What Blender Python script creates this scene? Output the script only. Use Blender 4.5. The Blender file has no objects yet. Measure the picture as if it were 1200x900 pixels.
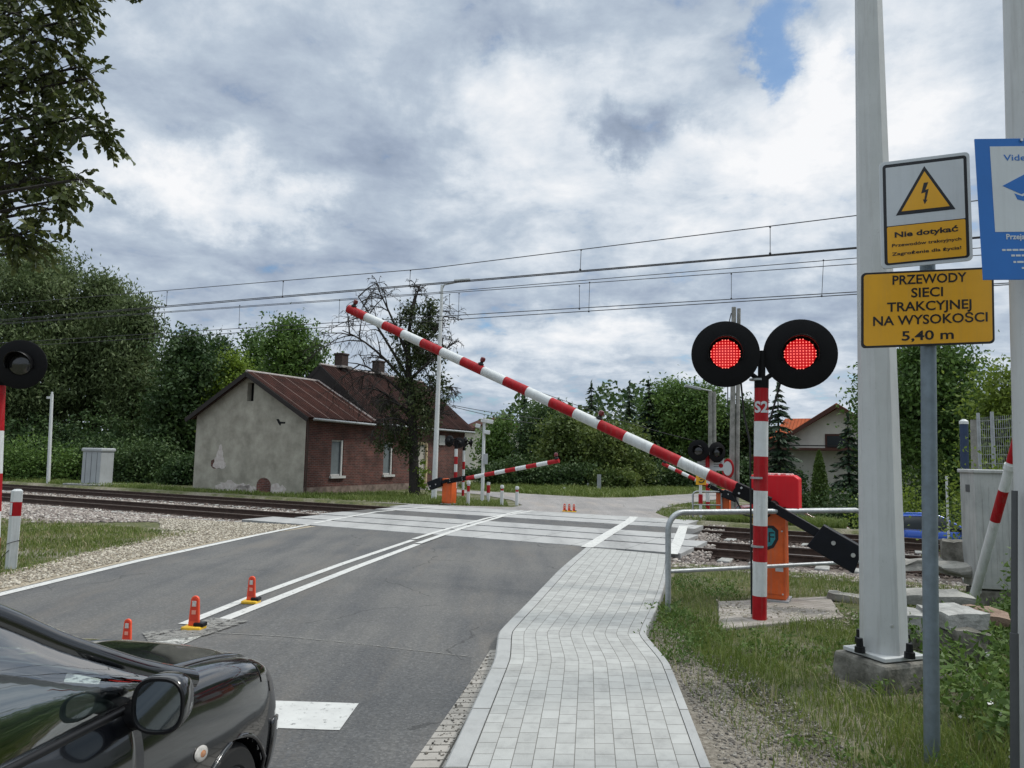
import bpy, bmesh, math, random
import numpy as np
from mathutils import Vector, Matrix
random.seed(7); rng = np.random.default_rng(7)
S = bpy.context.scene; COL = S.collection
PI = math.pi; rad = math.radians

# ------------------------------------------------------------------ camera geometry
FPX, ROLL, CH, V0 = 870.0, 0.02, 1.9, 83.0
PITCH = math.atan(V0 / FPX)
def ray(x, y):
    dx, dy = x - 600, y - 450
    u = dx*math.cos(ROLL) + dy*math.sin(ROLL); v = -dx*math.sin(ROLL) + dy*math.cos(ROLL)
    return Vector((u, FPX*math.cos(PITCH) + v*math.sin(PITCH), FPX*math.sin(PITCH) - v*math.cos(PITCH)))
def g(x, y, z=0.0):                      # ground point seen in that direction
    r = ray(x, y); k = (z - CH)/r.z
    return Vector((r.x*k, r.y*k, z))
def atY(x, y, Y):
    r = ray(x, y); k = Y/r.y
    return Vector((r.x*k, Y, CH + r.z*k))
TH = rad(26.5); CT, ST = math.cos(TH), math.sin(TH)
def tw(t, n, z=0.0): return Vector((t*CT + n*ST, -t*ST + n*CT, z))     # along the track, across the track
def tn(X, Y): return (X*CT - Y*ST, X*ST + Y*CT)
def atn(x, y, n):
    r = ray(x, y); k = n/(r.x*ST + r.y*CT)
    return Vector((r.x*k, r.y*k, CH + r.z*k))

cam = bpy.data.cameras.new('camera'); camo = bpy.data.objects.new('camera', cam); COL.objects.link(camo)
cam.sensor_width = 36; cam.lens = FPX/1200*36; cam.clip_end = 6000; cam.clip_start = 0.05
right = Vector((1, 0, 0)); fw = Vector((0, math.cos(PITCH), math.sin(PITCH))); up = right.cross(fw)
cx = right*math.cos(ROLL) + up*math.sin(ROLL); cy = -right*math.sin(ROLL) + up*math.cos(ROLL)
mw = Matrix((cx, cy, -fw)).transposed().to_4x4(); mw.translation = (0, 0, CH)
camo.matrix_world = mw; S.camera = camo
S.render.resolution_x = 1024; S.render.resolution_y = 768
S.view_settings.view_transform = 'Standard'; S.view_settings.look = 'None'
S.view_settings.gamma = 1; S.view_settings.use_curve_mapping = False
S.view_settings.exposure = 0.0

# ------------------------------------------------------------------ sky
SUN_EL, SUN_AZ = rad(52), rad(75)        # azimuth measured from +Y towards +X
W = bpy.data.worlds.new('World'); S.world = W; W.use_nodes = True
nt = W.node_tree; nt.nodes.clear()
def N(tree, kind, **kw):
    n = tree.nodes.new('ShaderNode' + kind)
    for k, v in kw.items(): setattr(n, k, v)
    return n
def Lk(tree, a, b): tree.links.new(a, b)
def mth(tree, op, a, b=None, c=None, clamp=False):
    n = N(tree, 'Math', operation=op, use_clamp=clamp)
    for i, q in enumerate((a, b, c)):
        if q is None: continue
        if isinstance(q, (int, float)): n.inputs[i].default_value = q
        else: Lk(tree, q, n.inputs[i])
    return n.outputs[0]
def vmth(tree, op, a, b=None):
    n = N(tree, 'VectorMath', operation=op)
    for i, q in enumerate((a, b)):
        if q is None: continue
        if isinstance(q, (tuple, list)): n.inputs[i].default_value = q
        else: Lk(tree, q, n.inputs[i])
    return n
def ramp(tree, fac, stops, interp='LINEAR'):
    n = N(tree, 'ValToRGB'); cr = n.color_ramp; cr.interpolation = interp
    while len(cr.elements) < len(stops): cr.elements.new(0.5)
    for e, (p, c) in zip(cr.elements, stops):
        e.position = p; e.color = (c[0], c[1], c[2], 1) if not isinstance(c, (int, float)) else (c, c, c, 1)
    Lk(tree, fac, n.inputs[0]); return n.outputs[0]
def build_sky():
    t = nt
    sky = N(t, 'TexSky', sky_type='NISHITA'); sky.sun_disc = False
    sky.sun_elevation = SUN_EL; sky.sun_rotation = SUN_AZ
    tc = N(t, 'TexCoord'); sep = N(t, 'SeparateXYZ'); Lk(t, tc.outputs['Generated'], sep.inputs[0])
    x, y, z = sep.outputs
    az = mth(t, 'ARCTAN2', x, y); el = mth(t, 'ARCSINE', z)
    zc = mth(t, 'ADD', mth(t, 'MAXIMUM', z, 0.0), 0.22)
    q = N(t, 'CombineXYZ'); Lk(t, mth(t, 'DIVIDE', x, zc), q.inputs[0]); Lk(t, mth(t, 'DIVIDE', y, zc), q.inputs[1])
    n1 = N(t, 'TexNoise'); n1.inputs['Scale'].default_value = 2.3; n1.inputs['Detail'].default_value = 12
    n1.inputs['Roughness'].default_value = .60; n1.inputs['Distortion'].default_value = .35; Lk(t, q.outputs[0], n1.inputs['Vector'])
    n2 = N(t, 'TexNoise'); n2.inputs['Scale'].default_value = 7.0; n2.inputs['Detail'].default_value = 10
    n2.inputs['Roughness'].default_value = .6; n2.inputs['Distortion'].default_value = .2; Lk(t, q.outputs[0], n2.inputs['Vector'])
    p = N(t, 'CombineXYZ'); Lk(t, az, p.inputs[0]); Lk(t, el, p.inputs[1])
    wn = N(t, 'TexNoise'); wn.inputs['Scale'].default_value = 8; wn.inputs['Detail'].default_value = 7; wn.inputs['Roughness'].default_value = .62
    Lk(t, p.outputs[0], wn.inputs['Vector'])
    wv = vmth(t, 'SUBTRACT', wn.outputs['Color'], (.5, .5, .5)); wv = vmth(t, 'MULTIPLY', wv.outputs[0], (.26, .20, 0))
    pd = vmth(t, 'ADD', p.outputs[0], wv.outputs[0]).outputs[0]
    def blob(px, py, rx, ry, src=pd):
        r = ray(px, py); r.normalize(); a, e = math.atan2(r.x, r.y), math.asin(r.z)
        d = vmth(t, 'SUBTRACT', src, (a, e, 0)); d = vmth(t, 'MULTIPLY', d.outputs[0], (FPX/rx*.85, FPX/ry*.85, 0))
        ln = vmth(t, 'LENGTH', d.outputs[0]).outputs['Value']
        m = N(t, 'MapRange', interpolation_type='SMOOTHSTEP'); Lk(t, ln, m.inputs[0])
        m.inputs[1].default_value = 0; m.inputs[2].default_value = 1; m.inputs[3].default_value = 1; m.inputs[4].default_value = 0
        return m.outputs[0]
    acc = mth(t, 'MULTIPLY_ADD', mth(t, 'SUBTRACT', n1.outputs['Fac'], .5), 1.15, .49)
    acc = mth(t, 'MULTIPLY_ADD', mth(t, 'SUBTRACT', n2.outputs['Fac'], .5), .62, acc)
    for b in SKY_BLOBS:
        acc = mth(t, 'MULTIPLY_ADD', blob(*b[:4]), b[4], acc)
    colr = ramp(t, acc, SKY_RAMP)
    gap = mth(t, 'MULTIPLY_ADD', mth(t, 'SUBTRACT', n1.outputs['Fac'], .5), -2.2, mth(t, 'MULTIPLY_ADD', mth(t, 'SUBTRACT', n2.outputs['Fac'], .5), -4.2, -.60))
    for b in SKY_GAPS: gap = mth(t, 'MULTIPLY_ADD', blob(*b[:4]), b[4], gap)
    gm = N(t, 'MapRange', interpolation_type='SMOOTHSTEP'); Lk(t, gap, gm.inputs[0]); gm.inputs[1].default_value = -.15; gm.inputs[2].default_value = .95
    gm.inputs[3].default_value = 0; gm.inputs[4].default_value = .78
    # added boost: unseen sky above the view is brightened and warmed to light the scene
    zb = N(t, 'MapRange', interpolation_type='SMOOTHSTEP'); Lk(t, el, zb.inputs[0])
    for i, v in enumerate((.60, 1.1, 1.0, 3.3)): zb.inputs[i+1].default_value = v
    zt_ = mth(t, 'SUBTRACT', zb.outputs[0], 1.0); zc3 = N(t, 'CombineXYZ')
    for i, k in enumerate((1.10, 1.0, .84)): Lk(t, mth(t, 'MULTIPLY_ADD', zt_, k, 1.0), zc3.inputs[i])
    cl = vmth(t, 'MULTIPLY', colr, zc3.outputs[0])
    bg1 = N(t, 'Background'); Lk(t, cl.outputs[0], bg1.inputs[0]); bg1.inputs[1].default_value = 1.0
    skt = vmth(t, 'MULTIPLY', sky.outputs[0], (.72, 1.0, 1.18)); bg2 = N(t, 'Background'); Lk(t, skt.outputs[0], bg2.inputs[0]); bg2.inputs[1].default_value = 0.11
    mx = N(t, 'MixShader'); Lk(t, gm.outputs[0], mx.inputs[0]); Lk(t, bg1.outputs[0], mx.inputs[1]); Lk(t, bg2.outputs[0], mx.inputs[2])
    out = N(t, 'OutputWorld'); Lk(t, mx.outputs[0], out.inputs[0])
SKY_RAMP = [(0.0, (.25, .31, .41)), (.25, (.35, .42, .535)), (.47, (.49, .57, .67)), (.66, (.70, .76, .83)), (.90, (.94, .95, .97))]
SKY_BLOBS = [(700, 190, 260, 150, .22), (930, 200, 170, 130, .30), (190, 215, 150, 45, .30), (335, 225, 70, 50, .25),
             (640, 395, 190, 55, .28), (850, 420, 130, 50, .26), (1090, 130, 90, 160, .18), (975, 85, 70, 50, .30), (560, 130, 120, 90, .12),
             (260, 90, 330, 100, -.15), (470, 210, 110, 120, -.22), (735, 145, 85, 36, -.50), (640, 40, 180, 60, -.16), (600, 40, 90, 40, -.10),
             (980, 375, 200, 45, -.20), (740, 345, 220, 40, -.12), (300, 320, 240, 70, -.12), (60, 250, 140, 60, -.05), (620, 450, 200, 40, -.05)]
SKY_GAPS = [(922, 14, 95, 55, 1.35), (890, 75, 40, 55, 1.05), (1000, 65, 60, 40, .7), (640, 470, 300, 40, .45), (985, 465, 120, 40, .5), (200, 390, 150, 40, .35)]
build_sky()
sun = bpy.data.lights.new('sun', 'SUN'); sun.energy = 2.1; sun.angle = rad(10); sun.color = (1, .955, .89)
suno = bpy.data.objects.new('sun', sun); COL.objects.link(suno)
sd = Vector((math.sin(SUN_AZ)*math.cos(SUN_EL), math.cos(SUN_AZ)*math.cos(SUN_EL), math.sin(SUN_EL)))
suno.rotation_euler = sd.to_track_quat('Z', 'Y').to_euler(); suno.location = (0, 0, 60)

# ------------------------------------------------------------------ materials
def mat(name, col, rough=.6, metal=0.0, var=.12, scale=6.0, bump=0.0, bscale=40.0, coat=0.0, col2=None, detail=6, lo=.35, hi=.65, emit=None, spec=None):
    m = bpy.data.materials.new(name); m.use_nodes = True; t = m.node_tree
    b = t.nodes['Principled BSDF']; b.inputs['Roughness'].default_value = rough; b.inputs['Metallic'].default_value = metal
    if spec is not None: b.inputs['Specular IOR Level'].default_value = spec
    if coat: b.inputs['Coat Weight'].default_value = coat; b.inputs['Coat Roughness'].default_value = .04
    c = Vector(col)
    tc = N(t, 'TexCoord')
    if var or col2:
        n = N(t, 'TexNoise'); n.inputs['Scale'].default_value = scale; n.inputs['Detail'].default_value = detail; n.inputs['Roughness'].default_value = .65
        Lk(t, tc.outputs['Object'], n.inputs['Vector'])
        a = col2 if col2 else tuple(c*(1+var)); d = tuple(c*(1-var)) if not col2 else tuple(c)
        Lk(t, ramp(t, n.outputs['Fac'], [(lo, d), (hi, a)]), b.inputs['Base Color'])
    else: b.inputs['Base Color'].default_value = (*col, 1)
    if bump:
        n = N(t, 'TexNoise'); n.inputs['Scale'].default_value = bscale; n.inputs['Detail'].default_value = 5
        Lk(t, tc.outputs['Object'], n.inputs['Vector'])
        bp = N(t, 'Bump'); bp.inputs['Strength'].default_value = bump; bp.inputs['Distance'].default_value = .02
        Lk(t, n.outputs['Fac'], bp.inputs['Height']); Lk(t, bp.outputs[0], b.inputs['Normal'])
    if emit:
        b.inputs['Emission Color'].default_value = (*emit[:3], 1); b.inputs['Emission Strength'].default_value = emit[3]
    return m
def grime(m, amt=.3, dirt=(.16, .15, .13)):           # vertical streaks and specks of dirt over a paint
    t, b = m.node_tree, m.node_tree.nodes['Principled BSDF']; src = b.inputs['Base Color'].links[0].from_socket; tc = N(t, 'TexCoord')
    mp = N(t, 'Mapping'); mp.inputs['Scale'].default_value = (9, 9, .55); Lk(t, tc.outputs['Object'], mp.inputs[0])
    n = N(t, 'TexNoise'); n.inputs['Scale'].default_value = 2.2; n.inputs['Detail'].default_value = 8; n.inputs['Roughness'].default_value = .7; Lk(t, mp.outputs[0], n.inputs['Vector'])
    k = N(t, 'TexNoise'); k.inputs['Scale'].default_value = 34; k.inputs['Detail'].default_value = 4; k.inputs['Roughness'].default_value = .8; Lk(t, tc.outputs['Object'], k.inputs['Vector'])
    f = mth(t, 'MAXIMUM', ramp(t, n.outputs['Fac'], [(.5, 0), (.78, 1)]), ramp(t, k.outputs['Fac'], [(.62, 0), (.72, 1)]))
    mx = N(t, 'Mix', data_type='RGBA'); Lk(t, mth(t, 'MULTIPLY', f, amt), mx.inputs[0]); Lk(t, src, mx.inputs[6]); mx.inputs[7].default_value = (*dirt, 1); Lk(t, mx.outputs[2], b.inputs['Base Color']); return m
def tree_of(m): return m.node_tree, m.node_tree.nodes['Principled BSDF']

M = {}
M['white'] = mat('white_paint', (.58, .60, .60), .45, var=.06, scale=9, bump=.05, bscale=30)
M['mast'] = mat('mast_paint', (.47, .485, .485), .5, var=.05, scale=3, bump=.06, bscale=14)
M['red'] = mat('red_paint', (.34, .006, .011), .5, var=.14, scale=8, spec=.22)
M['redplastic'] = mat('red_plastic', (.66, .012, .022), .45, var=.06, scale=3, spec=.3)
M['orange'] = mat('orange_paint', (.62, .10, .012), .5, var=.12, scale=5, bump=.04)
M['black'] = mat('black_plastic', (.005, .005, .006), .42, var=.2, spec=.3)
M['matte'] = mat('black_matte', (.004, .004, .005), .7, var=.2, spec=.2)
M['rubber'] = mat('rubber', (.012, .012, .013), .75, var=.2)
M['steel'] = mat('galvanised_steel', (.36, .38, .39), .48, metal=.55, var=.16, scale=14, bump=.05, bscale=60)
M['greypole'] = mat('grey_steel_post', (.17, .21, .24), .5, metal=.5, var=.15, scale=10, bump=.05, bscale=50)
M['bolt'] = mat('bolt_metal', (.55, .55, .54), .4, metal=.8, var=.2)
M['navy'] = mat('counterweight_black', (.004, .005, .009), .5, var=.2, spec=.25)
M['concrete'] = mat('concrete', (.24, .235, .215), .9, var=.3, scale=4, bump=.5, bscale=25)
M['oldconcrete'] = mat('old_concrete', (.07, .068, .055), .95, scale=5, bump=.8, bscale=16, col2=(.22, .21, .185))
M['paleconcrete'] = mat('pale_concrete', (.20, .20, .19), .9, scale=7, bump=.5, bscale=30, col2=(.38, .38, .36))
M['cab'] = mat('cabinet_paint', (.34, .36, .37), .55, var=.07, scale=2, bump=.03)
M['cabdirty'] = mat('cabinet_weathered', (.32, .335, .33), .65, scale=3.5, col2=(.42, .43, .42), bump=.05)
M['signwhite'] = mat('sign_white', (.52, .55, .57), .4, var=.03)
M['yellow'] = mat('sign_yellow', (.72, .36, .012), .45, var=.05, scale=3)
M['yellowbright'] = mat('yellow_base', (.75, .45, .03), .5)
M['ink'] = mat('sign_black', (.008, .008, .010), .45, var=0)
M['blue'] = mat('sign_blue', (.008, .125, .43), .4, var=.05, scale=3)
M['bluepost'] = mat('blue_post', (.016, .036, .085), .5)
M['teal'] = mat('teal_sticker', (.02, .22, .25), .5, var=.3, scale=30)
M['bark'] = mat('bark', (.055, .045, .035), .95, var=.4, scale=14, bump=.8, bscale=20)
M['darkbark'] = mat('dark_bark', (.025, .021, .018), .95, var=.4, scale=14, bump=.6, bscale=20)
M['wire'] = mat('wire', (.035, .035, .04), .6, var=0)
M['glassdark'] = mat('dark_glass', (.02, .025, .028), .2, var=0, spec=.3)
M['tyre'] = mat('tyre', (.014, .014, .014), .8, var=.2)
M['rim'] = mat('rim', (.4, .4, .41), .35, metal=.8)
M['blackpaint'] = mat('black_car_paint', (.0035, .004, .0055), .16, var=0, coat=1.0)
M['bluepaint'] = mat('blue_car_paint', (.006, .07, .42), .25, var=0, coat=.8)
M['redpaint'] = mat('dark_red_car_paint', (.16, .016, .02), .25, var=0, coat=.8)
M['lampwhite'] = mat('lamp_lens', (.55, .52, .48), .12, var=.2, scale=40, coat=.6)
M['lampred'] = mat('tail_lamp', (.30, .01, .01), .15, var=.1, coat=.6)
M['lampamber'] = mat('amber_lens', (.5, .22, .10), .15, var=.3, scale=60, coat=.6)
M['interior'] = mat('car_interior', (.055, .060, .060), .8, var=.2)
M['interiorlight'] = mat('car_interior_grey', (.16, .18, .18), .8, var=.2)
M['mirror'] = mat('mirror_glass', (.30, .34, .36), .03, metal=1, var=0)
M['chrome'] = mat('chrome', (.75, .75, .76), .12, metal=1, var=0)
M['plaster'] = mat('plaster', (.235, .22, .18), .95, scale=1.3, col2=(.40, .378, .315), bump=.35, bscale=12, detail=12)
M['palepatch'] = mat('pale_plaster_patch', (.42, .36, .33), .95, scale=6, col2=(.58, .54, .51), bump=.3)
M['wood'] = mat('dark_timber', (.016, .012, .011), .85, var=.3, scale=12)
M['windowwhite'] = mat('window_frame_white', (.5, .5, .48), .6, var=.1)
M['boarded'] = mat('boarded_pane', (.15, .175, .185), .45, var=.1)
M['doorwood'] = mat('door_cream', (.46, .37, .22), .7, var=.12, scale=5)
M['doorpanel'] = mat('door_panel_grey', (.40, .38, .33), .7, var=.1, scale=5)
M['stucco'] = mat('pale_stucco', (.60, .57, .50), .9, var=.06, scale=2)
M['rail'] = mat('rail_rust', (.050, .028, .020), .8, var=.35, scale=9, bump=.3)
M['railtop'] = mat('rail_head', (.27, .23, .20), .35, metal=.75, var=.15)
M['ballast'] = mat('ballast_stone', (.13, .11, .10), .95, var=.3, scale=2)
M['plasticgrey'] = mat('grey_conduit', (.055, .058, .062), .55, var=.1)

for k_, a_ in (('mast', .38), ('white', .48), ('red', .35), ('orange', .45), ('cabdirty', .6), ('cab', .3), ('greypole', .35), ('redplastic', .12), ('yellow', .16), ('signwhite', .14), ('steel', .3)): grime(M[k_], a_)

def island_var(m, stops, noise_scale=0, trans=0.0):
    t, b = tree_of(m); geo = N(t, 'NewGeometry')
    f = geo.outputs['Random Per Island']
    if noise_scale:
        n = N(t, 'TexNoise'); n.inputs['Scale'].default_value = noise_scale; n.inputs['Detail'].default_value = 3
        Lk(t, geo.outputs['Position'], n.inputs['Vector'])
        f = mth(t, 'MULTIPLY_ADD', f, .55, mth(t, 'MULTIPLY_ADD', n.outputs['Fac'], 1.5, -.52))
    c = ramp(t, f, stops); Lk(t, c, b.inputs['Base Color'])
    if trans:
        tr = N(t, 'BsdfTranslucent'); Lk(t, c, tr.inputs[0]); mx = N(t, 'MixShader'); mx.inputs[0].default_value = trans
        o = t.nodes['Material Output']; Lk(t, b.outputs[0], mx.inputs[1]); Lk(t, tr.outputs[0], mx.inputs[2]); Lk(t, mx.outputs[0], o.inputs[0])
    return m
def leafmat(name, a, b, c, ns=.5, tr=.3, rough=.55):
    m = mat(name, a, rough, var=0, spec=.3)
    return island_var(m, [(0, a), (.5, b), (1, c)], ns, tr)
M['leaf_fg'] = leafmat('leaf_foreground', (0.037, 0.054, 0.015), (0.069, 0.090, 0.023), (0.132, 0.144, 0.034), 1.2, .22, .4)
M['leaf_willow'] = leafmat('leaf_willow', (.052, .080, .026), (.105, .148, .056), (.185, .230, .105), .35, .3)
M['leaf_dark'] = leafmat('leaf_dark', (0.023, 0.054, 0.018), (0.050, 0.090, 0.028), (0.091, 0.144, 0.044), .45, .25)
M['leaf_mid'] = leafmat('leaf_mid', (0.041, 0.086, 0.021), (0.086, 0.155, 0.034), (0.163, 0.255, 0.057), .45, .3)
M['leaf_lime'] = leafmat('leaf_lime', (0.076, 0.136, 0.015), (0.128, 0.196, 0.021), (0.204, 0.289, 0.039), .6, .35)
M['leaf_olive'] = leafmat('leaf_olive', (0.041, 0.073, 0.018), (0.090, 0.131, 0.032), (0.172, 0.214, 0.052), .5, .3)
M['leaf_spruce'] = leafmat('leaf_spruce', (0.016, 0.036, 0.018), (0.031, 0.059, 0.031), (0.059, 0.096, 0.046), .8, .1)
M['leaf_thuja'] = leafmat('leaf_thuja', (0.040, 0.074, 0.013), (0.064, 0.110, 0.019), (0.098, 0.150, 0.030), 1.5, .15)
M['leaf_dying'] = leafmat('leaf_dying', (.024, .040, .014), (.045, .066, .022), (.085, .105, .038), .9, .3)
M['leaf_bright'] = leafmat('leaf_bright', (0.079, 0.125, 0.016), (0.150, 0.212, 0.030), (0.248, 0.319, 0.061), .8, .4)
M['grass'] = leafmat('grass_blade', (.072, .108, .020), (.135, .188, .042), (.25, .28, .10), 1.3, .35)
M['grasslush'] = leafmat('grass_lush', (.070, .105, .020), (.125, .175, .034), (.22, .25, .07), .9, .35)
M['drygrass'] = leafmat('dry_grass', (.22, .19, .09), (.34, .30, .17), (.46, .41, .26), 1.5, .3)
M['weed'] = leafmat('weed_leaf', (.050, .095, .020), (.090, .155, .034), (.15, .22, .05), 2.0, .35)
M['petal'] = mat('petal', (.75, .75, .72), .6, var=0)
M['stone'] = island_var(mat('gravel_stone', (.2, .17, .15), .9, var=0), [(0, (.10, .085, .075)), (.45, (.22, .185, .165)), (.8, (.33, .29, .26)), (1, (.50, .47, .43))])
M['ruststone'] = island_var(mat('rusty_ballast_stone', (.1, .06, .05), .9, var=0), [(0, (.030, .021, .018)), (.5, (.075, .052, .043)), (1, (.17, .135, .115))])
M['sandstone'] = island_var(mat('shoulder_stone', (.3, .25, .18), .9, var=0), [(0, (.17, .145, .115)), (.5, (.31, .275, .215)), (1, (.55, .51, .43))])
M['crumb'] = island_var(mat('crumb_stone', (.3, .25, .18), .9, var=0), [(0, (.06, .055, .05)), (.5, (.15, .135, .115)), (1, (.32, .30, .27))])

def m_ground():
    m = bpy.data.materials.new('ground_mix'); m.use_nodes = True; t, b = tree_of(m); b.inputs['Roughness'].default_value = .95
    geo = N(t, 'NewGeometry'); p = geo.outputs['Position']
    def nz(s, d=8): 
        n = N(t, 'TexNoise'); n.inputs['Scale'].default_value = s; n.inputs['Detail'].default_value = d; n.inputs['Roughness'].default_value = .65
        Lk(t, p, n.inputs['Vector']); return n.outputs['Fac']
    a = ramp(t, nz(9), [(.3, (.030, .040, .012)), (.5, (.075, .085, .026)), (.7, (.15, .14, .06))])
    d = ramp(t, nz(30), [(.3, (.09, .08, .06)), (.5, (.19, .17, .13)), (.72, (.34, .31, .26))])
    mx = N(t, 'Mix', data_type='RGBA'); Lk(t, ramp(t, nz(.7), [(.48, 0), (.62, 1)]), mx.inputs[0]); Lk(t, a, mx.inputs[6]); Lk(t, d, mx.inputs[7])
    Lk(t, mx.outputs[2], b.inputs['Base Color'])
    bp = N(t, 'Bump'); bp.inputs['Strength'].default_value = .8; bp.inputs['Distance'].default_value = .04; Lk(t, nz(22), bp.inputs['Height']); Lk(t, bp.outputs[0], b.inputs['Normal'])
    return m
M['ground'] = m_ground()
M['soil'] = mat('stony_soil', (.10, .085, .065), .95, scale=24, col2=(.27, .245, .205), bump=.9, bscale=60, detail=9)
M['shoulder'] = mat('gravel_shoulder', (.19, .155, .11), .95, scale=28, col2=(.48, .42, .32), bump=1, bscale=55, detail=4)
M['bed'] = mat('ballast_bed', (.040, .030, .026), .95, scale=16, col2=(.15, .12, .105), bump=1, bscale=24, detail=4)
def m_asphalt(name, c, c2, streak):
    m = bpy.data.materials.new(name); m.use_nodes = True; t, b = tree_of(m); b.inputs['Roughness'].default_value = .82
    b.inputs['Specular IOR Level'].default_value = .35
    geo = N(t, 'NewGeometry'); p = geo.outputs['Position']
    fine = N(t, 'TexNoise'); fine.inputs['Scale'].default_value = 120; fine.inputs['Detail'].default_value = 3; Lk(t, p, fine.inputs['Vector'])
    # wear runs along the road: stretch the noise along its direction
    mp = N(t, 'Mapping'); mp.inputs['Rotation'].default_value = (0, 0, rad(10)); mp.inputs['Scale'].default_value = (1.5, .16, 1); Lk(t, p, mp.inputs[0])
    st = N(t, 'TexNoise'); st.inputs['Scale'].default_value = 1.3; st.inputs['Detail'].default_value = 7; st.inputs['Roughness'].default_value = .6; Lk(t, mp.outputs[0], st.inputs['Vector'])
    big = N(t, 'TexNoise'); big.inputs['Scale'].default_value = .5; big.inputs['Detail'].default_value = 6; Lk(t, p, big.inputs['Vector'])
    mid = N(t, 'TexNoise'); mid.inputs['Scale'].default_value = 38; mid.inputs['Detail'].default_value = 4; mid.inputs['Roughness'].default_value = .8; Lk(t, p, mid.inputs['Vector'])
    f = mth(t, 'MULTIPLY_ADD', st.outputs['Fac'], streak, mth(t, 'MULTIPLY_ADD', big.outputs['Fac'], .45, mth(t, 'MULTIPLY', mid.outputs['Fac'], .6)))
    base = ramp(t, f, [(.66, c), (.93, c2)])
    ag = N(t, 'TexVoronoi'); ag.inputs['Scale'].default_value = 55; Lk(t, p, ag.inputs['Vector'])
    agv = N(t, 'SeparateColor'); Lk(t, ag.outputs['Color'], agv.inputs[0])
    mxa = N(t, 'Mix', data_type='RGBA', blend_type='MULTIPLY'); mxa.inputs[0].default_value = 1; Lk(t, base, mxa.inputs[6]); Lk(t, ramp(t, agv.outputs[0], [(0, .78), (.8, 1.04), (1, 1.28)]), mxa.inputs[7]); base = mxa.outputs[2]
    mpw = N(t, 'Mapping'); mpw.inputs['Rotation'].default_value = (0, 0, rad(9)); mpw.inputs['Scale'].default_value = (.55, .12, 1); mpw.inputs['Location'].default_value = (.35, 0, 0); Lk(t, p, mpw.inputs[0])
    wn = N(t, 'TexNoise'); wn.inputs['Scale'].default_value = 1.6; wn.inputs['Detail'].default_value = 8; wn.inputs['Roughness'].default_value = .7; Lk(t, mpw.outputs[0], wn.inputs['Vector'])
    mxw = N(t, 'Mix', data_type='RGBA'); Lk(t, mth(t, 'MULTIPLY', ramp(t, wn.outputs['Fac'], [(.50, 0), (.66, 1)]), mth(t, 'MULTIPLY_ADD', mid.outputs['Fac'], 1.4, -.30)), mxw.inputs[0]); Lk(t, base, mxw.inputs[6]); mxw.inputs[7].default_value = (c2[0]*1.25, c2[1]*1.12, c2[2]*.98, 1); base = mxw.outputs[2]
    dn = N(t, 'TexNoise'); dn.inputs['Scale'].default_value = .9; dn.inputs['Detail'].default_value = 6; Lk(t, p, dn.inputs['Vector'])
    ck = N(t, 'TexVoronoi', feature='DISTANCE_TO_EDGE'); ck.inputs['Scale'].default_value = .30; cv = vmth(t, 'ADD', p, vmth(t, 'SCALE', dn.outputs['Color']).outputs[0]); cv.inputs[1].default_value = (0, 0, 0); Lk(t, cv.outputs[0], ck.inputs['Vector'])
    crk = mth(t, 'MULTIPLY', mth(t, 'LESS_THAN', ck.outputs['Distance'], .0035), mth(t, 'GREATER_THAN', dn.outputs['Fac'], .5))
    mxc = N(t, 'Mix', data_type='RGBA'); Lk(t, mth(t, 'MULTIPLY', crk, .55), mxc.inputs[0]); Lk(t, base, mxc.inputs[6]); mxc.inputs[7].default_value = (.03, .03, .03, 1); base = mxc.outputs[2]
    sp = N(t, 'TexVoronoi'); sp.inputs['Scale'].default_value = 9; Lk(t, p, sp.inputs['Vector'])
    chips = mth(t, 'LESS_THAN', sp.outputs['Distance'], .055)
    mx = N(t, 'Mix', data_type='RGBA'); Lk(t, mth(t, 'MULTIPLY', chips, .35), mx.inputs[0]); Lk(t, base, mx.inputs[6]); mx.inputs[7].default_value = (.35, .33, .30, 1)
    Lk(t, mx.outputs[2], b.inputs['Base Color'])
    bp = N(t, 'Bump'); bp.inputs['Strength'].default_value = .5; bp.inputs['Distance'].default_value = .006; Lk(t, fine.outputs['Fac'], bp.inputs['Height']); Lk(t, bp.outputs[0], b.inputs['Normal'])
    return m
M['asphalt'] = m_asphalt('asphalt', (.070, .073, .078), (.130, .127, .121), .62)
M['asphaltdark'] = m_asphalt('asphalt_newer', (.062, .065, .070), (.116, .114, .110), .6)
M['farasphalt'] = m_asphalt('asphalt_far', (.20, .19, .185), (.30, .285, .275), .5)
def m_paint(name, c, keep):
    m = mat(name, c, .7, var=.08, scale=5); t, b = tree_of(m)
    geo = N(t, 'NewGeometry'); n = N(t, 'TexNoise'); n.inputs['Scale'].default_value = 14; n.inputs['Detail'].default_value = 9; n.inputs['Roughness'].default_value = .75
    Lk(t, geo.outputs['Position'], n.inputs['Vector'])
    tr = N(t, 'BsdfTransparent'); mx = N(t, 'MixShader'); o = t.nodes['Material Output']
    Lk(t, ramp(t, n.outputs['Fac'], [(keep-.06, 0), (keep+.06, 1)]), mx.inputs[0]); Lk(t, tr.outputs[0], mx.inputs[1]); Lk(t, b.outputs[0], mx.inputs[2]); Lk(t, mx.outputs[0], o.inputs[0])
    return m
M['line'] = m_paint('road_paint', (.52, .52, .50), .375)
M['lineworn'] = m_paint('road_paint_worn', (.42, .42, .39), .46)
M['blackout'] = m_paint('line_blackout_remains', (.20, .195, .18), .47)
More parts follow.
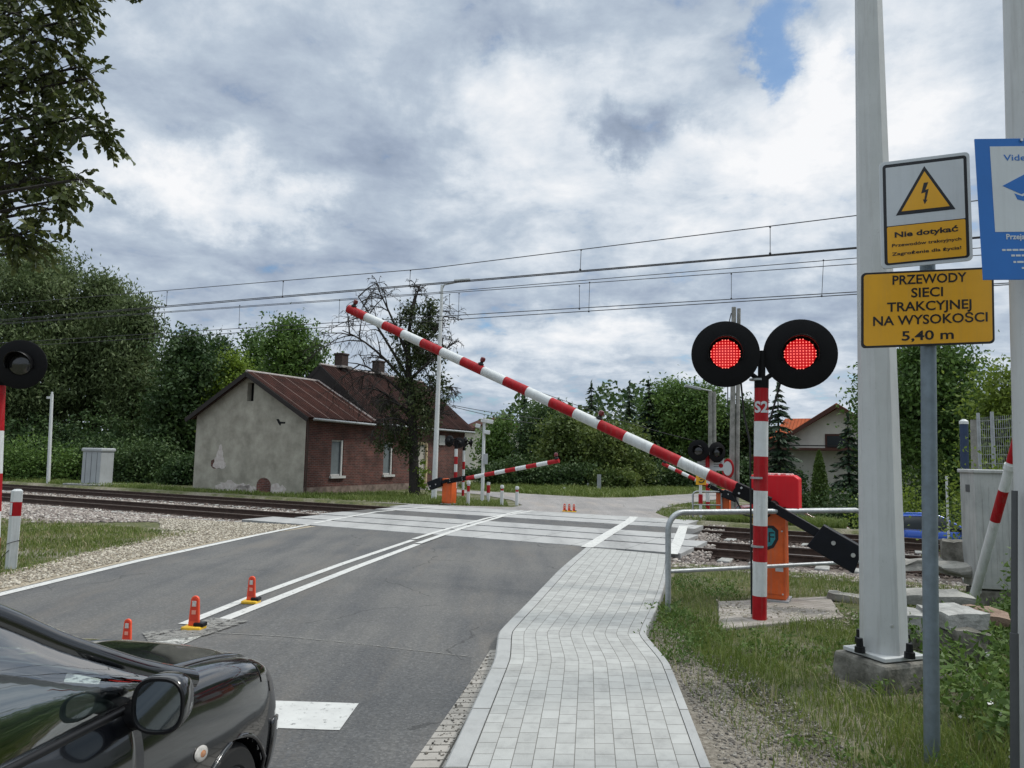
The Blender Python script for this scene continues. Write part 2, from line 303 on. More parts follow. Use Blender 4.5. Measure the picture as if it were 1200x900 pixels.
def m_paving(name, bw, bh, c1, c2, mortar, off=.5, msz=.012):
    m = bpy.data.materials.new(name); m.use_nodes = True; t, b = tree_of(m); b.inputs['Roughness'].default_value = .9
    tc = N(t, 'TexCoord'); br = N(t, 'TexBrick'); br.offset = off; br.inputs['Scale'].default_value = 1
    br.inputs['Brick Width'].default_value = bw; br.inputs['Row Height'].default_value = bh; br.inputs['Mortar Size'].default_value = msz*bh*2
    br.inputs['Mortar Smooth'].default_value = .3; br.inputs['Bias'].default_value = 0
    br.inputs['Color1'].default_value = (*c1, 1); br.inputs['Color2'].default_value = (*c2, 1); br.inputs['Mortar'].default_value = (*mortar, 1)
    Lk(t, tc.outputs['UV'], br.inputs['Vector'])
    n = N(t, 'TexNoise'); n.inputs['Scale'].default_value = 5; n.inputs['Detail'].default_value = 9; n.inputs['Roughness'].default_value = .7; Lk(t, tc.outputs['UV'], n.inputs['Vector'])
    mx = N(t, 'Mix', data_type='RGBA', blend_type='MULTIPLY'); mx.inputs[0].default_value = 1
    Lk(t, br.outputs['Color'], mx.inputs[6]); Lk(t, ramp(t, n.outputs['Fac'], [(.25, .68), (.5, .95), (.75, 1.06)]), mx.inputs[7]); Lk(t, mx.outputs[2], b.inputs['Base Color'])
    f = N(t, 'TexNoise'); f.inputs['Scale'].default_value = 90; Lk(t, tc.outputs['UV'], f.inputs['Vector'])
    h = mth(t, 'MULTIPLY_ADD', f.outputs['Fac'], .25, mth(t, 'SUBTRACT', 1.0, br.outputs['Fac']))
    bp = N(t, 'Bump'); bp.inputs['Strength'].default_value = .6; bp.inputs['Distance'].default_value = .008; Lk(t, h, bp.inputs['Height']); Lk(t, bp.outputs[0], b.inputs['Normal'])
    return m
M['paving'] = m_paving('paving_blocks', .172, .142, (.395, .40, .385), (.335, .338, .325), (.15, .145, .13), .5)
M['kerbstone'] = m_paving('kerb_stone', 1.0, 5.0, (.37, .375, .365), (.33, .335, .33), (.10, .095, .085), 0, .0008)
M['gutterstone'] = m_paving('gutter_blocks', .12, .26, (.34, .32, .29), (.26, .245, .22), (.07, .065, .055), 0, .016)
def m_slab():
    m = bpy.data.materials.new('crossing_slab'); m.use_nodes = True; t, b = tree_of(m); b.inputs['Roughness'].default_value = .85
    geo = N(t, 'NewGeometry'); p = geo.outputs['Position']
    mp = N(t, 'Mapping'); mp.inputs['Rotation'].default_value = (0, 0, rad(26.5)); Lk(t, p, mp.inputs[0])
    mp2 = N(t, 'Mapping'); mp2.inputs['Rotation'].default_value = (0, 0, rad(14)); mp2.inputs['Scale'].default_value = (1.2, .15, 1); Lk(t, p, mp2.inputs[0])
    st = N(t, 'TexNoise'); st.inputs['Scale'].default_value = 1.1; st.inputs['Detail'].default_value = 6; Lk(t, mp2.outputs[0], st.inputs['Vector'])
    n = N(t, 'TexNoise'); n.inputs['Scale'].default_value = 10; n.inputs['Detail'].default_value = 7; Lk(t, p, n.inputs['Vector'])
    f = mth(t, 'MULTIPLY_ADD', st.outputs['Fac'], .8, mth(t, 'MULTIPLY', n.outputs['Fac'], .35))
    c = ramp(t, f, [(.34, (.20, .20, .198)), (.55, (.32, .32, .315)), (.80, (.40, .40, .39))])
    sx = N(t, 'SeparateXYZ'); Lk(t, mp.outputs[0], sx.inputs[0])
    fr = mth(t, 'FRACT', mth(t, 'DIVIDE', sx.outputs[0], 1.2))
    jt = mth(t, 'LESS_THAN', fr, .018)
    mx = N(t, 'Mix', data_type='RGBA'); Lk(t, mth(t, 'MULTIPLY', jt, .6), mx.inputs[0]); Lk(t, c, mx.inputs[6]); mx.inputs[7].default_value = (.06, .06, .055, 1); Lk(t, mx.outputs[2], b.inputs['Base Color'])
    return m
M['slab'] = m_slab()
def m_brick(name, c1, c2, mortar, w=.26, h=.078):
    m = bpy.data.materials.new(name); m.use_nodes = True; t, b = tree_of(m); b.inputs['Roughness'].default_value = .92
    tc = N(t, 'TexCoord'); br = N(t, 'TexBrick'); br.inputs['Scale'].default_value = 1
    br.inputs['Brick Width'].default_value = w; br.inputs['Row Height'].default_value = h; br.inputs['Mortar Size'].default_value = .010
    br.inputs['Color1'].default_value = (*c1, 1); br.inputs['Color2'].default_value = (*c2, 1); br.inputs['Mortar'].default_value = (*mortar, 1)
    Lk(t, tc.outputs['UV'], br.inputs['Vector'])
    n = N(t, 'TexNoise'); n.inputs['Scale'].default_value = .9; n.inputs['Detail'].default_value = 9; n.inputs['Roughness'].default_value = .7; Lk(t, tc.outputs['UV'], n.inputs['Vector'])
    mx = N(t, 'Mix', data_type='RGBA', blend_type='MULTIPLY'); mx.inputs[0].default_value = 1
    Lk(t, br.outputs['Color'], mx.inputs[6]); Lk(t, ramp(t, n.outputs['Fac'], [(.32, .38), (.5, .85), (.68, 1.4)]), mx.inputs[7]); Lk(t, mx.outputs[2], b.inputs['Base Color'])
    bp = N(t, 'Bump'); bp.inputs['Strength'].default_value = .5; bp.inputs['Distance'].default_value = .01; Lk(t, br.outputs['Fac'], bp.inputs['Height']); bp.invert = True; Lk(t, bp.outputs[0], b.inputs['Normal'])
    return m
M['brick'] = m_brick('old_brick', (.145, .042, .030), (.070, .026, .021), (.15, .115, .10))
M['chimbrick'] = m_brick('chimney_brick', (.055, .028, .022), (.035, .02, .016), (.05, .042, .038))
def m_roof(name, ca, cb, pitch, strip, stripcol):
    m = bpy.data.materials.new(name); m.use_nodes = True; t, b = tree_of(m); b.inputs['Roughness'].default_value = .95; b.inputs['Specular IOR Level'].default_value = .08
    tc = N(t, 'TexCoord'); sx = N(t, 'SeparateXYZ'); Lk(t, tc.outputs['UV'], sx.inputs[0])
    n = N(t, 'TexNoise'); n.inputs['Scale'].default_value = 1.6; n.inputs['Detail'].default_value = 9; n.inputs['Roughness'].default_value = .7; Lk(t, tc.outputs['UV'], n.inputs['Vector'])
    c = ramp(t, n.outputs['Fac'], [(.35, ca), (.65, cb)])
    w = mth(t, 'SINE', mth(t, 'MULTIPLY', sx.outputs[0], 2*PI/pitch))
    if strip:
        fr = mth(t, 'FRACT', mth(t, 'DIVIDE', sx.outputs[0], strip)); jt = mth(t, 'LESS_THAN', fr, .035)
        mx = N(t, 'Mix', data_type='RGBA'); Lk(t, mth(t, 'MULTIPLY', jt, .75), mx.inputs[0]); Lk(t, c, mx.inputs[6]); mx.inputs[7].default_value = (*stripcol, 1); c = mx.outputs[2]
    Lk(t, c, b.inputs['Base Color'])
    bp = N(t, 'Bump'); bp.inputs['Strength'].default_value = 1; bp.inputs['Distance'].default_value = .03; Lk(t, w, bp.inputs['Height']); Lk(t, bp.outputs[0], b.inputs['Normal'])
    return m
M['roofmetal'] = m_roof('rusty_sheet_roof', (.024, .012, .010), (.054, .022, .017), .18, 1.02, (.26, .20, .18))
M['roofdark'] = m_roof('dark_sheet_roof', (.015, .008, .007), (.036, .016, .013), .22, 1.4, (.07, .045, .04))
M['rooftile'] = m_roof('clay_tile_roof', (.30, .075, .035), (.40, .11, .05), .25, 0, None)
M['roofbrown'] = m_roof('brown_roof', (.06, .03, .025), (.10, .05, .04), .25, 0, None)
def m_glass(name, tint, mixf):
    m = bpy.data.materials.new(name); m.use_nodes = True; t = m.node_tree; t.nodes.clear()
    o = N(t, 'OutputMaterial'); gl = N(t, 'BsdfGlossy'); gl.inputs['Roughness'].default_value = .02; tr = N(t, 'BsdfTransparent'); tr.inputs[0].default_value = (*tint, 1)
    fr = N(t, 'Fresnel'); fr.inputs[0].default_value = 1.52; mx = N(t, 'MixShader')
    Lk(t, mth(t, 'MULTIPLY_ADD', fr.outputs[0], 1.1, mixf, clamp=True), mx.inputs[0]); Lk(t, tr.outputs[0], mx.inputs[1]); Lk(t, gl.outputs[0], mx.inputs[2]); Lk(t, mx.outputs[0], o.inputs[0])
    return m
M['glass'] = m_glass('car_glass', (.80, .93, .91), .30)
def m_led():
    return mat('led_dot', (.6, .03, .03), .4, var=0, emit=(1.0, .19, .15, 1.6))
M['led'] = m_led(); M['ledback'] = mat('led_lens_lit', (.25, .005, .008), .3, var=0, emit=(.80, .006, .014, .50))
M['lensoff'] = mat('lens_off', (.020, .020, .022), .15, var=0, coat=.6)
M['bulb'] = mat('boom_lamp_lens', (.13, .006, .010), .2, var=0, coat=.5)

# ------------------------------------------------------------------ object helpers
def tag(o, label=None, cat=None, group=None, kind=None):
    if label: o['label'] = label
    if cat: o['category'] = cat
    if group: o['group'] = group
    if kind: o['kind'] = kind
    return o
def thing(name, loc, label, cat, group=None, rz=0.0):
    o = bpy.data.objects.new(name, None); COL.objects.link(o); o.empty_display_size = .2
    o.location = loc; o.rotation_euler = (0, 0, rz)
    return tag(o, label, cat, group)
def link(name, me, mats, parent=None, smooth=False):
    o = bpy.data.objects.new(name, me); COL.objects.link(o)
    for m in (mats if isinstance(mats, (list, tuple)) else [mats]): me.materials.append(M[m] if isinstance(m, str) else m)
    if parent is not None: o.parent = parent
    if smooth: me.polygons.foreach_set('use_smooth', [True]*len(me.polygons))
    return o
def copy_tree(o, parent=None):
    c = o.copy(); COL.objects.link(c); c.parent = parent
    for ch in list(o.children): copy_tree(ch, c)
    return c
class MB:
    def __init__(s): s.v = []; s.f = []; s.mi = []; s.uv = {}
    def add(s, vs, fs, mi=0):
        o = len(s.v); s.v += [Vector(v) for v in vs]
        for f in fs: s.f.append([o+i for i in f]); s.mi.append(mi)
        return s
    def box(s, c, d, R=None, mi=0):
        c = Vector(c); vs = []
        for z in (-.5, .5):
            for y in (-.5, .5):
                for x in (-.5, .5):
                    q = Vector((x*d[0], y*d[1], z*d[2])); vs.append(c + (R @ q if R else q))
        return s.add(vs, [(0, 2, 3, 1), (4, 5, 7, 6), (0, 1, 5, 4), (2, 6, 7, 3), (0, 4, 6, 2), (1, 3, 7, 5)], mi)
    def tube(s, pts, rs, seg=12, mi=0, caps=True, ph=0.0, mis=None):
        pts = [Vector(p) for p in pts]; rs = rs if isinstance(rs, (list, tuple)) else [rs]*len(pts)
        o = len(s.v); ref = None
        for i, p in enumerate(pts):
            a = pts[max(i-1, 0)]; b = pts[min(i+1, len(pts)-1)]; d = (b-a).normalized()
            if ref is None: ref = Vector((0, 0, 1)) if abs(d.z) < .9 else Vector((1, 0, 0))
            x = d.cross(ref).normalized(); y = d.cross(x).normalized(); ref = y.cross(d) if False else ref
            for k in range(seg):
                an = 2*PI*k/seg + ph; s.v.append(p + (x*math.cos(an) + y*math.sin(an))*rs[i])
        for i in range(len(pts)-1):
            for k in range(seg):
                a = o+i*seg+k; b = o+i*seg+(k+1) % seg; s.f.append([a, b, b+seg, a+seg]); s.mi.append(mis[i] if mis else mi)
        if caps:
            s.f.append([o+k for k in range(seg)][::-1]); s.mi.append(mis[0] if mis else mi)
            e = o+(len(pts)-1)*seg; s.f.append([e+k for k in range(seg)]); s.mi.append(mis[-1] if mis else mi)
        return s
    def lathe(s, prof, c, axis, seg=32, mi=0):
        c = Vector(c); d = Vector(axis).normalized(); ref = Vector((0, 0, 1)) if abs(d.z) < .9 else Vector((1, 0, 0))
        x = d.cross(ref).normalized(); y = d.cross(x).normalized(); o = len(s.v)
        for (r, h) in prof:
            for k in range(seg):
                an = 2*PI*k/seg; s.v.append(c + d*h + (x*math.cos(an)+y*math.sin(an))*max(r, 1e-4))
        for i in range(len(prof)-1):
            for k in range(seg):
                a = o+i*seg+k; b = o+i*seg+(k+1) % seg; s.f.append([a, b, b+seg, a+seg]); s.mi.append(mi)
        return s
    def prism(s, poly, depth, fr, mi=0):       # poly in (a,b); fr = (origin, a axis, b axis, normal)
        o_, A, B, Nn = fr; n = len(poly)
        vs = [o_ + A*p[0] + B*p[1] for p in poly] + [o_ + A*p[0] + B*p[1] + Nn*depth for p in poly]
        fs = [list(range(n))[::-1], list(range(n, 2*n))] + [[i, (i+1) % n, n+(i+1) % n, n+i] for i in range(n)]
        return s.add(vs, fs, mi)
    def sphere(s, c, r, sc=(1, 1, 1), seg=16, rings=10, mi=0, R=None):
        c = Vector(c); o = len(s.v)
        for i in range(rings+1):
            a = PI*i/rings
            for k in range(seg):
                b = 2*PI*k/seg; q = Vector((math.sin(a)*math.cos(b)*sc[0]*r, math.sin(a)*math.sin(b)*sc[1]*r, math.cos(a)*sc[2]*r))
                s.v.append(c + (R @ q if R else q))
        for i in range(rings):
            for k in range(seg):
                a = o+i*seg+k; b = o+i*seg+(k+1) % seg; s.f.append([a, a+seg, b+seg, b]); s.mi.append(mi)
        return s
    def grid(s, pts, mi=0, flip=False):
        o = len(s.v); R_, C_ = len(pts), len(pts[0])
        for r in pts:
            for p in r: s.v.append(Vector(p))
        for i in range(R_-1):
            for j in range(C_-1):
                a = o+i*C_+j; q = [a, a+1, a+C_+1, a+C_]; s.f.append(q[::-1] if flip else q); s.mi.append(mi)
        return s
    def build(s, name, mats, parent=None, smooth=None, bevel=0.0, off=None, uvf=None):
        me = bpy.data.meshes.new(name); vs = [v - off for v in s.v] if off is not None else s.v
        me.from_pydata([tuple(v) for v in vs], [], s.f); me.polygons.foreach_set('material_index', s.mi)
        if uvf:
            uv = me.uv_layers.new(name='UVMap')
            for lp in me.loops: uv.data[lp.index].uv = uvf(s.v[lp.vertex_index])
        me.validate(); me.update()
        o = link(name, me, mats, parent)
        bm = bmesh.new(); bm.from_mesh(me); bmesh.ops.remove_doubles(bm, verts=bm.verts, dist=1e-5); bmesh.ops.recalc_face_normals(bm, faces=bm.faces); bm.to_mesh(me); bm.free()
        if smooth is not None:
            me.polygons.foreach_set('use_smooth', [True]*len(me.polygons))
            me.set_sharp_from_angle(angle=rad(smooth))
        if bevel:
            b = o.modifiers.new('bevel', 'BEVEL'); b.width = bevel; b.segments = 2; b.limit_method = 'ANGLE'; b.angle_limit = rad(40)
        return o
def Rz(a): return Matrix.Rotation(a, 3, 'Z')
def np_mesh(V, quads):
    me = bpy.data.meshes.new('m'); nq = len(quads); k = quads.shape[1]
    me.vertices.add(len(V)); me.vertices.foreach_set('co', np.ascontiguousarray(V, dtype=np.float32).ravel())
    me.loops.add(nq*k); me.loops.foreach_set('vertex_index', np.ascontiguousarray(quads, dtype=np.int32).ravel())
    me.polygons.add(nq); me.polygons.foreach_set('loop_start', np.arange(nq, dtype=np.int32)*k)
    me.update(calc_edges=True); return me
_tc = {}
def text_polys(txt, size, bold=0.0, align='CENTER'):
    cu = bpy.data.curves.new('t', 'FONT'); cu.body = txt; cu.size = size; cu.align_x = align; cu.align_y = 'CENTER'; cu.offset = bold; cu.resolution_u = 3
    o = bpy.data.objects.new('t', cu); COL.objects.link(o); dg = bpy.context.evaluated_depsgraph_get(); dg.update()
    me = o.evaluated_get(dg).to_mesh(); vs = [v.co.copy() for v in me.vertices]; fs = [list(p.vertices) for p in me.polygons]
    o.evaluated_get(dg).to_mesh_clear(); bpy.data.objects.remove(o); bpy.data.curves.remove(cu)
    return vs, fs
def add_text(mb, txt, size, fr, bold=0.0, mi=0, width=None, align='CENTER', wrap=None):
    vs, fs = text_polys(txt, size, bold, align); o_, A, B, Nn = fr or (None,)*4
    if width and vs:
        x0 = min(v.x for v in vs); x1 = max(v.x for v in vs); k = width/(x1-x0); 
        for v in vs: v.x *= k
    if wrap is not None:
        bm = bmesh.new(); bv = [bm.verts.new(v) for v in vs]
        for f in fs: bm.faces.new([bv[i] for i in f])
        bmesh.ops.triangulate(bm, faces=bm.faces)
        for _ in range(4):
            le = [e for e in bm.edges if e.calc_length() > size*.07]
            if le: bmesh.ops.subdivide_edges(bm, edges=le, cuts=1); bmesh.ops.triangulate(bm, faces=bm.faces)
        bm.verts.ensure_lookup_table(); bm.verts.index_update(); vs = [wrap(v.co) for v in bm.verts]; fs = [[v.index for v in f.verts] for f in bm.faces]; bm.free()
    mb.add([o_ + A*v.x + B*v.y + Nn*.0015 for v in vs] if wrap is None else vs, fs, mi)

# ------------------------------------------------------------------ ground height
def gz(X, Y):
    t, n = tn(X, Y)
    ns_ = 24.9 - 2.0*min(1, max(0, (t+1.2)/1.2)); a = min(1, max(0, (n-ns_)/1.8)); b = min(1, max(0, (t+4.2)/2.4))
    return -.02 - 1.35*a*b
def ground():
    ts = [-1500, -400, -150] + list(np.arange(-70, -4.2, 6)) + [-4.2, -3, -1.8, -1.2, -.6, 0, 3, 6, 10, 15, 20, 30, 45, 70, 150, 400, 1500]
    ns = [-1500, -300, -60, -10, 4, 10, 13.0, 14.2, 15.2, 22.7, 23.05, 23.7, 24.9, 25.7, 26.5, 27.3, 30, 40, 60, 150, 500, 2500]
    rows = []
    for n in ns:
        r = []
        for t in ts:
            p = tw(t, n); z = gz(p.x, p.y)
            if 14.9 < n < 23.0: z = -.32
            if n == 14.2: z = -.06
            p.z = z; r.append(p)
        rows.append(r)
    MB().grid(rows).build('ground', 'ground', smooth=60)['kind'] = 'structure'
ground()

# ------------------------------------------------------------------ road, markings, crossing, pavement
def strip(L, R, z, uv=False):
    mb = MB(); mb.grid([[Vector((a[0], a[1], z)), Vector((b[0], b[1], z))] for a, b in zip(L, R)]); return mb
def poly_sheet(name, pts, z, m):
    mb = MB(); mb.add([(p[0], p[1], z) for p in pts], [list(range(len(pts)))])
    o = mb.build(name, m); o['kind'] = 'structure'; return o
EL = [(-8.5, -30), (-7.2, 0), (-6.85, 5), (-6.60, 9.66), (-6.36, 12.66), (-5.78, 16.8), (-4.95, 20.9)]     # left asphalt edge
def tline(n, t): p = tw(t, n); return (p.x, p.y)
NEARN = 15.02
rd = [(-8.5, -30), (-7.2, 0), (-6.85, 5), (-6.60, 9.66), (-6.36, 12.66), (-5.9, 16.0), tline(NEARN, -12.9)]
rd += [tline(NEARN, t) for t in (-10, -7, -5.58)]
rd[-1] = tline(NEARN, -5.0); rd += [(2.1, 14.6), (1.0, 11.6), (.3, 8.4), (.2, 7.9), (-.10, 7.5), (-.57, 4.7), (-1.2, 0), (-4.6, -30)]
poly_sheet('road', rd, 0.0, 'asphalt')
# a newer, darker patch of surfacing across the right lane, with its joint
poly_sheet('road_patch', [g(-60, 738)[:2], g(200, 745)[:2], g(420, 757)[:2], g(552, 771)[:2], (-.30, 6.4), (-.57, 4.7), (-1.2, 0), (-4.6, -30), (-8.4, -30), (-7.1, 0), (-6.8, 5)], .003, 'asphaltdark')
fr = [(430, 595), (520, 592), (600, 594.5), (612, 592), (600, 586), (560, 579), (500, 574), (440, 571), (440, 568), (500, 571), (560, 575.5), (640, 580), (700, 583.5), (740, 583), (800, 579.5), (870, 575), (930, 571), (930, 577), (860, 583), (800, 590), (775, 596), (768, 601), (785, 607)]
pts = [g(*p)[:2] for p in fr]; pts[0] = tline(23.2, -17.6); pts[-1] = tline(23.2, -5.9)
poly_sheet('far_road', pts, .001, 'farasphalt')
# shoulder of pale gravel along the left edge
sh = [g(-120, 705)[:2], g(0, 662)[:2], g(60, 655)[:2], g(130, 643)[:2], g(200, 628)[:2], g(260, 616)[:2], g(330, 612)[:2], g(365, 611)[:2]]
er = [(-6.60, 9.66), (-6.36, 12.66), (-5.9, 16.0), tline(NEARN-.05, -12.9)]
poly_sheet('gravel_shoulder', [tline(14.2, -17.5)] + sh[:0] + [g(262, 617)[:2], g(190, 629)[:2], g(120, 644)[:2], g(40, 664)[:2], g(-60, 686)[:2], (-8.9, 5), (-7.6, -10)] + [(-7.25, 0), (-6.9, 5)] + er, -.008, 'shoulder')
def line_strip(name, pts, w, z, m, taper=None):
    P = [Vector((p[0], p[1], 0)) for p in pts]; L, R = [], []
    for i, p in enumerate(P):
        d = (P[min(i+1, len(P)-1)] - P[max(i-1, 0)]).normalized(); nn = Vector((-d.y, d.x, 0)); L.append(p+nn*w/2); R.append(p-nn*w/2)
    mb = strip(L, R, z); o = mb.build(name, m); o['kind'] = 'structure'; return o
ZL = .0075
line_strip('road_marking', [(-8.3, -30), (-7.0, 0), (-6.68, 5), (-6.45, 9.66), (-6.22, 12.66), (-5.63, 16.8), g(372, 613)[:2]], .16, ZL, 'line')
cl = [g(180, 757)[:2], g(240, 735)[:2], g(300, 711.5)[:2], g(420, 664)[:2], g(489, 638)[:2]]; cu = [g(215, 732)[:2], g(300, 698)[:2], g(400, 661.5)[:2], g(484, 633)[:2]]
line_strip('road_marking', cl, .15, ZL, 'line'); line_strip('road_marking', cu, .13, ZL, 'line')
line_strip('road_marking', [(-3.75, 0), (-3.5, 5.5), g(228, 741)[:2]], .34, ZL+.004, 'lineworn')
line_strip('road_marking', [g(170, 748)[:2], g(225, 742)[:2], g(270, 727)[:2]], .46, ZL+.008, 'blackout')
line_strip('road_marking', [(-3.2, 5.62), (-1.12, 5.545)], .55, ZL, 'line')
line_strip('road_joint', [g(250, 742)[:2], g(330, 746)[:2], g(420, 755)[:2], g(560, 771)[:2]], .018, .0062, 'blackout')
# crossing: concrete panels between and beside the rails, asphalt between the tracks
RAILS = [16.3, 17.65, 20.35, 21.7]
gap = .10
def panel(n0, n1, t0, t1, m='slab', z=.012):
    mb = MB(); a, b, c, d = tw(t0, n0), tw(t1, n0), tw(t1, n1), tw(t0, n1)
    mb.add([a+Vector((0, 0, z)), b+Vector((0, 0, z)), c+Vector((0, 0, z)), d+Vector((0, 0, z)), a+Vector((0, 0, -.3)), b+Vector((0, 0, -.3)), c+Vector((0, 0, -.3)), d+Vector((0, 0, -.3))],
           [(0, 1, 2, 3), (0, 4, 5, 1), (1, 5, 6, 2), (2, 6, 7, 3), (3, 7, 4, 0)])
    o = mb.build('crossing_panel', m, bevel=.01); o['kind'] = 'structure'
panel(NEARN, RAILS[0]-gap, -15.6, -3.65); panel(RAILS[0]+gap, RAILS[1]-gap, -15.0, -3.65); panel(RAILS[1]+gap, 18.9, -15.3, -4.15)
panel(18.9, RAILS[2]-gap, -15.3, -4.35, 'asphaltdark', .008); panel(RAILS[2]+gap, RAILS[3]-gap, -15.2, -4.6); panel(RAILS[3]+gap, 23.25, -15.6, -5.1)
ZP = .017
def pl(pts, w): return line_strip('road_marking', pts, w, ZP, 'line')
pl([g(368, 613.8)[:2], g(390, 609.5)[:2], g(440, 600.5)[:2], tline(23.2, -14.4)], .15)
pl([g(490, 637.6)[:2], g(540, 620)[:2], g(590, 605)[:2], g(624, 599)[:2]], .15); pl([g(485, 632.5)[:2], g(510, 624.5)[:2], g(570, 608)[:2], g(612, 599)[:2]], .13)
pl([g(688, 642)[:2], g(715, 625)[:2], g(738, 611)[:2], g(743, 606)[:2]], .26)
pl([g(787, 650)[:2], g(795, 634)[:2], g(801, 617)[:2]], .24)

# pavement
HS = .12
nearL = Vector((-.35, 4.41)); jogL0 = Vector((-.11, 6.67)); jogL = Vector((-.08, 7.72)); farL = Vector(g(686.5, 641.6)[:2])
nearR = Vector((1.20, 4.48)); jogR0 = Vector((1.42, 6.65)); jogR = Vector((1.41, 7.73)); farR = Vector(g(784, 650.3)[:2])
dirn = (jogL0-nearL).normalized()
kw = .14
secs = [(nearL - dirn*9, nearR - dirn*9, HS), (nearL, nearR, HS), (jogL0, jogR0, HS), (jogL, jogR, HS)]
for i in range(1, 7):
    f = i/6; a = jogL.lerp(farL, f); b = jogR.lerp(farR, f) + Vector((.08, 0))*math.sin(f*PI)
    n_a = tn(a.x, a.y)[1]; secs.append((a, b, HS - (HS-.006)*min(1, max(0, (f-.55)/.45))))
def _smooth(secs, k=5):
    A = [np.array([a.x, a.y, b.x, b.y, z]) for a, b, z in secs]; out = [secs[0]]
    for i in range(1, len(A)-1):
        for j in range(k):
            f = j/k; p0, p1, p2 = A[i-1], A[i], A[i+1]; p3 = A[i+2] if i+2 < len(A) else 2*A[i+1]-A[i]
            if i == 1: p0 = 2*A[1]-A[2]
            m1, m2 = (p2-p0)*.22, (p3-p1)*.22; q = (2*f**3-3*f*f+1)*p1 + (f**3-2*f*f+f)*m1 + (3*f*f-2*f**3)*p2 + (f**3-f*f)*m2; out.append((Vector(q[0:2]), Vector(q[2:4]), float(q[4])))
    out.append(secs[-1]); return out
secs = _smooth(secs)
def pavement():
    mb = MB(); uvs = []; rows = []; along = 0; prev = None; NC = 11
    for (a, b, z) in secs:
        c = (a+b)/2
        if prev is not None: along += (c-prev).length
        prev = c; d = (b-a); w = d.length; d = d/w; a2 = a + d*kw; b2 = b - d*.07
        row = [Vector((*(a2.lerp(b2, k/NC)), z)) for k in range(NC+1)]; rows.append(row); uvs.append([(along, k*.142) for k in range(NC+1)])
    me = bpy.data.meshes.new('pavement'); vs = [p for r in rows for p in r]; fs = []; C_ = NC+1
    for i in range(len(rows)-1):
        for j in range(NC): a = i*C_+j; fs.append([a, a+1, a+C_+1, a+C_])
    me.from_pydata([tuple(v) for v in vs], [], fs); uv = me.uv_layers.new(name='UVMap'); fl = [u for r in uvs for u in r]
    for lp in me.loops: uv.data[lp.index].uv = fl[lp.vertex_index]
    link('pavement', me, 'paving')['kind'] = 'structure'
    def edge(name, inner, top, low):
        vs, fs, uu = [], [], []; al = 0; pv = None
        for i, (a, b, z) in enumerate(secs):
            d = (b-a).normalized(); p, q = (a, a+d*(kw-.006)) if inner else (b-d*.066, b)
            o_, i_ = (p, q) if inner else (q, p)
            if pv is not None: al += (p-pv).length
            pv = p; hz = z + top
            vs += [(o_.x, o_.y, low), (o_.x, o_.y, hz-.012), (o_.x+(i_.x-o_.x)*.1, o_.y+(i_.y-o_.y)*.1, hz), (i_.x, i_.y, hz), (i_.x, i_.y, z-.03)]; uu += [(al, v) for v in (0.3, .45, .47, .6, .62)]
        for i in range(len(secs)-1):
            for k in range(4): a = i*5+k; fs.append([a, a+1, a+6, a+5])
        fs.append([0, 1, 2, 3, 4]); e = (len(secs)-1)*5; fs.append([e+4, e+3, e+2, e+1, e])
        me = bpy.data.meshes.new(name); me.from_pydata(vs, [], fs); uv = me.uv_layers.new(name='UVMap')
        for lp in me.loops: uv.data[lp.index].uv = uu[lp.vertex_index]
        link(name, me, 'kerbstone')['kind'] = 'structure'
    edge('kerb', True, .004, -.1); edge('pavement_edging', False, .003, -.1)
pavement()
def gutter():
    L = [(-1.75, -4), (-1.2, 0), (-.57, 4.7), (-.30, 6.4), (-.16, 7.45)]; R = [nearL - dirn*8.6, nearL - dirn*4.5, nearL, jogL0, jogL0.lerp(jogL, .75)]
    mb = MB(); rows = [[Vector((a[0], a[1], .006)), Vector((b[0]+.005, b[1], .014))] for a, b in zip(L, R)]; mb.grid(rows)
    mb.build('gutter', 'gutterstone', uvf=lambda v: (v.y, v.x*.99 + v.y*-.14))['kind'] = 'structure'
gutter()
# bare stony strip beside the pavement
poly_sheet('bare_soil', [(1.15, 4.0), (1.41, 6.6), (1.43, 7.75), (1.75, 9.0), (1.95, 8.0), (1.85, 6.6), (1.95, 5.6), (1.9, 4.6), (1.9, 3.5)], -.006, 'soil')
# ballast bed
def ballast_bed():
    prof = [(13.3, -.03), (14.4, -.10), (15.0, -.14), (15.4, -.185), (18.6, -.185), (19.0, -.16), (19.4, -.185), (22.6, -.185), (23.0, -.16), (23.8, -.5)]
    for (t0, t1, up_) in ((-160, -15.4, 0), (-3.9, 160, -.02)):
        rows = [[tw(t, n, z+up_) for t in (t0, t1)] for n, z in prof]
        MB().grid(rows).build('ballast', 'bed')['kind'] = 'structure'
ballast_bed()

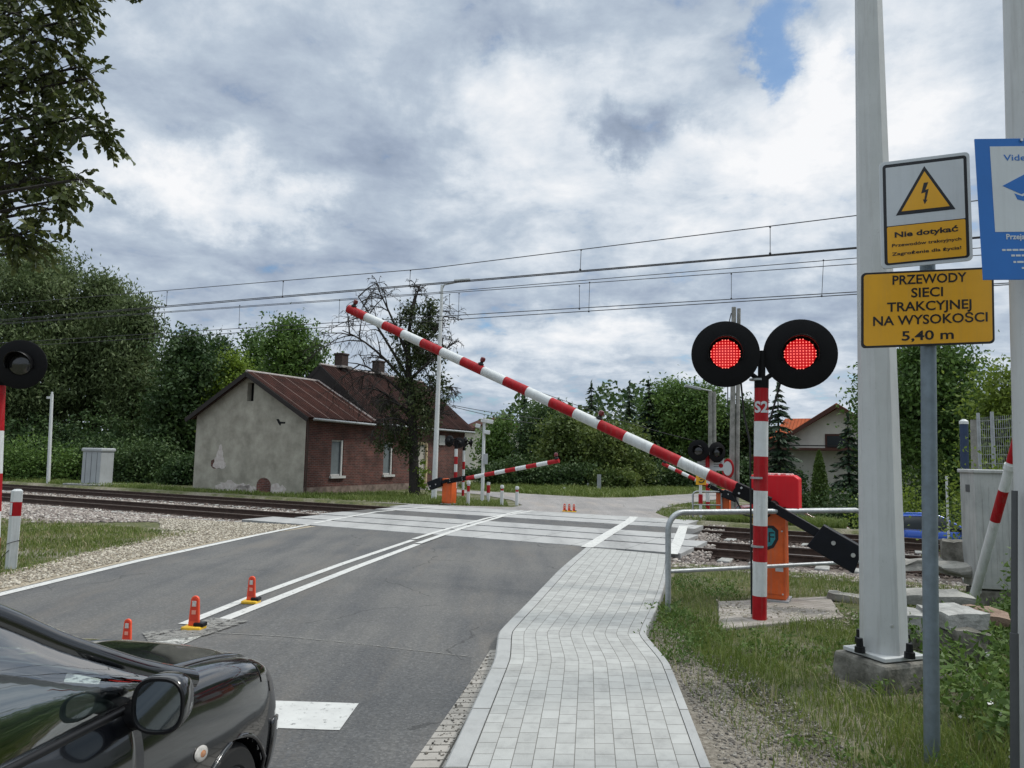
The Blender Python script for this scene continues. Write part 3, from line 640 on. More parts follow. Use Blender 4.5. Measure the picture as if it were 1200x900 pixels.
# ------------------------------------------------------------------ rails and sleepers
def track(n0, n1, label):
    c = (n0+n1)/2; root = thing('railway_track', tw(-10, c, -.17), label, 'railway track', 'railway tracks'); off = root.location
    for n in (n0, n1):
        prof = [(-.07, -.172), (.07, -.172), (.07, -.155), (.012, -.13), (.012, -.045), (.036, -.035), (.036, 0), (-.036, 0), (-.036, -.035), (-.012, -.045), (-.012, -.13), (-.07, -.155)]
        mb = MB(); A = [tw(-170, n+a, z) for a, z in prof]; B = [tw(170, n+a, z) for a, z in prof]; k = len(prof)
        for i in range(k): mb.add([A[i], A[(i+1) % k], B[(i+1) % k], B[i]], [(0, 1, 2, 3)], 1 if i == 6 else 0)
        mb.build('rail', ['rail', 'railtop'], root, off=off)
    me = None; far = MB()
    ts = [t for t in np.arange(-60, 24, .62) if not (-15.4 < t < -4.2)]
    R = Rz(-TH)
    for t in np.arange(-150, 90, .62):
        if -60 <= t < 24: continue
        far.box(tw(t, c, -.235), (.26, 2.5, .15), R)
    o = far.build('sleepers', 'paleconcrete', root, off=off); o['kind'] = 'stuff'
    ts = sorted(ts, key=lambda t: tw(t, c).length)[:96]
    for t in ts:
        p = tw(t, c, -.235) - off
        if me is None:
            mb = MB(); mb.box((0, 0, 0), (.26, 2.5, .15), R); s = mb.build('sleeper', 'paleconcrete', root, bevel=.02); me = s.data; s.location = p
        else:
            s2 = s.copy(); COL.objects.link(s2); s2.parent = root; s2.location = p
track(RAILS[0], RAILS[1], 'nearer of the two rusty rail tracks on the pale gravel bed'); track(RAILS[2], RAILS[3], 'farther rusty rail track, on the side of the old brick house')

# ------------------------------------------------------------------ overhead wires
def wires():
    def cat_line(n, mes, con, drops, label):
        root = thing('overhead_line', tw(-10, n, 0), label, 'overhead line', 'overhead lines above the tracks'); off = root.location
        def ext(p, q, s): return p + (q-p)*s
        for (nm, spec, r) in (('messenger_wire', mes, .011), ('contact_wire', con, .013)):
            for (pts, dn) in spec:
                P = [atn(x, y, n+dn) for x, y in pts]; P = [ext(P[1], P[0], 3.0)] + P + [ext(P[-2], P[-1], 2.2)]
                mb = MB(); mb.tube(P, r, 6); mb.build(nm, 'wire', root, off=off)
        for (x0, y0, x1, y1) in drops:
            mb = MB(); mb.tube([atn(x0, y0, n), atn(x1, y1, n)], .008, 5); mb.sphere(atn(x1, y1, n), .03, seg=6, rings=4); mb.sphere(atn(x0, y0, n), .025, seg=6, rings=4)
            mb.build('dropper', 'wire', root, off=off)
    cat_line(16.95, [([(0, 356.7), (500, 314.8), (1008, 252)], 0)], [([(0, 375), (500, 332.6), (1008, 289.5)], 0), ([(0, 376.5), (500, 334), (1008, 290.8)], .03)],
             [(196, 342, 195, 358), (332, 330, 331, 348), (481, 317, 480, 335), (681, 293, 680, 316), (902.5, 266, 902.5, 297)],
             'upper pair of long overhead wires with droppers, over the nearer track')
    cat_line(21.0, [([(0, 379), (500, 343.6), (1008, 302)], 0), ([(0, 380), (500, 345), (1008, 309)], .08)], [([(0, 402), (500, 371.5), (1008, 341.8)], 0), ([(0, 407), (500, 376.5), (1008, 344.5)], .1)],
             [(181, 363, 181, 390), (193, 367, 192, 394), (281, 358, 280, 384), (398, 352, 397, 378), (527, 345, 526, 372), (538, 344, 537, 375), (679, 335, 679, 362), (691, 331, 690, 365), (857, 321, 857, 350), (965, 305, 963, 347)],
             'lower twin overhead wires with droppers, over the track by the brick house')
    def plain(label, pts, r):
        mb = MB(); mb.tube(pts, r, 5); o = mb.build('overhead_wire', 'wire'); tag(o, label, 'cable')
    A, B = atY(598, 447, 30), atY(835, 521, 60); mid = [A.lerp(B, f) - Vector((0, 0, .25*math.sin(f*PI))) for f in np.linspace(0, 1, 12)]
    plain('thin service cable running down behind the striped boom to the lamp post', mid, .016)
    A, B = atY(520, 473, 38), atY(690, 492, 62); plain('upper of two slack cables behind the house gable', [A.lerp(B, f) - Vector((0, 0, .3*math.sin(f*PI))) for f in np.linspace(0, 1, 10)], .018)
    A, B = atY(520, 474, 38), atY(690, 497, 62); plain('lower of two slack cables behind the house gable', [A.lerp(B, f) - Vector((0, 0, .45*math.sin(f*PI))) for f in np.linspace(0, 1, 10)], .018)
wires()

# ------------------------------------------------------------------ signals
def frame(fd):                                   # a right-handed frame looking against fd: a = right as seen, b = up
    fd = Vector(fd).normalized(); b = Vector((0, 0, 1)); b = (b - fd*b.dot(fd)).normalized(); a = b.cross(fd).normalized(); return a, b, fd
def signal(name, loc, label, heads, post_r, top, bands, group='crossing warning signals', first_red=True, text=None, brkt=None, lean=Vector((0, 0, 0))):
    root = thing(name, loc, label, 'warning signal', group)
    mb = MB(); pts, mis = [], []; zs = bands
    P = lambda z: Vector((0, 0, z)) + lean*(z/top)
    if True:
        for i in range(len(zs)-1):
            mb.tube([P(zs[i]), P(zs[i+1])], post_r, 24, mi=i % 2, caps=True)
        mb.build('post', ['red', 'white'], root, smooth=40)
    cap = MB(); cap.tube([P(zs[-1]-.0), P(zs[-1]+.14)], post_r*1.02, 20); cap.tube([P(zs[-1]+.14), P(top+.22)], post_r*.55, 12)
    for h in heads: cap.tube([P(top - .16), Vector(h[0]) - Vector(h[2]).normalized()*.10], .03, 8); cap.tube([P(top + .16), Vector(h[0]) - Vector(h[2]).normalized()*.10 + Vector((0, 0, .05))], .025, 8)
    cap.build('bracket', 'matte', root, smooth=40)
    for (c, r, fd, lit) in heads:
        c = Vector(c); a, b, f = frame(fd)
        hb = MB(); k = r/.42
        hb.lathe([(0, -.03), (r*.6, -.028), (r*.98, -.012), (r, -.004), (r, .008), (r*.975, .014), (.20*k, .012), (.19*k, .012)], c, f, 48)
        hb.lathe([(.20*k, -.02), (.20*k, -.13*k), (.15*k, -.19*k), (0, -.20*k)], c, f, 28)
        h = hb.build('lamp_head', 'matte' if lit or r > .3 else 'black', root, smooth=50)
        vb = MB(); n = 40; rr = .215*k
        ring = []
        for kk in range(n+1):
            an = -.62*PI + 1.24*PI*kk/n + PI/2; d = a*math.cos(an) + b*math.sin(an); ln = .24*k*(.45 + .55*max(0, math.sin(an*1.0)))
            ring.append((c + d*rr + f*.01, c + d*(rr*.99) + f*ln))
        vb.grid([[p[0] for p in ring], [p[1] for p in ring]]); v = vb.build('visor', 'black', h, smooth=60)
        sm = v.modifiers.new('s', 'SOLIDIFY'); sm.thickness = .006
        lb = MB(); R = .178*k
        lb.lathe([(0, .030), (R*.6, .026), (R*.95, .016), (R, .008)], c, f, 36)
        lens = lb.build('lens', 'ledback' if lit else 'lensoff', h, smooth=60)
        if lit:
            db = MB(); st = R*2/10.2
            for i in range(-5, 6):
                for j in range(-5, 6):
                    if i*i+j*j > 27.5: continue
                    q = c + a*(i*st) + b*(j*st); rr2 = math.hypot(i*st, j*st); hh = .034 - .012*(rr2/R)**2
                    db.lathe([(0, .004), (.0068, .002), (.008, 0)], q + f*hh, f, 8)
            db.build('led_array', 'led', h, smooth=60)
    if text:
        tx, zc, size, fa = text; tb = MB(); base = math.atan2(fa[1], fa[0])
        def wrap(v):
            an = base + v.x/post_r; return P(zc + v.y) + Vector((math.cos(an), math.sin(an), 0))*(post_r+.003)
        add_text(tb, tx, size, None, bold=.006, wrap=wrap); tb.build('lettering', 'signwhite', root)
    return root
s2 = g(890, 727)
def loc_of(px, py, Y, root): return atY(px, py, Y) - root
zb = lambda y, px=891: atY(px, y, s2.y).z
bands = [0, zb(698), zb(658), zb(616), zb(575), zb(535), zb(494), zb(455)]
fd = (-.24, -.97, -.03)
hd = [(loc_of(850, 415, s2.y-.06, s2), .405, fd, True), (loc_of(937.5, 415, s2.y-.14, s2), .425, (-.30, -.95, -.03), True)]
ln = atY(893.5, 455, s2.y) - s2; ln.z = 0
signal('crossing_signal', s2, 'tall signal with two lit red lamps on a red and white post marked S2', hd, .083, zb(432), bands, text=('S2', zb(478), .185, (-s2.x-.35, -s2.y)), lean=ln*.9)
ls = atY(-7, 648, 13.0); ls.z = 0; Yl = ls.y
zl = lambda y: atY(0, y, Yl).z
signal('crossing_signal', ls, 'unlit dark lamp of a signal at the left edge, in front of the willows', [(atY(24, 427, Yl-.1)-ls, .43, (.18, -.98, -.06), False)], .085, zl(440), [0, .3, .75, zl(555), zl(505), zl(452)],
       lean=(atY(-1, 452, Yl)-ls)*Vector((1, 0, 0)) if False else Vector((atY(-0.5, 452, Yl).x-ls.x, 0, 0)))

# ------------------------------------------------------------------ barriers
def barrier(name, loc, label, H, tip, hold, piv, cw, yarm, segs, br, hood=False, emblem=False, lamps=(), wdt=.42, lampr=.045):
    root = thing(name, loc, label, 'level crossing barrier', 'level crossing barriers', rz=-TH)
    mb = MB(); mb.box((0, 0, H/2+.02), (wdt, .36, H-.04)); c = mb.build('cabinet', 'orange', root, bevel=.015)
    d = MB(); d.box((0, -.186, H*.46), (wdt*.86, .012, H*.74)); d.build('door', 'orange', c, bevel=.004)
    d = MB(); d.box((wdt*.25, -.195, H*.97), (.12, .05, .05)); d.build('latch', 'bolt', c, bevel=.008)
    d = MB(); d.box((0, 0, .02), (wdt*1.16, .44, .04)); d.build('base_plate', 'steel', c, bevel=.005)
    A = Vector((tip[0], yarm, tip[1])); B = Vector((hold[0], yarm, hold[1])); Pv = Vector((piv[0], yarm, piv[1])); Cw = Vector((cw[0], yarm, cw[1]))
    bm_ = MB()
    for i in range(segs):
        p, q = A.lerp(B, i/segs), A.lerp(B, (i+1)/segs)
        bm_.tube([p, q], br, 18, mi=i % 2)
    boom = bm_.build('boom', ['red', 'white'], root, smooth=40)
    d = (A-B).normalized(); upv = Vector((0, 1, 0)).cross(d); upv = upv if upv.z > 0 else -upv
    for f in lamps:
        p = A.lerp(B, f) + upv*br; l = MB(); k = lampr/.045
        l.lathe([(.05*k, -.012), (.055*k, .02*k), (.03*k, .035*k), (.028*k, .06*k)], p, upv, 14); o = l.build('lamp_base', 'rubber', boom, smooth=40)
        l = MB(); l.lathe([(.03*k, .055*k), (.044*k, .065*k), (.047*k, .10*k), (.04*k, .13*k), (0, .145*k)], p, upv, 14); l.build('boom_lamp', 'bulb', boom, smooth=40)
    ang = math.atan2(-d.z, -d.x); Ra = Matrix.Rotation(-ang, 3, 'Y')
    h = MB(); m = B.lerp(Pv, .5); h.box(B + (Pv-B)*.42, ((Pv-B).length*1.0, br*2.0, br*2.3), Ra)
    h.tube([Pv + Vector((0, -.06, 0)), Vector((piv[0], .05, piv[1]))], br*.9, 16)
    hd_ = h.build('boom_holder', 'matte', root, bevel=.012)
    for q in (.1, .75):
        for s_ in (-.5, .5):
            b = MB(); b.tube([B.lerp(Pv, q)+upv*br*s_ + Vector((0, -br*1.0, 0)), B.lerp(Pv, q)+upv*br*s_ + Vector((0, -br*1.0-.016, 0))], .014*br/.075, 8); b.build('bolt', 'bolt', hd_)
    cwd = (Cw-Pv); L = cwd.length; cwd.normalize(); Rc = Matrix.Rotation(-math.atan2(cwd.z, cwd.x), 3, 'Y'); cu = Rc @ Vector((0, 0, 1))
    w = MB(); w.box(Pv + cwd*(L*.33), (L*.66, br*1.1, br*1.5), Rc); arm = w.build('counterweight_arm', 'navy', root, bevel=.008)
    w = MB(); blk = [(-.30, -.20), (-.26, .13), (.25, .13), (.30, -.20)]; k = br/.075
    fr_ = (Cw - cwd*(.22*k) - Vector((0, br*1.3, 0)), cwd*k, cu*k, Vector((0, 1, 0)))
    w.prism(blk, br*2.6, fr_); cwt = w.build('counterweight', 'navy', root, bevel=.012)
    for q in (-.05, .16):
        b = MB(); p = Cw - cwd*(.22*k) + cwd*(q*k*1.2) + cu*(.0-.04*q)*k - Vector((0, br*1.3, 0)); b.tube([p, p - Vector((0, .015, 0))], .026*k, 10); b.build('bolt', 'bolt', cwt)
    return root, upv, A, B
t0, n0 = tn(3.6, 10.36); zt = .02
near, upv, A_, B_ = barrier('barrier', (3.6, 10.36, 0), 'big red and white boom slanting half raised across the road, with orange cabinet', 1.24, (-7.25, 4.49), (-.387, 1.50), (.05, 1.28), (1.07, .71), -.26, 17, .079, lamps=(.012, .40, .70), lampr=.042)
near.rotation_euler.z = -TH
# red hood behind the arm, mounted on the cabinet
def near_extra():
    rt = near; Mi = (Matrix.Translation((3.6, 10.36, 0)) @ Matrix.Rotation(-TH, 4, 'Z')).inverted()
    y = .30
    p = lambda px, py: Mi @ atn(px, py, n0 + y)
    a, b, c, d = p(884, 556), p(933, 557), p(938.5, 561), p(939, 597)
    mb = MB(); poly = [(a.x, d.z), (a.x, a.z), (b.x, b.z), (c.x, c.z), (d.x, d.z)]
    fr_ = (Vector((0, -.02, 0)), Vector((1, 0, 0)), Vector((0, 0, 1)), Vector((0, 1, 0)))
    mb.prism([(q[0], q[1]) for q in poly], .42, fr_); hood = mb.build('hood', 'redplastic', rt, bevel=.014)
    m2 = MB(); m2.box(((a.x+d.x)/2-.03, .19, a.z+.0), ((d.x-a.x)-.12, .36, .05)); m2.build('hood_lid', mat('scuffed_red', (.45, .05, .055), .55, scale=14, col2=(.72, .58, .56), lo=.45, hi=.55), hood, bevel=.015)
    m3 = MB(); m3.box(((a.x+b.x)/2+.03, .05, (d.z+1.2)/2-.02), (.3, .2, abs(d.z-1.2)+.12)); m3.build('hood_bracket', 'black', hood)
    # teal emblem with black outline and letter
    c = (.125, .735) ; sh = [(-.15, .14), (.10, .14), (.155, .09), (.155, -.02), (.10, -.12), (.0, -.165), (-.10, -.12), (-.15, -.04)]
    fr0 = (Vector((-.05, -.1945, .86)), Vector((1, 0, 0)), Vector((0, 0, 1)), Vector((0, -1, 0)))
    e = MB(); e.prism([(q[0]*1.12, q[1]*1.12) for q in sh], .002, fr0, 0)
    fr1 = (Vector((-.05, -.1966, .86)), Vector((1, 0, 0)), Vector((0, 0, 1)), Vector((0, -1, 0))); e.prism([(q[0]*.86, q[1]*.86) for q in sh], .002, fr1, 1)
    fr2 = (Vector((-.04, -.1990, .855)), Vector((1, 0, 0)), Vector((0, 0, 1)), Vector((0, -1, 0))); add_text(e, 'UF', .20, fr2, bold=.0, mi=0)
    e.build('emblem', ['ink', 'teal'], rt)
near_extra()
fb = g(526, 591); barrier('barrier', fb, 'distant orange barrier by the brick house, its short striped boom rising to the right', .96, (4.56, 1.73), (.82, .99), (.0, .88), (-.66, .65), -.24, 9, .075, lamps=(.02,), lampr=.07)
fc = g(848, 606); barrier('barrier', fc, 'distant orange barrier beyond the tracks on the right, boom rising to the left', .9, (-1.98, 1.71), (-.42, 1.00), (.0, .84), (.42, .69), -.24, 7, .06, lamps=(.03,), lampr=.06)

def near_details():
    c = MB(); r0 = s2; a = atY(868, 445, s2.y+.12)-r0; b = Vector((-.06, .09, zb(520))); c.tube([a, a.lerp(b, .4)+Vector((0, .02, -.12)), b, Vector((-.06, .095, .05))], .012, 6)
    a2 = atY(915, 447, s2.y+.12)-r0; b2 = Vector((.07, .09, zb(520))); c.tube([a2, a2.lerp(b2, .5)+Vector((0, .02, -.08)), b2, Vector((.06, .10, .05))], .012, 6)
    sig = next(o for o in COL.objects if o.get('label', '').startswith('tall signal')); c.build('cable', 'rubber', sig)
    for z in (zb(560), zb(640), zb(445)):
        k = MB(); k.tube([(0, 0, z-.012), (0, 0, z+.012)], .088, 24); k.build('clamp_band', 'steel', sig, smooth=40)
    p = MB(); p.box((.13, -.196, .45), (.10, .003, .07)); p.build('sticker', 'signwhite', near)
    for x in (-.17, .17):
        for z in (.12, .95): q = MB(); q.tube([(x, -.192, z), (x, -.2, z)], .012, 8); q.build('bolt', 'bolt', near)
    h = MB(); h.tube([(-.45, -.30, 1.42), (-.30, -.32, 1.15), (-.05, -.25, 1.10), (.02, -.2, 1.16)], .012, 6); h.build('cable', 'rubber', near)
near_details()
# far signals
def far_signal(px, base_y, hy, heads, label, Yoff=0, bands_px=None, r=.07):
    p = g(px, base_y); z = lambda y: atY(px, y, p.y).z
    hs = [(atY(hx, hyy, p.y+.12)-p, rr, fdv, False) for hx, hyy, rr, fdv in heads]
    bz = [max(0, z(y)) for y in bands_px]; signal('crossing_signal', p, label, hs, r, z(hy), bz)
far_signal(533, 585, 519, [(526.5, 517, .24, (.55, .83, 0)), (538, 519, .22, (-.2, .98, 0))], 'distant signal with dark ribbed lamp heads, directly behind the orange cabinet by the house', bands_px=[585, 572, 561, 553, 544, 535, 526])
far_signal(542.4, 581, 520, [(545, 518, .24, (.9, -.3, 0)), (552, 519, .2, (.95, .3, 0))], 'thinner distant signal post, just right of the one behind the orange cabinet', bands_px=[581, 574, 565, 558, 550, 541, 528], r=.06)
def far_right_signal():
    p = g(829.5, 598); Y = p.y; z = lambda y: atY(829.5, y, Y).z
    signal('crossing_signal', p, 'distant signal with two round dark lamp heads and a white board beyond the tracks', [(atY(818.5, 528, Y-.1)-p, .40, (-.5, -.86, 0), False), (atY(840, 530, Y-.1)-p, .38, (.35, -.93, 0), False)], .075, z(534), [0, z(588), z(577), z(569), z(548), z(534)])
    root = [o for o in COL.objects if o.name.startswith('crossing_signal')][-1]
    r2 = None
    for o in COL.objects:
        if o.get('label', '').startswith('distant signal with two round dark'): r2 = o
    b = MB(); a0, a1 = atY(817, 551, Y+.12)-p, atY(848.5, 536, Y+.12)-p
    b.box((a0+a1)/2, (a1.x-a0.x, .012, a1.z-a0.z)); bd = b.build('board', 'signwhite', r2, bevel=.004)
    t = MB(); w = a1.x-a0.x; hh = a1.z-a0.z; cc = (a0+a1)/2
    for i in range(4):
        for s_ in (-1, 1):
            t.box(cc + Vector((s_*w*.26, -.009, hh*(.30-.17*i))), (w*.30, .004, hh*.035))
    t.build('board_text', 'ink', bd)
    t = MB(); t.lathe([(0, .012), (hh*.16, .012), (hh*.17, .008)], cc + Vector((w*.38, 0, -hh*.12)), (0, -1, 0), 18); t.build('board_emblem', 'red', bd)
far_right_signal()
# small yellow plate with a curved black mark, on the far railing side
def small_signs():
    p = g(826, 604); Y = p.y-1.0; q = g(821, 604); q.y = Y; q.x = atY(821, 590, Y).x; q.z = 0
    root = thing('marker_sign', q, 'small yellow plate with a black hooked mark on a white and red post', 'sign')
    c = atY(821, 562, Y)-q; s_ = Y/870
    b = MB(); b.tube([(0, 0, 0), (0, 0, .45)], .05, 12); b.build('post', 'white', root, smooth=40)
    b = MB(); b.tube([(0, 0, .45), (0, 0, .75)], .07, 12, mi=0); b.tube([(0, 0, .75), (0, 0, c.z)], .05, 12, mi=1); b.build('post', ['red', 'white'], root, smooth=40)
    b = MB(); b.box(c + Vector((0, -.06, 0)), (12*s_, .01, 12*s_)); pl_ = b.build('plate', 'yellow', root, bevel=.004)
    b = MB(); pts = [c + Vector((3.6*s_*math.cos(a), -.07, 3.2*s_*math.sin(a))) for a in np.linspace(-2.4, 2.2, 14)]; b.tube(pts, .02, 6); b.tube([c+Vector((-1.2*s_, -.07, 0)), c+Vector((1.5*s_, -.07, .4*s_))], .018, 6); b.build('mark', 'ink', pl_)
    # round prohibition sign seen at an angle on the twin concrete pole
small_signs()

# ------------------------------------------------------------------ masts, signs on the right
def mast():
    base = atY(1036, 771, 6.72); base.z = 0; zt_ = .22
    root = thing('traction_mast', (base.x, base.y, 0), 'thick pale grey tapered mast bolted to a concrete footing, right of the barrier', 'mast', 'pale steel masts on the right')
    mb = MB(); z0 = zt_+.035
    top = atY(1017.5, -5, base.y) - base; Lx = top.x/(top.z)
    mb.tube([(0, 0, z0), (Lx*9, 0, 9)], [.195, .085], 8, ph=rad(12)); mb.build('shaft', 'mast', root, smooth=25)
    b = MB(); b.tube([(0, 0, zt_), (0, 0, z0)], .33, 4, ph=rad(45+20)); pl_ = b.build('base_plate', 'mast', root, bevel=.006)
    for k in range(4):
        an = rad(45+20+90*k); an = rad(20+90*k+ -45); p = Vector((math.cos(an)*.245, math.sin(an)*.245, z0)); p = Vector((math.cos(rad(20+90*k))*.27, math.sin(rad(20+90*k))*.27, z0))
        c = MB(); c.tube([p, p+Vector((0, 0, .05)), p+Vector((0, 0, .052)), p+Vector((0, 0, .12))], [.045, .042, .03, .026], 10); c.build('bolt_cap', 'black', pl_, smooth=30)
    f = MB(); f.tube([(0, 0, -.05), (0, 0, zt_-.01), ], [.44, .41], 4, ph=rad(45+20)); f.build('footing', 'oldconcrete', root, bevel=.03)
    s_ = MB(); p = Vector((-.01, -.172, .50)); s_.tube([p, p-Vector((0, .012, 0))], .012, 8); s_.build('bolt', 'bolt', root)
    s_ = MB(); q0, q1 = atY(1054, 586, base.y-.02)-base, atY(1057, 650, base.y-.02)-base; s_.tube([q0, q1], .010, 6); s_.build('cable', 'white', root)
mast()
def sign_post():
    base = g(1092, 893); Y = base.y
    root = thing('sign_post', base, 'grey round steel post carrying two warning signs, in front of the thick mast', 'sign post')
    tp = atY(1084, 300, Y+.06)-base; tp.y = .03
    mb = MB(); mb.tube([(0, 0, -.05), tp], .0475, 20); mb.build('pole', 'greypole', root, smooth=40)
    def plate_frame(px4, Y0, dy):
        tl, tr, br_, bl = [atY(x, y, Y0 + (-dy if i in (1, 2) else dy)) - base for i, (x, y) in enumerate(px4)]
        c = (tl+tr+br_+bl)/4; a = ((tr-tl)+(br_-bl)); w = a.length/2; a.normalize(); b = ((tl-bl)+(tr-br_)); h = b.length/2; b.normalize(); n_ = a.cross(b).normalized(); b = b.normalized()
        return c, a, b, a.cross(b), w, h
    def rrect(w, h, r, n=5):
        out = []
        for (sx, sy, a0) in ((1, -1, -90), (1, 1, 0), (-1, 1, 90), (-1, -1, 180)):
            for k in range(n+1): an = rad(a0+90*k/n); out.append((sx*(w/2-r)+r*math.cos(an), sy*(h/2-r)+r*math.sin(an)))
        return out
    # upper sign
    c, a, b, n, w, h = plate_frame([(1030, 190), (1136.5, 178), (1140, 304.5), (1033.5, 316)], Y-.05, .062)
    s_ = MB(); F = lambda d, ox=0, oy=0: (c + n*d + a*ox + b*oy, a, b, n)
    s_.prism(rrect(w, h, .03), .012, F(-.012), 0); plate = s_.build('warning_sign', ['signwhite'], root, bevel=.002)
    m = MB(); m.prism(rrect(w*.93, h*.94, .022), .0012, F(.0003), 0)
    yh = h*.34; y0 = -h*.44
    m.prism(rrect(w*.86, h*.55, .004), .001, F(.0012, 0, h*.165), 1)
    m.prism(rrect(w*.86, yh*.985, .01), .001, F(.0012, 0, -h*.285), 2)
    tri = lambda k: [(-.5*k*1.06, -.33*k), (.5*k*1.06, -.33*k), (0, .60*k)]
    m.prism(tri(w*.62), .001, F(.0022, 0, h*.135), 0); m.prism(tri(w*.50), .001, F(.0032, 0, h*.139), 2)
    bolt = [(-.012, .20), (.045, .20), (.005, .075), (.048, .085), (.012, -.10), (.030, -.095), (-.008, -.17), (-.030, -.085), (-.012, -.09), (.006, .035), (-.050, .02)]
    m.prism([(x*w*.86, y*w*.72) for x, y in bolt], .001, F(.0042, .0, h*.150), 0)
    add_text(m, 'Nie dotykać', .052, F(.0022, 0, -h*.20), bold=.0016, width=w*.70)
    add_text(m, 'Przewodów trakcyjnych', .030, F(.0022, 0, -h*.295), bold=.0007, width=w*.76)
    add_text(m, 'Zagrożenie dla życia!', .030, F(.0022, 0, -h*.375), bold=.0007, width=w*.76)
    m.build('sign_face', ['ink', 'signwhite', 'yellow'], plate)
    c, a, b, n, w, h = plate_frame([(1009, 320.5), (1165, 312), (1165.5, 403), (1010, 407.5)], Y-.05, .045)
    s_ = MB(); s_.prism(rrect(w, h, .028), .012, F(-.012), 0); plate = s_.build('clearance_sign', ['ink'], root, bevel=.002)
    m = MB(); m.prism(rrect(w*.965, h*.945, .022), .0012, F(.0003), 1)
    for i, (tx, wd) in enumerate((('PRZEWODY', .56), ('SIECI', .24), ('TRAKCYJNEJ', .635), ('NA WYSOKOŚCI', .86), ('5,40 m', .39))):
        add_text(m, tx, h*.172, F(.0016, (.012, .0, .015, .018, -.0)[i]*w, h*(.375-.178*i - (.03 if i == 4 else 0))), bold=.0016, width=w*wd)
    m.build('sign_face', ['ink', 'yellow'], plate)
    for zz in (.2, -.2):
        k = MB(); p = c*0 + Vector((tp.x*(c.z+zz)/tp.z, .03, c.z+zz)); k.box(p, (.13, .11, .03)); k.build('clamp', 'steel', root, bevel=.006)
sign_post()
def right_mast():
    Y = 4.3; bx = atY(1192, 892, Y); R0 = .19; x0 = bx.x + R0 + .045
    root = thing('mast', (x0, Y, 0), 'pale mast cut by the right edge of the view, carrying the blue board', 'mast', 'pale steel masts on the right')
    tp = atY(1170.5, 5, Y); k = (tp.x + .165 + .055 - x0)/tp.z
    mb = MB(); mb.tube([(0, 0, -.05), (k*8, 0, 8)], [R0, R0-.025*8/ (tp.z)], 16, ph=.1); mb.build('shaft', 'mast', root, smooth=25)
    b = MB(); p0 = atY(1187, 900, Y-.02)-Vector((x0, Y, 0)); p1 = atY(1188.5, 742, Y-.02)-Vector((x0, Y, 0)); p2 = atY(1189, 575, Y-.02)-Vector((x0, Y, 0))
    b.tube([Vector((p0.x, p0.y, -.05)), p1, p1 + Vector((0, 0, .002)), p2], [.023, .022, .017, .016], 12); b.build('conduit', 'plasticgrey', root, smooth=40)
    # blue information board, strapped to the mast
    Yb = Y - .22; tl = atY(1145, 161, Yb); bl = atY(1152.5, 326.5, Yb); ctr = atY(1198, 160, Yb)
    w = (ctr.x - tl.x)*2; h = (tl.z - bl.z); c = Vector((tl.x + w/2, Yb, (tl.z+bl.z)/2))
    br_ = thing('information_board', c, 'blue board with a camera symbol, strapped to the mast at the right edge', 'sign')
    a = Vector((1, -.03, .02)).normalized(); bb = Vector((.003, 0, 1)); n = a.cross(bb).normalized(); bb = n.cross(a)
    F = lambda d, ox=0, oy=0: (Vector((0, 0, 0)) + n*d + a*ox + bb*oy, a, bb, n)
    s_ = MB(); s_.prism([(-w/2, -h/2), (w/2, -h/2), (w/2, h/2), (-w/2, h/2)], .008, F(-.008)); pl_ = s_.build('board', 'blue', br_, bevel=.001)
    m = MB(); sx = w/106.0; sy = h/166.0
    R_ = lambda x, y: ((x-1198)*sx, -(y-243.5)*sy)
    m.prism([R_(1161.5, 271), R_(1234, 271), R_(1234, 170), R_(1161.5, 170)], .0012, F(.0002), 0)
    m.prism([R_(1173, 217), R_(1200, 203), R_(1219, 216), R_(1194, 227)], .0012, F(.0014), 1)
    m.prism([R_(1186, 226), R_(1195, 229.5), R_(1214, 221), R_(1210, 228), R_(1196, 235), R_(1189, 233)], .0012, F(.0014), 1)
    ox, oy = R_(1193, 184); add_text(m, 'Video', 9.2*sy*1.1, F(.0014, ox, oy), bold=.0006, mi=1, width=33*sx)
    ox, oy = R_(1188, 277); add_text(m, 'Przejazd', 7.2*sy*1.2, F(.0006, ox, oy), bold=.0010, mi=0, width=29*sx)
    ox, oy = R_(1197.5, 288); add_text(m, 'm', 7*sy*1.25, F(.0006, ox, oy-.006), bold=.0008, mi=0)
    for (y, x0_) in ((292, 1168), (298.5, 1178), (306, 1180), (313, 1189)):
        xx = x0_
        while xx < 1198:
            l = 3 + (xx*7 % 5); p, q = R_(xx, y+1.2), R_(min(xx+l, 1228), y-1.0); m.prism([(p[0], p[1]), (q[0], p[1]), (q[0], q[1]), (p[0], q[1])], .0008, F(.0004), 0); xx += l + 1.2
    m.build('board_face', ['signwhite', 'blue'], pl_)
    st = MB(); st.box((R_(1196, 163)[0], -.006, R_(1196, 163)[1]), (.014, .008, .014)); st.build('rivet', 'bolt', pl_)
    st = MB(); st.box((.02, .02, h*.3), (w*.4, .03, .03)); st.box((.02, .02, -h*.3), (w*.4, .03, .03)); st.build('strap', 'steel', br_)
right_mast()
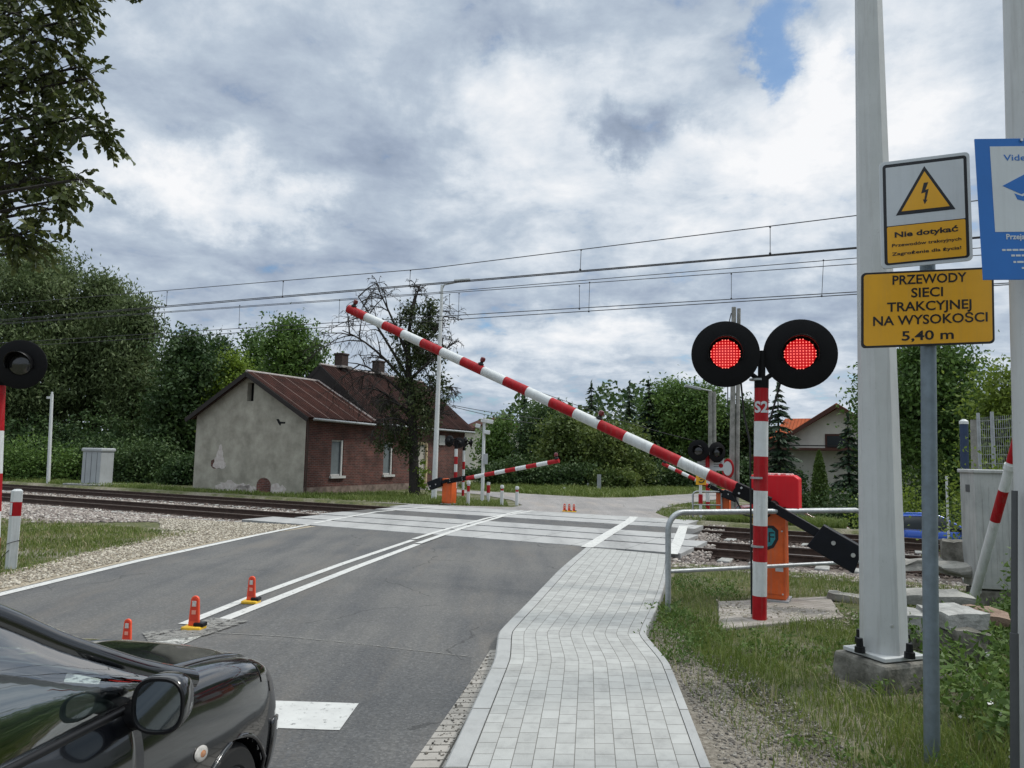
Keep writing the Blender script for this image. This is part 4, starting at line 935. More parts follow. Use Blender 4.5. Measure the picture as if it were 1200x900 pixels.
def railing():
    a = g(783, 718); b = g(1016, 700); b = Vector((a.x + (b.x-a.x), b.y, 0)); 
    root = thing('railing', a, 'galvanised tube railing between the pavement end and the thick mast', 'railing', 'tube railings')
    d = (b-a); d.z = 0; L = d.length; d.normalize(); zt_ = atY(840, 598, a.y+.6).z; zm = atY(800, 666, a.y+.3).z
    rr = .036; pts = [Vector((0, 0, -.1)), Vector((0, 0, zt_-.22))]
    for k in range(1, 9):
        an = PI/2*k/8; pts.append(Vector((0, 0, zt_-.22)) + d*(.22-.22*math.cos(an)) + Vector((0, 0, .22*math.sin(an))))
    e = d*L
    for k in range(1, 9):
        an = PI/2*k/8; pts.append(e + d*(-.22+.22*math.sin(an)) + Vector((0, 0, zt_-.22+.22*math.cos(an))))
    pts.append(e + Vector((0, 0, -.1)))
    mb = MB(); mb.tube(pts, rr, 16); mb.build('frame', 'steel', root, smooth=50)
    mb = MB(); mb.tube([Vector((0, 0, zm)), e+Vector((0, 0, zm))], rr*.72, 12); mb.build('middle_rail', 'steel', root, smooth=50)
    a = g(812, 606); b2 = a + Vector((1.9, .1, 0)); root = thing('railing', a, 'small tube railing beyond the tracks, beside the far orange cabinet', 'railing', 'tube railings')
    zt_ = atY(815, 576, a.y).z; pts = [(0, 0, 0), (0, 0, zt_-.1), (.04, 0, zt_-.03), (.12, 0, zt_), (.95, .05, zt_)]
    mb = MB(); mb.tube(pts, .03, 10); mb.tube([(.95, .05, zt_), (.95, .05, 0)], .03, 10); mb.build('frame', 'steel', root, smooth=50)
    mb = MB(); mb.tube([(0, 0, .4), (.95, .05, .4)], .022, 8); mb.build('middle_rail', 'steel', root, smooth=50)
railing()
def right_cabinet():
    p = g(1133, 713); Y = p.y; x0, x1, x2 = atY(1131, 640, Y).x, atY(1142, 640, Y-.02).x, atY(1200, 640, Y).x + .15
    H = atY(1160, 551, Y).z; c = Vector(((x1+x2)/2+.13, Y+.25, 0))
    root = thing('utility_cabinet', c, 'tall weathered grey cabinet behind the leaning striped pole at the right edge', 'utility cabinet', 'utility cabinets')
    w = x2-x1; R = Rz(rad(-9))
    mb = MB(); mb.box((0, 0, H/2+.1), (w, .45, H-.28), R); body = mb.build('body', 'cabdirty', root, bevel=.01)
    mb = MB(); mb.box((0, 0, H-.02), (w+.05, .5, .05), R); mb.build('lid', 'cabdirty', root, bevel=.012)
    mb = MB(); mb.box((0, 0, .1), (w*.96, .42, .24), R); mb.build('plinth', 'oldconcrete', root, bevel=.02)
    mb = MB()
    for i in range(9): mb.box(R @ Vector((-w*.38+i*w*.095, -.226, H*.52)), (.012, .006, H*.72), R)
    mb.box(R @ Vector((-w*.47, -.227, H*.5)), (.018, .008, H*.80), R); mb.build('door_ribs', 'cabdirty', body)
    mb = MB(); mb.box(R @ Vector((-w/2-.003, -.02, H*.86)), (.006, .12, .10), R); mb.build('vent', 'plasticgrey', body)
right_cabinet()
def leaning_pole():
    a = g(1137, 716); Y = a.y-.35; a = atY(1138, 712, Y); b = atY(1189, 528, Y-.9)
    root = thing('striped_pole', a, 'red and white striped pole leaning against the mast in front of the grey cabinet', 'pole')
    f = lambda y: (712-y)/(712-528); zs = [0, f(607), f(572), f(541), 1.25]
    mb = MB(); d = b-a
    for i, m in enumerate((1, 0, 1, 0)): mb.tube([d*zs[i], d*zs[i+1]], .055, 16, mi=m)
    mb.build('shaft', ['red', 'white'], root, smooth=40)
    mb = MB(); mb.tube([d*(f(545)-.02), d*(f(545)+.01)], .066, 16); mb.build('collar', 'white', root, smooth=40)
leaning_pole()

# rubble and slabs
def block(px, py, Y, size, rz, tilt, label, m='oldconcrete', z=None, seed=0, name='concrete_block', rough=.04):
    p = atY(px, py, Y); 
    if z is not None: p = g(px, py, z)
    r = np.random.default_rng(seed+100); bm = bmesh.new(); bmesh.ops.create_cube(bm, size=1); bmesh.ops.subdivide_edges(bm, edges=bm.edges, cuts=4, use_grid_fill=True)
    from mathutils import noise
    for v in bm.verts:
        v.co = Vector((v.co.x*size[0], v.co.y*size[1], v.co.z*size[2])); q = v.co*3.1 + Vector((seed*7.3, 1, 2)); v.co += noise.noise_vector(q)*rough + noise.noise_vector(q*3.5)*rough*.4
    me = bpy.data.meshes.new(name); bm.to_mesh(me); bm.free(); o = link(name, me, m, smooth=False); o.location = p; o.rotation_euler = (tilt[0], tilt[1], rz)
    return tag(o, label, 'concrete slab' if 'slab' in name else 'concrete block', 'broken concrete beside the mast')
block(1085, 730, 7.6, (.62, .34, .17), -.15, (.08, .10), 'long pale concrete block lying just right of the mast, above a darker gap', 'paleconcrete', seed=1)
block(1115, 722, 7.55, (.42, .5, .15), .1, (.05, -.02), 'squarish pale concrete block whose end juts out right of the grey sign post', 'paleconcrete', seed=2)
block(1072, 758, 7.5, (.30, .3, .24), .3, (.05, .12), 'stubby brown block under the long pale one, against the mast', seed=3)
block(1128, 762, 7.35, (.36, .4, .46), .5, (.2, .1), 'rough upright lump of concrete right of the grey sign post', seed=4, rough=.08)
block(1100, 800, 6.9, (.5, .35, .2), -.3, (.1, 0), 'mossy lump half buried behind the grey sign post, lowest of the rubble', seed=5, rough=.06)
block(1090, 700, 8.6, (.75, .4, .12), -.1, (.06, 0), 'flat sandy slab behind the long pale block', 'concrete', seed=6)
block(1155, 722, 7.9, (.42, .22, .09), -.5, (.25, .1), 'reddish brown flat piece at the foot of the leaning striped pole', mat('brown_stone', (.16, .105, .075), .95, scale=6, col2=(.28, .20, .15), bump=.6), seed=7)
block(1095, 664, 10.6, (.9, .35, .14), -.2, (.05, 0), 'low grey stone heap below the right end of the rails', 'concrete', seed=8, rough=.09)
block(1120, 650, 10.8, (.35, .5, .42), -.45, (0, 0), 'sandy block at the foot of the grey cabinet, beside the rails', 'oldconcrete', seed=9)
def pad():
    root = None; mb = MB(); a, b, c, d = g(842, 706), g(972, 700), g(988, 724), g(842, 738)
    mb.prism([(a.x, a.y), (d.x, d.y), (c.x, c.y), (b.x, b.y)], .045, (Vector((0, 0, -.03)), Vector((1, 0, 0)), Vector((0, 1, 0)), Vector((0, 0, 1))))
    o = mb.build('paved_pad', m_paving('pad_blocks', .2, .11, (.34, .31, .28), (.25, .23, .20), (.09, .08, .06)), uvf=lambda v: (v.x+v.y*.5, v.y*.9-v.x*.5), bevel=.01); tag(o, 'small dusty paved pad under the near orange cabinet', 'paved pad')
pad()
block(993, 700, 9.5, (.5, .3, .09), -.35, (.05, .1), 'thin pale slab lying in the grass left of the mast', 'concrete', z=.03, seed=11, name='concrete_slab')

# ------------------------------------------------------------------ small posts
def delineator(name, loc, label, group, h, r_, mats, rz=0):
    root = thing(name, loc, label, 'lane marker', group, rz)
    k = h/.33; w = .115*k
    b = MB(); b.box((0, 0, .02*k), (.20*k, .14*k, .04*k)); b.build('base', 'yellowbright', root, bevel=.012*k)
    b = MB(); b.box((.06*k, .01*k, .055*k), (.10*k, .10*k, .04*k)); b.build('foot', 'black', root, bevel=.01*k)
    out = [(-w*.5, .04*k), (w*.5, .04*k)] + [(w*.36*math.cos(a), h-w*.36+w*.36*math.sin(a)) for a in np.linspace(0, PI, 12)]
    b = MB(); b.prism(out, .028*k, (Vector((0, .014*k, 0)), Vector((1, 0, 0)), Vector((0, 0, 1)), Vector((0, -1, 0)))); bl = b.build('blade', mats, root, bevel=.006*k)
    inn = [(-w*.34, .09*k), (w*.34, .09*k)] + [(w*.24*math.cos(a), h-w*.40+w*.24*math.sin(a)) for a in np.linspace(0, PI, 12)]
    b = MB(); b.prism(inn, .004*k, (Vector((0, -.0142*k, 0)), Vector((1, 0, 0)), Vector((0, 0, 1)), Vector((0, -1, 0)))); b.build('face', 'markerdark', bl)
    for i, zc in enumerate((h-.075*k, h*.52)):
        b = MB(); b.box((0, -.020*k, zc), (w*.38, .004*k, .055*k-.015*k*i)); b.build('reflector', 'lampwhite' if i == 0 else 'markerpale', bl, bevel=.003*k)
    return root
M['marker'] = mat('marker_orange', (.78, .085, .030), .45, var=.06); M['markerdark'] = mat('marker_red', (.60, .045, .02), .45, var=.1); M['markerpale'] = mat('marker_pale', (.72, .30, .22), .4, var=.1)
for (px, py, ty, lb) in ((227, 738, 698, 'orange lane marker in the middle of the near three, on a yellow foot'), (294, 707, 675, 'orange lane marker nearest the rails, at the end of the double white line'), (148, 760, 725, 'orange lane marker half hidden by the black car')):
    p = g(px, py); delineator('lane_marker', p, lb, 'orange lane markers by the black car', atY(px, ty, p.y).z, 0, 'marker', rz=-.12)
for (px, lb) in ((661.5, 'leftmost of three tiny orange markers beyond the tracks'), (667, 'middle one of three tiny orange markers beyond the tracks'), (672.5, 'rightmost of three tiny orange markers beyond the tracks')):
    p = g(px, 599.5 + (px-661)*.06); delineator('lane_marker', p, lb, 'tiny orange markers beyond the tracks', .27, 0, 'marker')
for i, (bx, tx, by, ty, band, lb) in enumerate(((548.5, 549.8, 591.5, 563.5, (.55, .8), 'leftmost white post of the row beyond the tracks, next to the orange cabinet'), (572, 572, 588, 565, (.45, .85), 'thick white post with a broad red band, second in the row beyond the tracks'),
                                          (588, 588.3, 591.5, 568.5, (.72, .82), 'slim white post with a thin dark band, third in the row beyond the tracks'), (605.6, 606, 592.3, 570, (.72, .82), 'rightmost white post of the row, nearest the road beyond the tracks'))):
    p = g(bx, by); h = atY(tx, ty, p.y).z; r_ = .065 if i != 1 else .07; root = thing('marker_post', p, lb, 'marker post', 'white posts beyond the tracks'); b = MB()
    for k, (q0, q1) in enumerate(((0, band[0]), band, (band[1], 1))): b.tube([(0, 0, h*q0), (0, 0, h*q1)], r_*(1 if q0 < .5 or i == 1 else .85), 12, mi=k % 2)
    b.build('shaft', ['white', 'red'], root, smooth=40)
    if i != 1: b = MB(); b.lathe([(r_*1.15, h*.86), (r_*1.2, h*.9), (r_*.9, h), (0, h*1.01)], (0, 0, 0), (0, 0, 1), 12); b.build('cap', 'white', root, smooth=40)
def guide_post():
    p = g(13.5, 665); Y = p.y; h = atY(17, 573, Y).z; root = thing('guide_post', p, 'white roadside post with a red band and reflector, in the grass at the left', 'guide post')
    lean = Vector((.05, 0, 0)); w = .085
    tri = [(-w, -.03), (-w*.2, -.055), (w, -.015), (w*.6, .05), (-w*.6, .05)]
    mb = MB(); zs = [(-.05, 0), (.66*h, 0), (.83*h, 1), (h, 0)]
    prev = None; A, B, Cc = Vector((1, 0, 0)), Vector((0, 1, 0)), Vector((.0, 0, 1))
    segs = ((-.05, .655*h, 0), (.655*h, .835*h, 1), (.835*h, h-.03, 0))
    for z0, z1, m in segs: mb.prism(tri, (z1-z0), (Cc*z0, A, B, Cc), m)
    tp = Cc*(h-.03); mb.add([tp+Vector((q[0], q[1], 0)) for q in tri] + [tp+Vector((q[0]*.55, q[1]*.55+.004, .03)) for q in tri], [[i, (i+1) % 5, 5+(i+1) % 5, 5+i] for i in range(5)]+[[5, 6, 7, 8, 9]], 0)
    mb.build('shaft', ['white', 'red'], root)
    r = MB(); r.box(Cc*(.745*h) + Vector((-w*.62, -.048, 0)), (.045, .012, .16*h), Rz(-.55)); r.build('reflector', 'signwhite', root)
    r = MB(); pts = [Cc*(.32*h)+Vector((w*1.05*math.cos(a), .07*math.sin(a)-.005, .03*math.cos(a))) for a in np.linspace(0, 2*PI, 20)] + [Vector((-.12, -.08, .13*h)), Vector((-.14, -.05, .02))]; r.tube(pts, .006, 6); r.build('cable_tie', 'black', root)
guide_post()
def left_cabinet():
    p = g(113, 568); Y = p.y; s_ = Y/870; h = atY(113, 525, Y).z; w = 27*s_; root = thing('utility_cabinet', p, 'small light grey cabinet with a rounded lid, left of the brick house', 'utility cabinet', 'utility cabinets')
    b = MB(); b.box((0, 0, h*.46), (w, w*.7, h*.92), Rz(-.3)); bd = b.build('body', 'cab', root, bevel=.03)
    b = MB(); b.box((0, 0, h*.95), (w*1.1, w*.8, h*.10), Rz(-.3)); b.build('lid', 'cab', root, bevel=.06)
    b = MB(); b.box((0, 0, .02), (w*2.2, w*1.4, .08), Rz(-.3)); b.build('plinth', 'paleconcrete', root, bevel=.02)
    b = MB(); 
    for q in (-.3, .0, .3): b.box(Rz(-.3) @ Vector((q*w, -w*.352, h*.46)), (.02, .008, h*.85), Rz(-.3))
    b.build('door_seam', 'plasticgrey', bd)
left_cabinet()
def pole(name, px, py, top, label, r0, r1, m, cat, extra=None, tpx=None, group=None):
    p = g(px, py); p.z = gz(p.x, p.y) if False else 0; Y = p.y; t = atY(tpx or px, top, Y) - p; root = thing(name, p, label, cat, group); b = MB(); b.tube([(0, 0, -.1), t], [r0, r1], 12); b.build('shaft', m, root, smooth=40)
    if extra: extra(root, p, Y, t)
    return root
def ex1(root, p, Y, t):
    b = MB(); b.box(t + Vector((-.1, 0, -.18)), (.3, .08, .12)); b.tube([t, t+Vector((0, 0, .12))], .05, 8); b.build('camera', 'white', root, bevel=.01)
pole('thin_post', 56.5, 566, 462, 'thin white post with a small camera on top, left of the light grey cabinet', .09, .07, 'white', 'post', ex1, tpx=61)
def ex2(root, p, Y, t):
    e = atY(543, 329, Y)-p; b = MB(); b.tube([t-Vector((0, 0, .2)), t+Vector((.1, 0, .02)), e], .04, 8); b.build('arm', 'steel', root); b = MB(); b.box(e+Vector((-.05, 0, .02)), (.7, .2, .10), Matrix.Rotation(-.1, 3, 'Y')); b.build('lamp_head', 'steel', root, bevel=.03)
pole('street_lamp', 508.5, 585, 334, 'tall white street lamp beside the door of the brick house', .12, .06, 'white', 'street lamp', ex2, tpx=518)
def ex3(root, p, Y, t):
    for dx, dz, sx in ((.12, -.05, .5), (-.25, -.25, .2), (.12, -.5, .25)): b = MB(); b.box(t+Vector((dx, -.05, dz)), (sx, .18, .16), Matrix.Rotation(.15, 3, 'Y')); b.build('camera', 'white', root, bevel=.02)
    b = MB(); b.box(t*.52+Vector((.1, -.05, 0)), (.16, .16, .42)); b.build('junction_box', 'cab', root, bevel=.01)
pole('camera_mast', 565, 588, 492, 'slim pale mast with several cameras on top, among the white posts beyond the tracks', .075, .06, 'white', 'camera mast', ex3, tpx=567.5)
def ex4(root, p, Y, t):
    e = atY(812, 454, Y)-p; b = MB(); b.tube([t, e], .05, 8); b.build('arm', 'steel', root); b = MB(); b.box(e, (1.0, .3, .18), Matrix.Rotation(.2, 3, 'Y')); b.build('lamp_head', 'steel', root, bevel=.03)
def at_base(px, Y): q = atY(px, 580, Y); return q
def pole_at(name, px, Y, top, label, r0, r1, m, cat, extra=None, tpx=None, twin=False):
    q = atY(px, 560, Y); q.z = gz(q.x, q.y); t = atY(tpx or px, top, Y) - q; root = thing(name, q, label, cat); b = MB(); b.tube([(0, 0, 0), t], [r0, r1], 10)
    b.build('shaft', m, root, smooth=40)
    if twin: b = MB(); b.tube([(twin, 0, 0), t+Vector((twin, 0, -.05))], [r0*.8, r1*.8], 10); b.build('shaft', m, root, smooth=40)
    if extra: extra(root, q, Y, t)
pole_at('street_lamp', 832.5, 47, 458, 'distant lamp post with its arm to the left, before the tall green trees', .15, .13, 'concrete', 'street lamp', ex4, twin=.25)
def ex5(root, p, Y, t):
    b = MB(); b.tube([t*.97+Vector((-.1, 0, .0)), t*.9+Vector((-.22, 0, 0)), t*.5+Vector((-.2, 0, 0))], .02, 6); b.build('cable', 'wire', root)
    c = atY(853, 549, Y-.3)-p; b = MB(); b.lathe([(0, .02), (.27, .02), (.28, .0)], c, (-.93, -.36, 0), 20, 0); b.lathe([(.28, .021), (.37, .021), (.38, .0), (0, -.01)], c, (-.93, -.36, 0), 20, 1); b.build('round_sign', ['signwhite', 'red'], root, smooth=40)
pole_at('utility_pole', 857, 29, 360, 'twin concrete pole rising behind the left lit lamp, with a round red edged sign', .11, .085, 'concrete', 'utility pole', ex5, tpx=860, twin=.20)
pole_at('sign_pole', 702, 42, 558, 'thin grey sign pole with a narrow plate at the far verge, under the olive trees', .05, .05, 'steel', 'sign pole', lambda r, p, Y, t: [MB().box(t+Vector((0, -.04, -.35)), (.22, .03, .9)).build('plate', 'steel', r)])
pole_at('sign_pole', 689, 44, 566, 'shorter thin pole left of the narrow plate at the far verge', .04, .04, 'steel', 'sign pole')
pole_at('marker_post', 661.5, 42, 571, 'small white post on the far verge, straight behind the tiny orange markers', .07, .07, 'white', 'marker post')
pole_at('blue_post', 1129.5, 16, 497, 'dark blue post with a pale cap behind the grey cabinet', .085, .085, 'bluepost', 'post', lambda r, p, Y, t: MB().lathe([(.09, 0), (.09, .06), (.04, .1), (0, .11)], t, (0, 0, 1), 12).build('cap', 'white', r))
pole_at('concrete_post', 1141.5, 15, 492, 'pale concrete post right of the dark blue post', .075, .07, 'concrete', 'post')
pole_at('thin_white_post', 1109, 21, 558, 'thin white stick standing behind the blue car', .03, .03, 'white', 'post')
def mesh_fence():
    Y = 14.2; a = atY(1149, 560, Y); a.z = 0; b = atY(1215, 560, Y-1.5); b.z = 0; root = thing('mesh_fence', a, 'wire mesh fence panel with grey posts behind the cabinet at the right', 'fence')
    h = atY(1150, 484, Y).z; d = b-a
    for f in (0, .27, .95): m = MB(); m.tube([d*f, d*f+Vector((0, 0, h))], .03, 8); m.build('fence_post', 'steel', root)
    m = MB(); n = 26
    for i in range(n): m.tube([d*(i/n), d*(i/n)+Vector((0, 0, h*.97))], .004, 4)
    for i in range(18): m.tube([Vector((0, 0, h*i/18)), d+Vector((0, 0, h*i/18))], .004, 4)
    m.build('mesh', 'steel', root)
mesh_fence()

# ------------------------------------------------------------------ buildings
def old_house():
    C = g(355, 579.6); root = thing('brick_house', C, 'old low brick house with a bare grey gable and rusty sheet roof', 'house', None, -TH)
    Wd, E1, R1, Y1, Y2, E2, R2 = 6.8, 3.45, 5.35, 4.55, 13.9, 3.55, 6.25
    cxr = -Wd/2
    # gable wall with its small attic opening
    m = MB(); q = lambda pts: m.add([(x, 0, z) for x, z in pts], [list(range(len(pts)))])
    rz_ = lambda x: E1 + (R1-E1)*(1-abs(x-cxr)/(Wd/2))
    q([(-Wd, -.3), (0, -.3), (0, E1), (-3.2, E1), (-3.6, E1), (-Wd, E1)])
    q([(-Wd, E1), (-3.6, E1), (-3.6, rz_(-3.6))]); q([(-3.2, E1), (0, E1), (-3.2, rz_(-3.2))]); q([(-3.6, E1), (-3.2, E1), (-3.2, 4.12), (-3.6, 4.12)])
    q([(-3.6, 4.98), (-3.2, 4.98), (-3.2, rz_(-3.2)), (cxr, R1), (-3.6, rz_(-3.6))])
    for (x0, z0, x1, z1) in ((-3.6, 4.12, -3.6, 4.98), (-3.2, 4.98, -3.2, 4.12), (-3.6, 4.98, -3.2, 4.98), (-3.2, 4.12, -3.6, 4.12)): m.add([(x0, 0, z0), (x1, 0, z1), (x1, .25, z1), (x0, .25, z0)], [(0, 1, 2, 3)])
    m.add([(-Wd, 0, -.3), (-Wd, 0, E1), (-Wd, Y1, E1), (-Wd, Y1, -.3)], [(0, 1, 2, 3)])
    gw = m.build('gable_wall', 'plaster', root)
    d = MB(); d.box((-3.4, .3, 4.55), (.5, .05, 1.0)); d.build('attic_opening', 'matte', gw)
    d = MB()
    d.prism([(-5.56, 1.08), (-5.40, 1.03), (-5.31, .98), (-5.1, 1.03), (-4.95, .97), (-4.80, 1.0), (-4.70, 1.13), (-4.74, 1.26), (-4.83, 1.31), (-4.86, 1.47), (-4.95, 1.57), (-4.93, 1.72), (-5.0, 1.86), (-5.02, 2.02), (-5.10, 2.13), (-5.19, 2.06), (-5.22, 1.90), (-5.33, 1.72), (-5.36, 1.55), (-5.46, 1.45), (-5.44, 1.32), (-5.52, 1.22)], .012, (Vector((0, .004, 0)), Vector((1, 0, 0)), Vector((0, 0, 1)), Vector((0, -1, 0)))); d.build('bare_patch', 'palepatch', gw)
    d = MB(); d.prism([(-5.68, 1.35), (-5.5, 1.42), (-5.45, 1.1), (-5.1, 1.0), (-5.5, .98), (-5.68, 1.1)], .007, (Vector((0, .003, 0)), Vector((1, 0, 0)), Vector((0, 0, 1)), Vector((0, -1, 0)))); d.build('exposed_brick', 'brick', gw, uvf=lambda v: (v.x, v.z))
    d = MB(); pts = [(-2.72, -.2)] + [(-2.30+.42*math.cos(a), .32+.34*math.sin(a)) for a in np.linspace(PI, 0, 9)] + [(-1.88, -.2)]
    d.prism(pts, .02, (Vector((0, .004, 0)), Vector((1, 0, 0)), Vector((0, 0, 1)), Vector((0, -1, 0)))); d.build('bricked_arch', 'brick', gw, uvf=lambda v: (v.x, v.z))
    for xs, w_, h_ in ((-4.2, 1.0, .34), (-1.5, .5, .28), (-3.3, .7, .22)):
        d = MB(); r = np.random.default_rng(int(-xs*10)); p = [(xs + w_*math.cos(a)*(.8+.4*r.random()), .12 + h_*abs(math.sin(a))*(.5+.7*r.random())) for a in np.linspace(PI, 0, 14)] + [(xs+w_, -.1), (xs-w_, -.1)]
        d.prism(p, .009, (Vector((0, .004, 0)), Vector((1, 0, 0)), Vector((0, 0, 1)), Vector((0, -1, 0)))); d.build('bare_patch', 'palepatch', gw)
    d = MB(); d.prism([(-1.75, 3.28), (-1.62, 3.30), (-1.5, 3.17), (-1.2, 3.16), (-1.22, 3.08), (-1.45, 3.08), (-1.5, 2.98), (-1.62, 3.1)], .006, (Vector((0, .004, 0)), Vector((1, 0, 0)), Vector((0, 0, 1)), Vector((0, -1, 0)))); d.build('hole', 'matte', gw)
    # long brick wall with openings
    holes = [(1.75, 2.62, .78, 2.42), (5.75, 6.55, .78, 2.42), (8.75, 9.75, .05, 2.42)]
    ys = sorted({0, Y1, Y2} | {h[0] for h in holes} | {h[1] for h in holes}); zs = [-.3, .05, .78, 2.42, E1+.05]
    m = MB()
    for a, b in zip(ys[:-1], ys[1:]):
        for c, d_ in zip(zs[:-1], zs[1:]):
            if any(h[0] <= a and b <= h[1] and h[2] <= c and d_ <= h[3] for h in holes): continue
            m.add([(0, a, c), (0, b, c), (0, b, d_), (0, a, d_)], [(0, 1, 2, 3)])
    for (a, b, c, d_) in holes:
        for p, r in (((a, c), (a, d_)), ((a, d_), (b, d_)), ((b, d_), (b, c)), ((b, c), (a, c))): m.add([(0, p[0], p[1]), (0, r[0], r[1]), (-.22, r[0], r[1]), (-.22, p[0], p[1])], [(0, 1, 2, 3)])
    m.add([(0, Y2, -.3), (-Wd, Y2, -.3), (-Wd, Y2, E2), (-Wd/2, Y2, R2), (0, Y2, E2)], [(0, 1, 2, 3, 4)])
    wl = m.build('brick_wall', 'brick', root, uvf=lambda v: (v.y - v.x, v.z))
    m = MB(); m.box((.015, Y2*.5, -.02), (.05, Y2-.02, .62)); m.build('plinth', mat('sooty_plinth', (.10, .075, .06), .95, scale=3, col2=(.26, .20, .165), bump=.5), root)
    for i, (a, b, c, d_) in enumerate(holes):
        if i < 2:
            f = MB(); w = .07
            f.box((-.10, a+w/2, (c+d_)/2), (.07, w, d_-c)); f.box((-.10, b-w/2, (c+d_)/2), (.07, w, d_-c)); f.box((-.10, (a+b)/2, d_-w/2), (.066, b-a-2*w, w)); f.box((-.10, (a+b)/2, c+w/2), (.066, b-a-2*w, w)); f.box((-.045, b-.10, (c+d_)/2), (.05, .1, d_-c))
            wn = f.build('window', 'windowwhite', wl); p = MB(); p.box((-.12, (a+b)/2, (c+d_)/2), (.02, b-a-.1, d_-c-.1)); p.build('pane', 'boarded', wn)
            s = MB(); s.box((.04, (a+b)/2, c-.06), (.16, b-a+.16, .11)); s.build('sill', 'windowwhite', wn)
        else:
            f = MB(); w = .13
            f.box((-.03, a+w/2-.06, (c+d_)/2), (.10, w, d_-c+.05)); f.box((-.03, b-w/2+.06, (c+d_)/2), (.10, w, d_-c+.05)); f.box((-.03, (a+b)/2, d_-w/2+.08), (.096, b-a-2*w+.12, w)); dr = f.build('door', 'doorwood', wl)
            p = MB(); p.box((-.12, (a+b)/2, (c+d_)/2), (.04, b-a, d_-c)); p.build('door_leaf', 'doorpanel', dr)
            p = MB(); p.box((.25, (a+b)/2, -.02), (.6, 1.4, .16)); p.build('step', 'paleconcrete', dr)
    # roofs: thin slabs on each slope, with verge boards, ridge and edge strips
    def roof(y0, y1, e, r, m_, oh, nm):
        sl = (r-e)/(Wd/2); 
        for sgn, nm2 in ((1, nm), (-1, nm)):
            xe = cxr + sgn*(Wd/2+oh); ze = e - sl*oh + .06; n = Vector((sgn*sl, 0, 1)).normalized()*.07
            P = [Vector((cxr, y0, r+.06)), Vector((cxr, y1, r+.06)), Vector((xe, y1, ze)), Vector((xe, y0, ze))]
            mb = MB(); mb.add(P + [p+n for p in P], [(0, 1, 2, 3), (7, 6, 5, 4), (0, 4, 5, 1), (1, 5, 6, 2), (2, 6, 7, 3), (3, 7, 4, 0)])
            rf = mb.build(nm2, m_, root, uvf=lambda v: (v.y, v.x))
            mb = MB(); d = (P[3]-P[0]); L = d.length; an = math.atan2(d.z, d.x)
            mb.box((P[0]+P[3])/2 + Vector((0, -.02, -.06)), (L, .05, .2), Matrix.Rotation(-an, 3, 'Y')); mb.build('verge_board', 'wood', rf)
            if sgn == 1:
                mb = MB(); mb.tube([P[3]+Vector((.06, .3, -.02)), P[2]+Vector((.06, -.05, -.08))], .06, 8); mb.build('gutter', 'steel', rf)
                if nm == 'roof': mb = MB(); mb.tube([P[1]+n+Vector((0, -.05, .02)), P[2]+n+Vector((0, -.05, .02))], .055, 6); mb.build('edge_strip', mat('pale_flashing', (.34, .31, .30), .6, scale=9, col2=(.22, .15, .13)), rf)
        mb = MB(); mb.tube([Vector((cxr, y0, r+.13)), Vector((cxr, y1, r+.13))], .07, 8); mb.build('ridge_strip', mat('ridge_flashing', (.36, .34, .33), .6, scale=9, col2=(.25, .2, .18)), root)
    roof(-.32, Y1+.02, E1, R1, 'roofmetal', .38, 'roof'); roof(Y1+.06, Y2+.4, E2, R2, 'roofdark', .42, 'main_roof')
    m = MB(); m.add([(-Wd, Y1+.03, E2-.2), (0, Y1+.03, E2-.2), (0, Y1+.03, E2), (cxr, Y1+.03, R2), (-Wd, Y1+.03, E2)], [(0, 1, 2, 3, 4)]); m.build('upper_gable', 'wood', root)
    for y in (6.3, 9.6):
        m = MB(); m.box((cxr, y, R2+.36), (.52, .52, .95)); ch = m.build('chimney', 'chimbrick', root, uvf=lambda v: (v.x+v.y, v.z), bevel=.01)
        m = MB(); m.box((cxr, y, R2+.86), (.60, .60, .10)); m.build('chimney_cap', 'chimbrick', ch, uvf=lambda v: (v.x+v.y, v.z), bevel=.02)
        m = MB(); m.box((cxr, y, R2+.16), (.85, .85, .12)); m.build('flashing', mat('lead_flashing', (.25, .23, .22), .7), ch)
    m = MB(); m.box((.06, 11.2, 2.65), (.04, .6, .55)); m.build('notice_plate', 'windowwhite', wl)
    m = MB(); m.tube([(.08, .05, E1-.1), (.08, .05, 0)], .05, 8); m.build('downpipe', 'rail', root)
old_house()
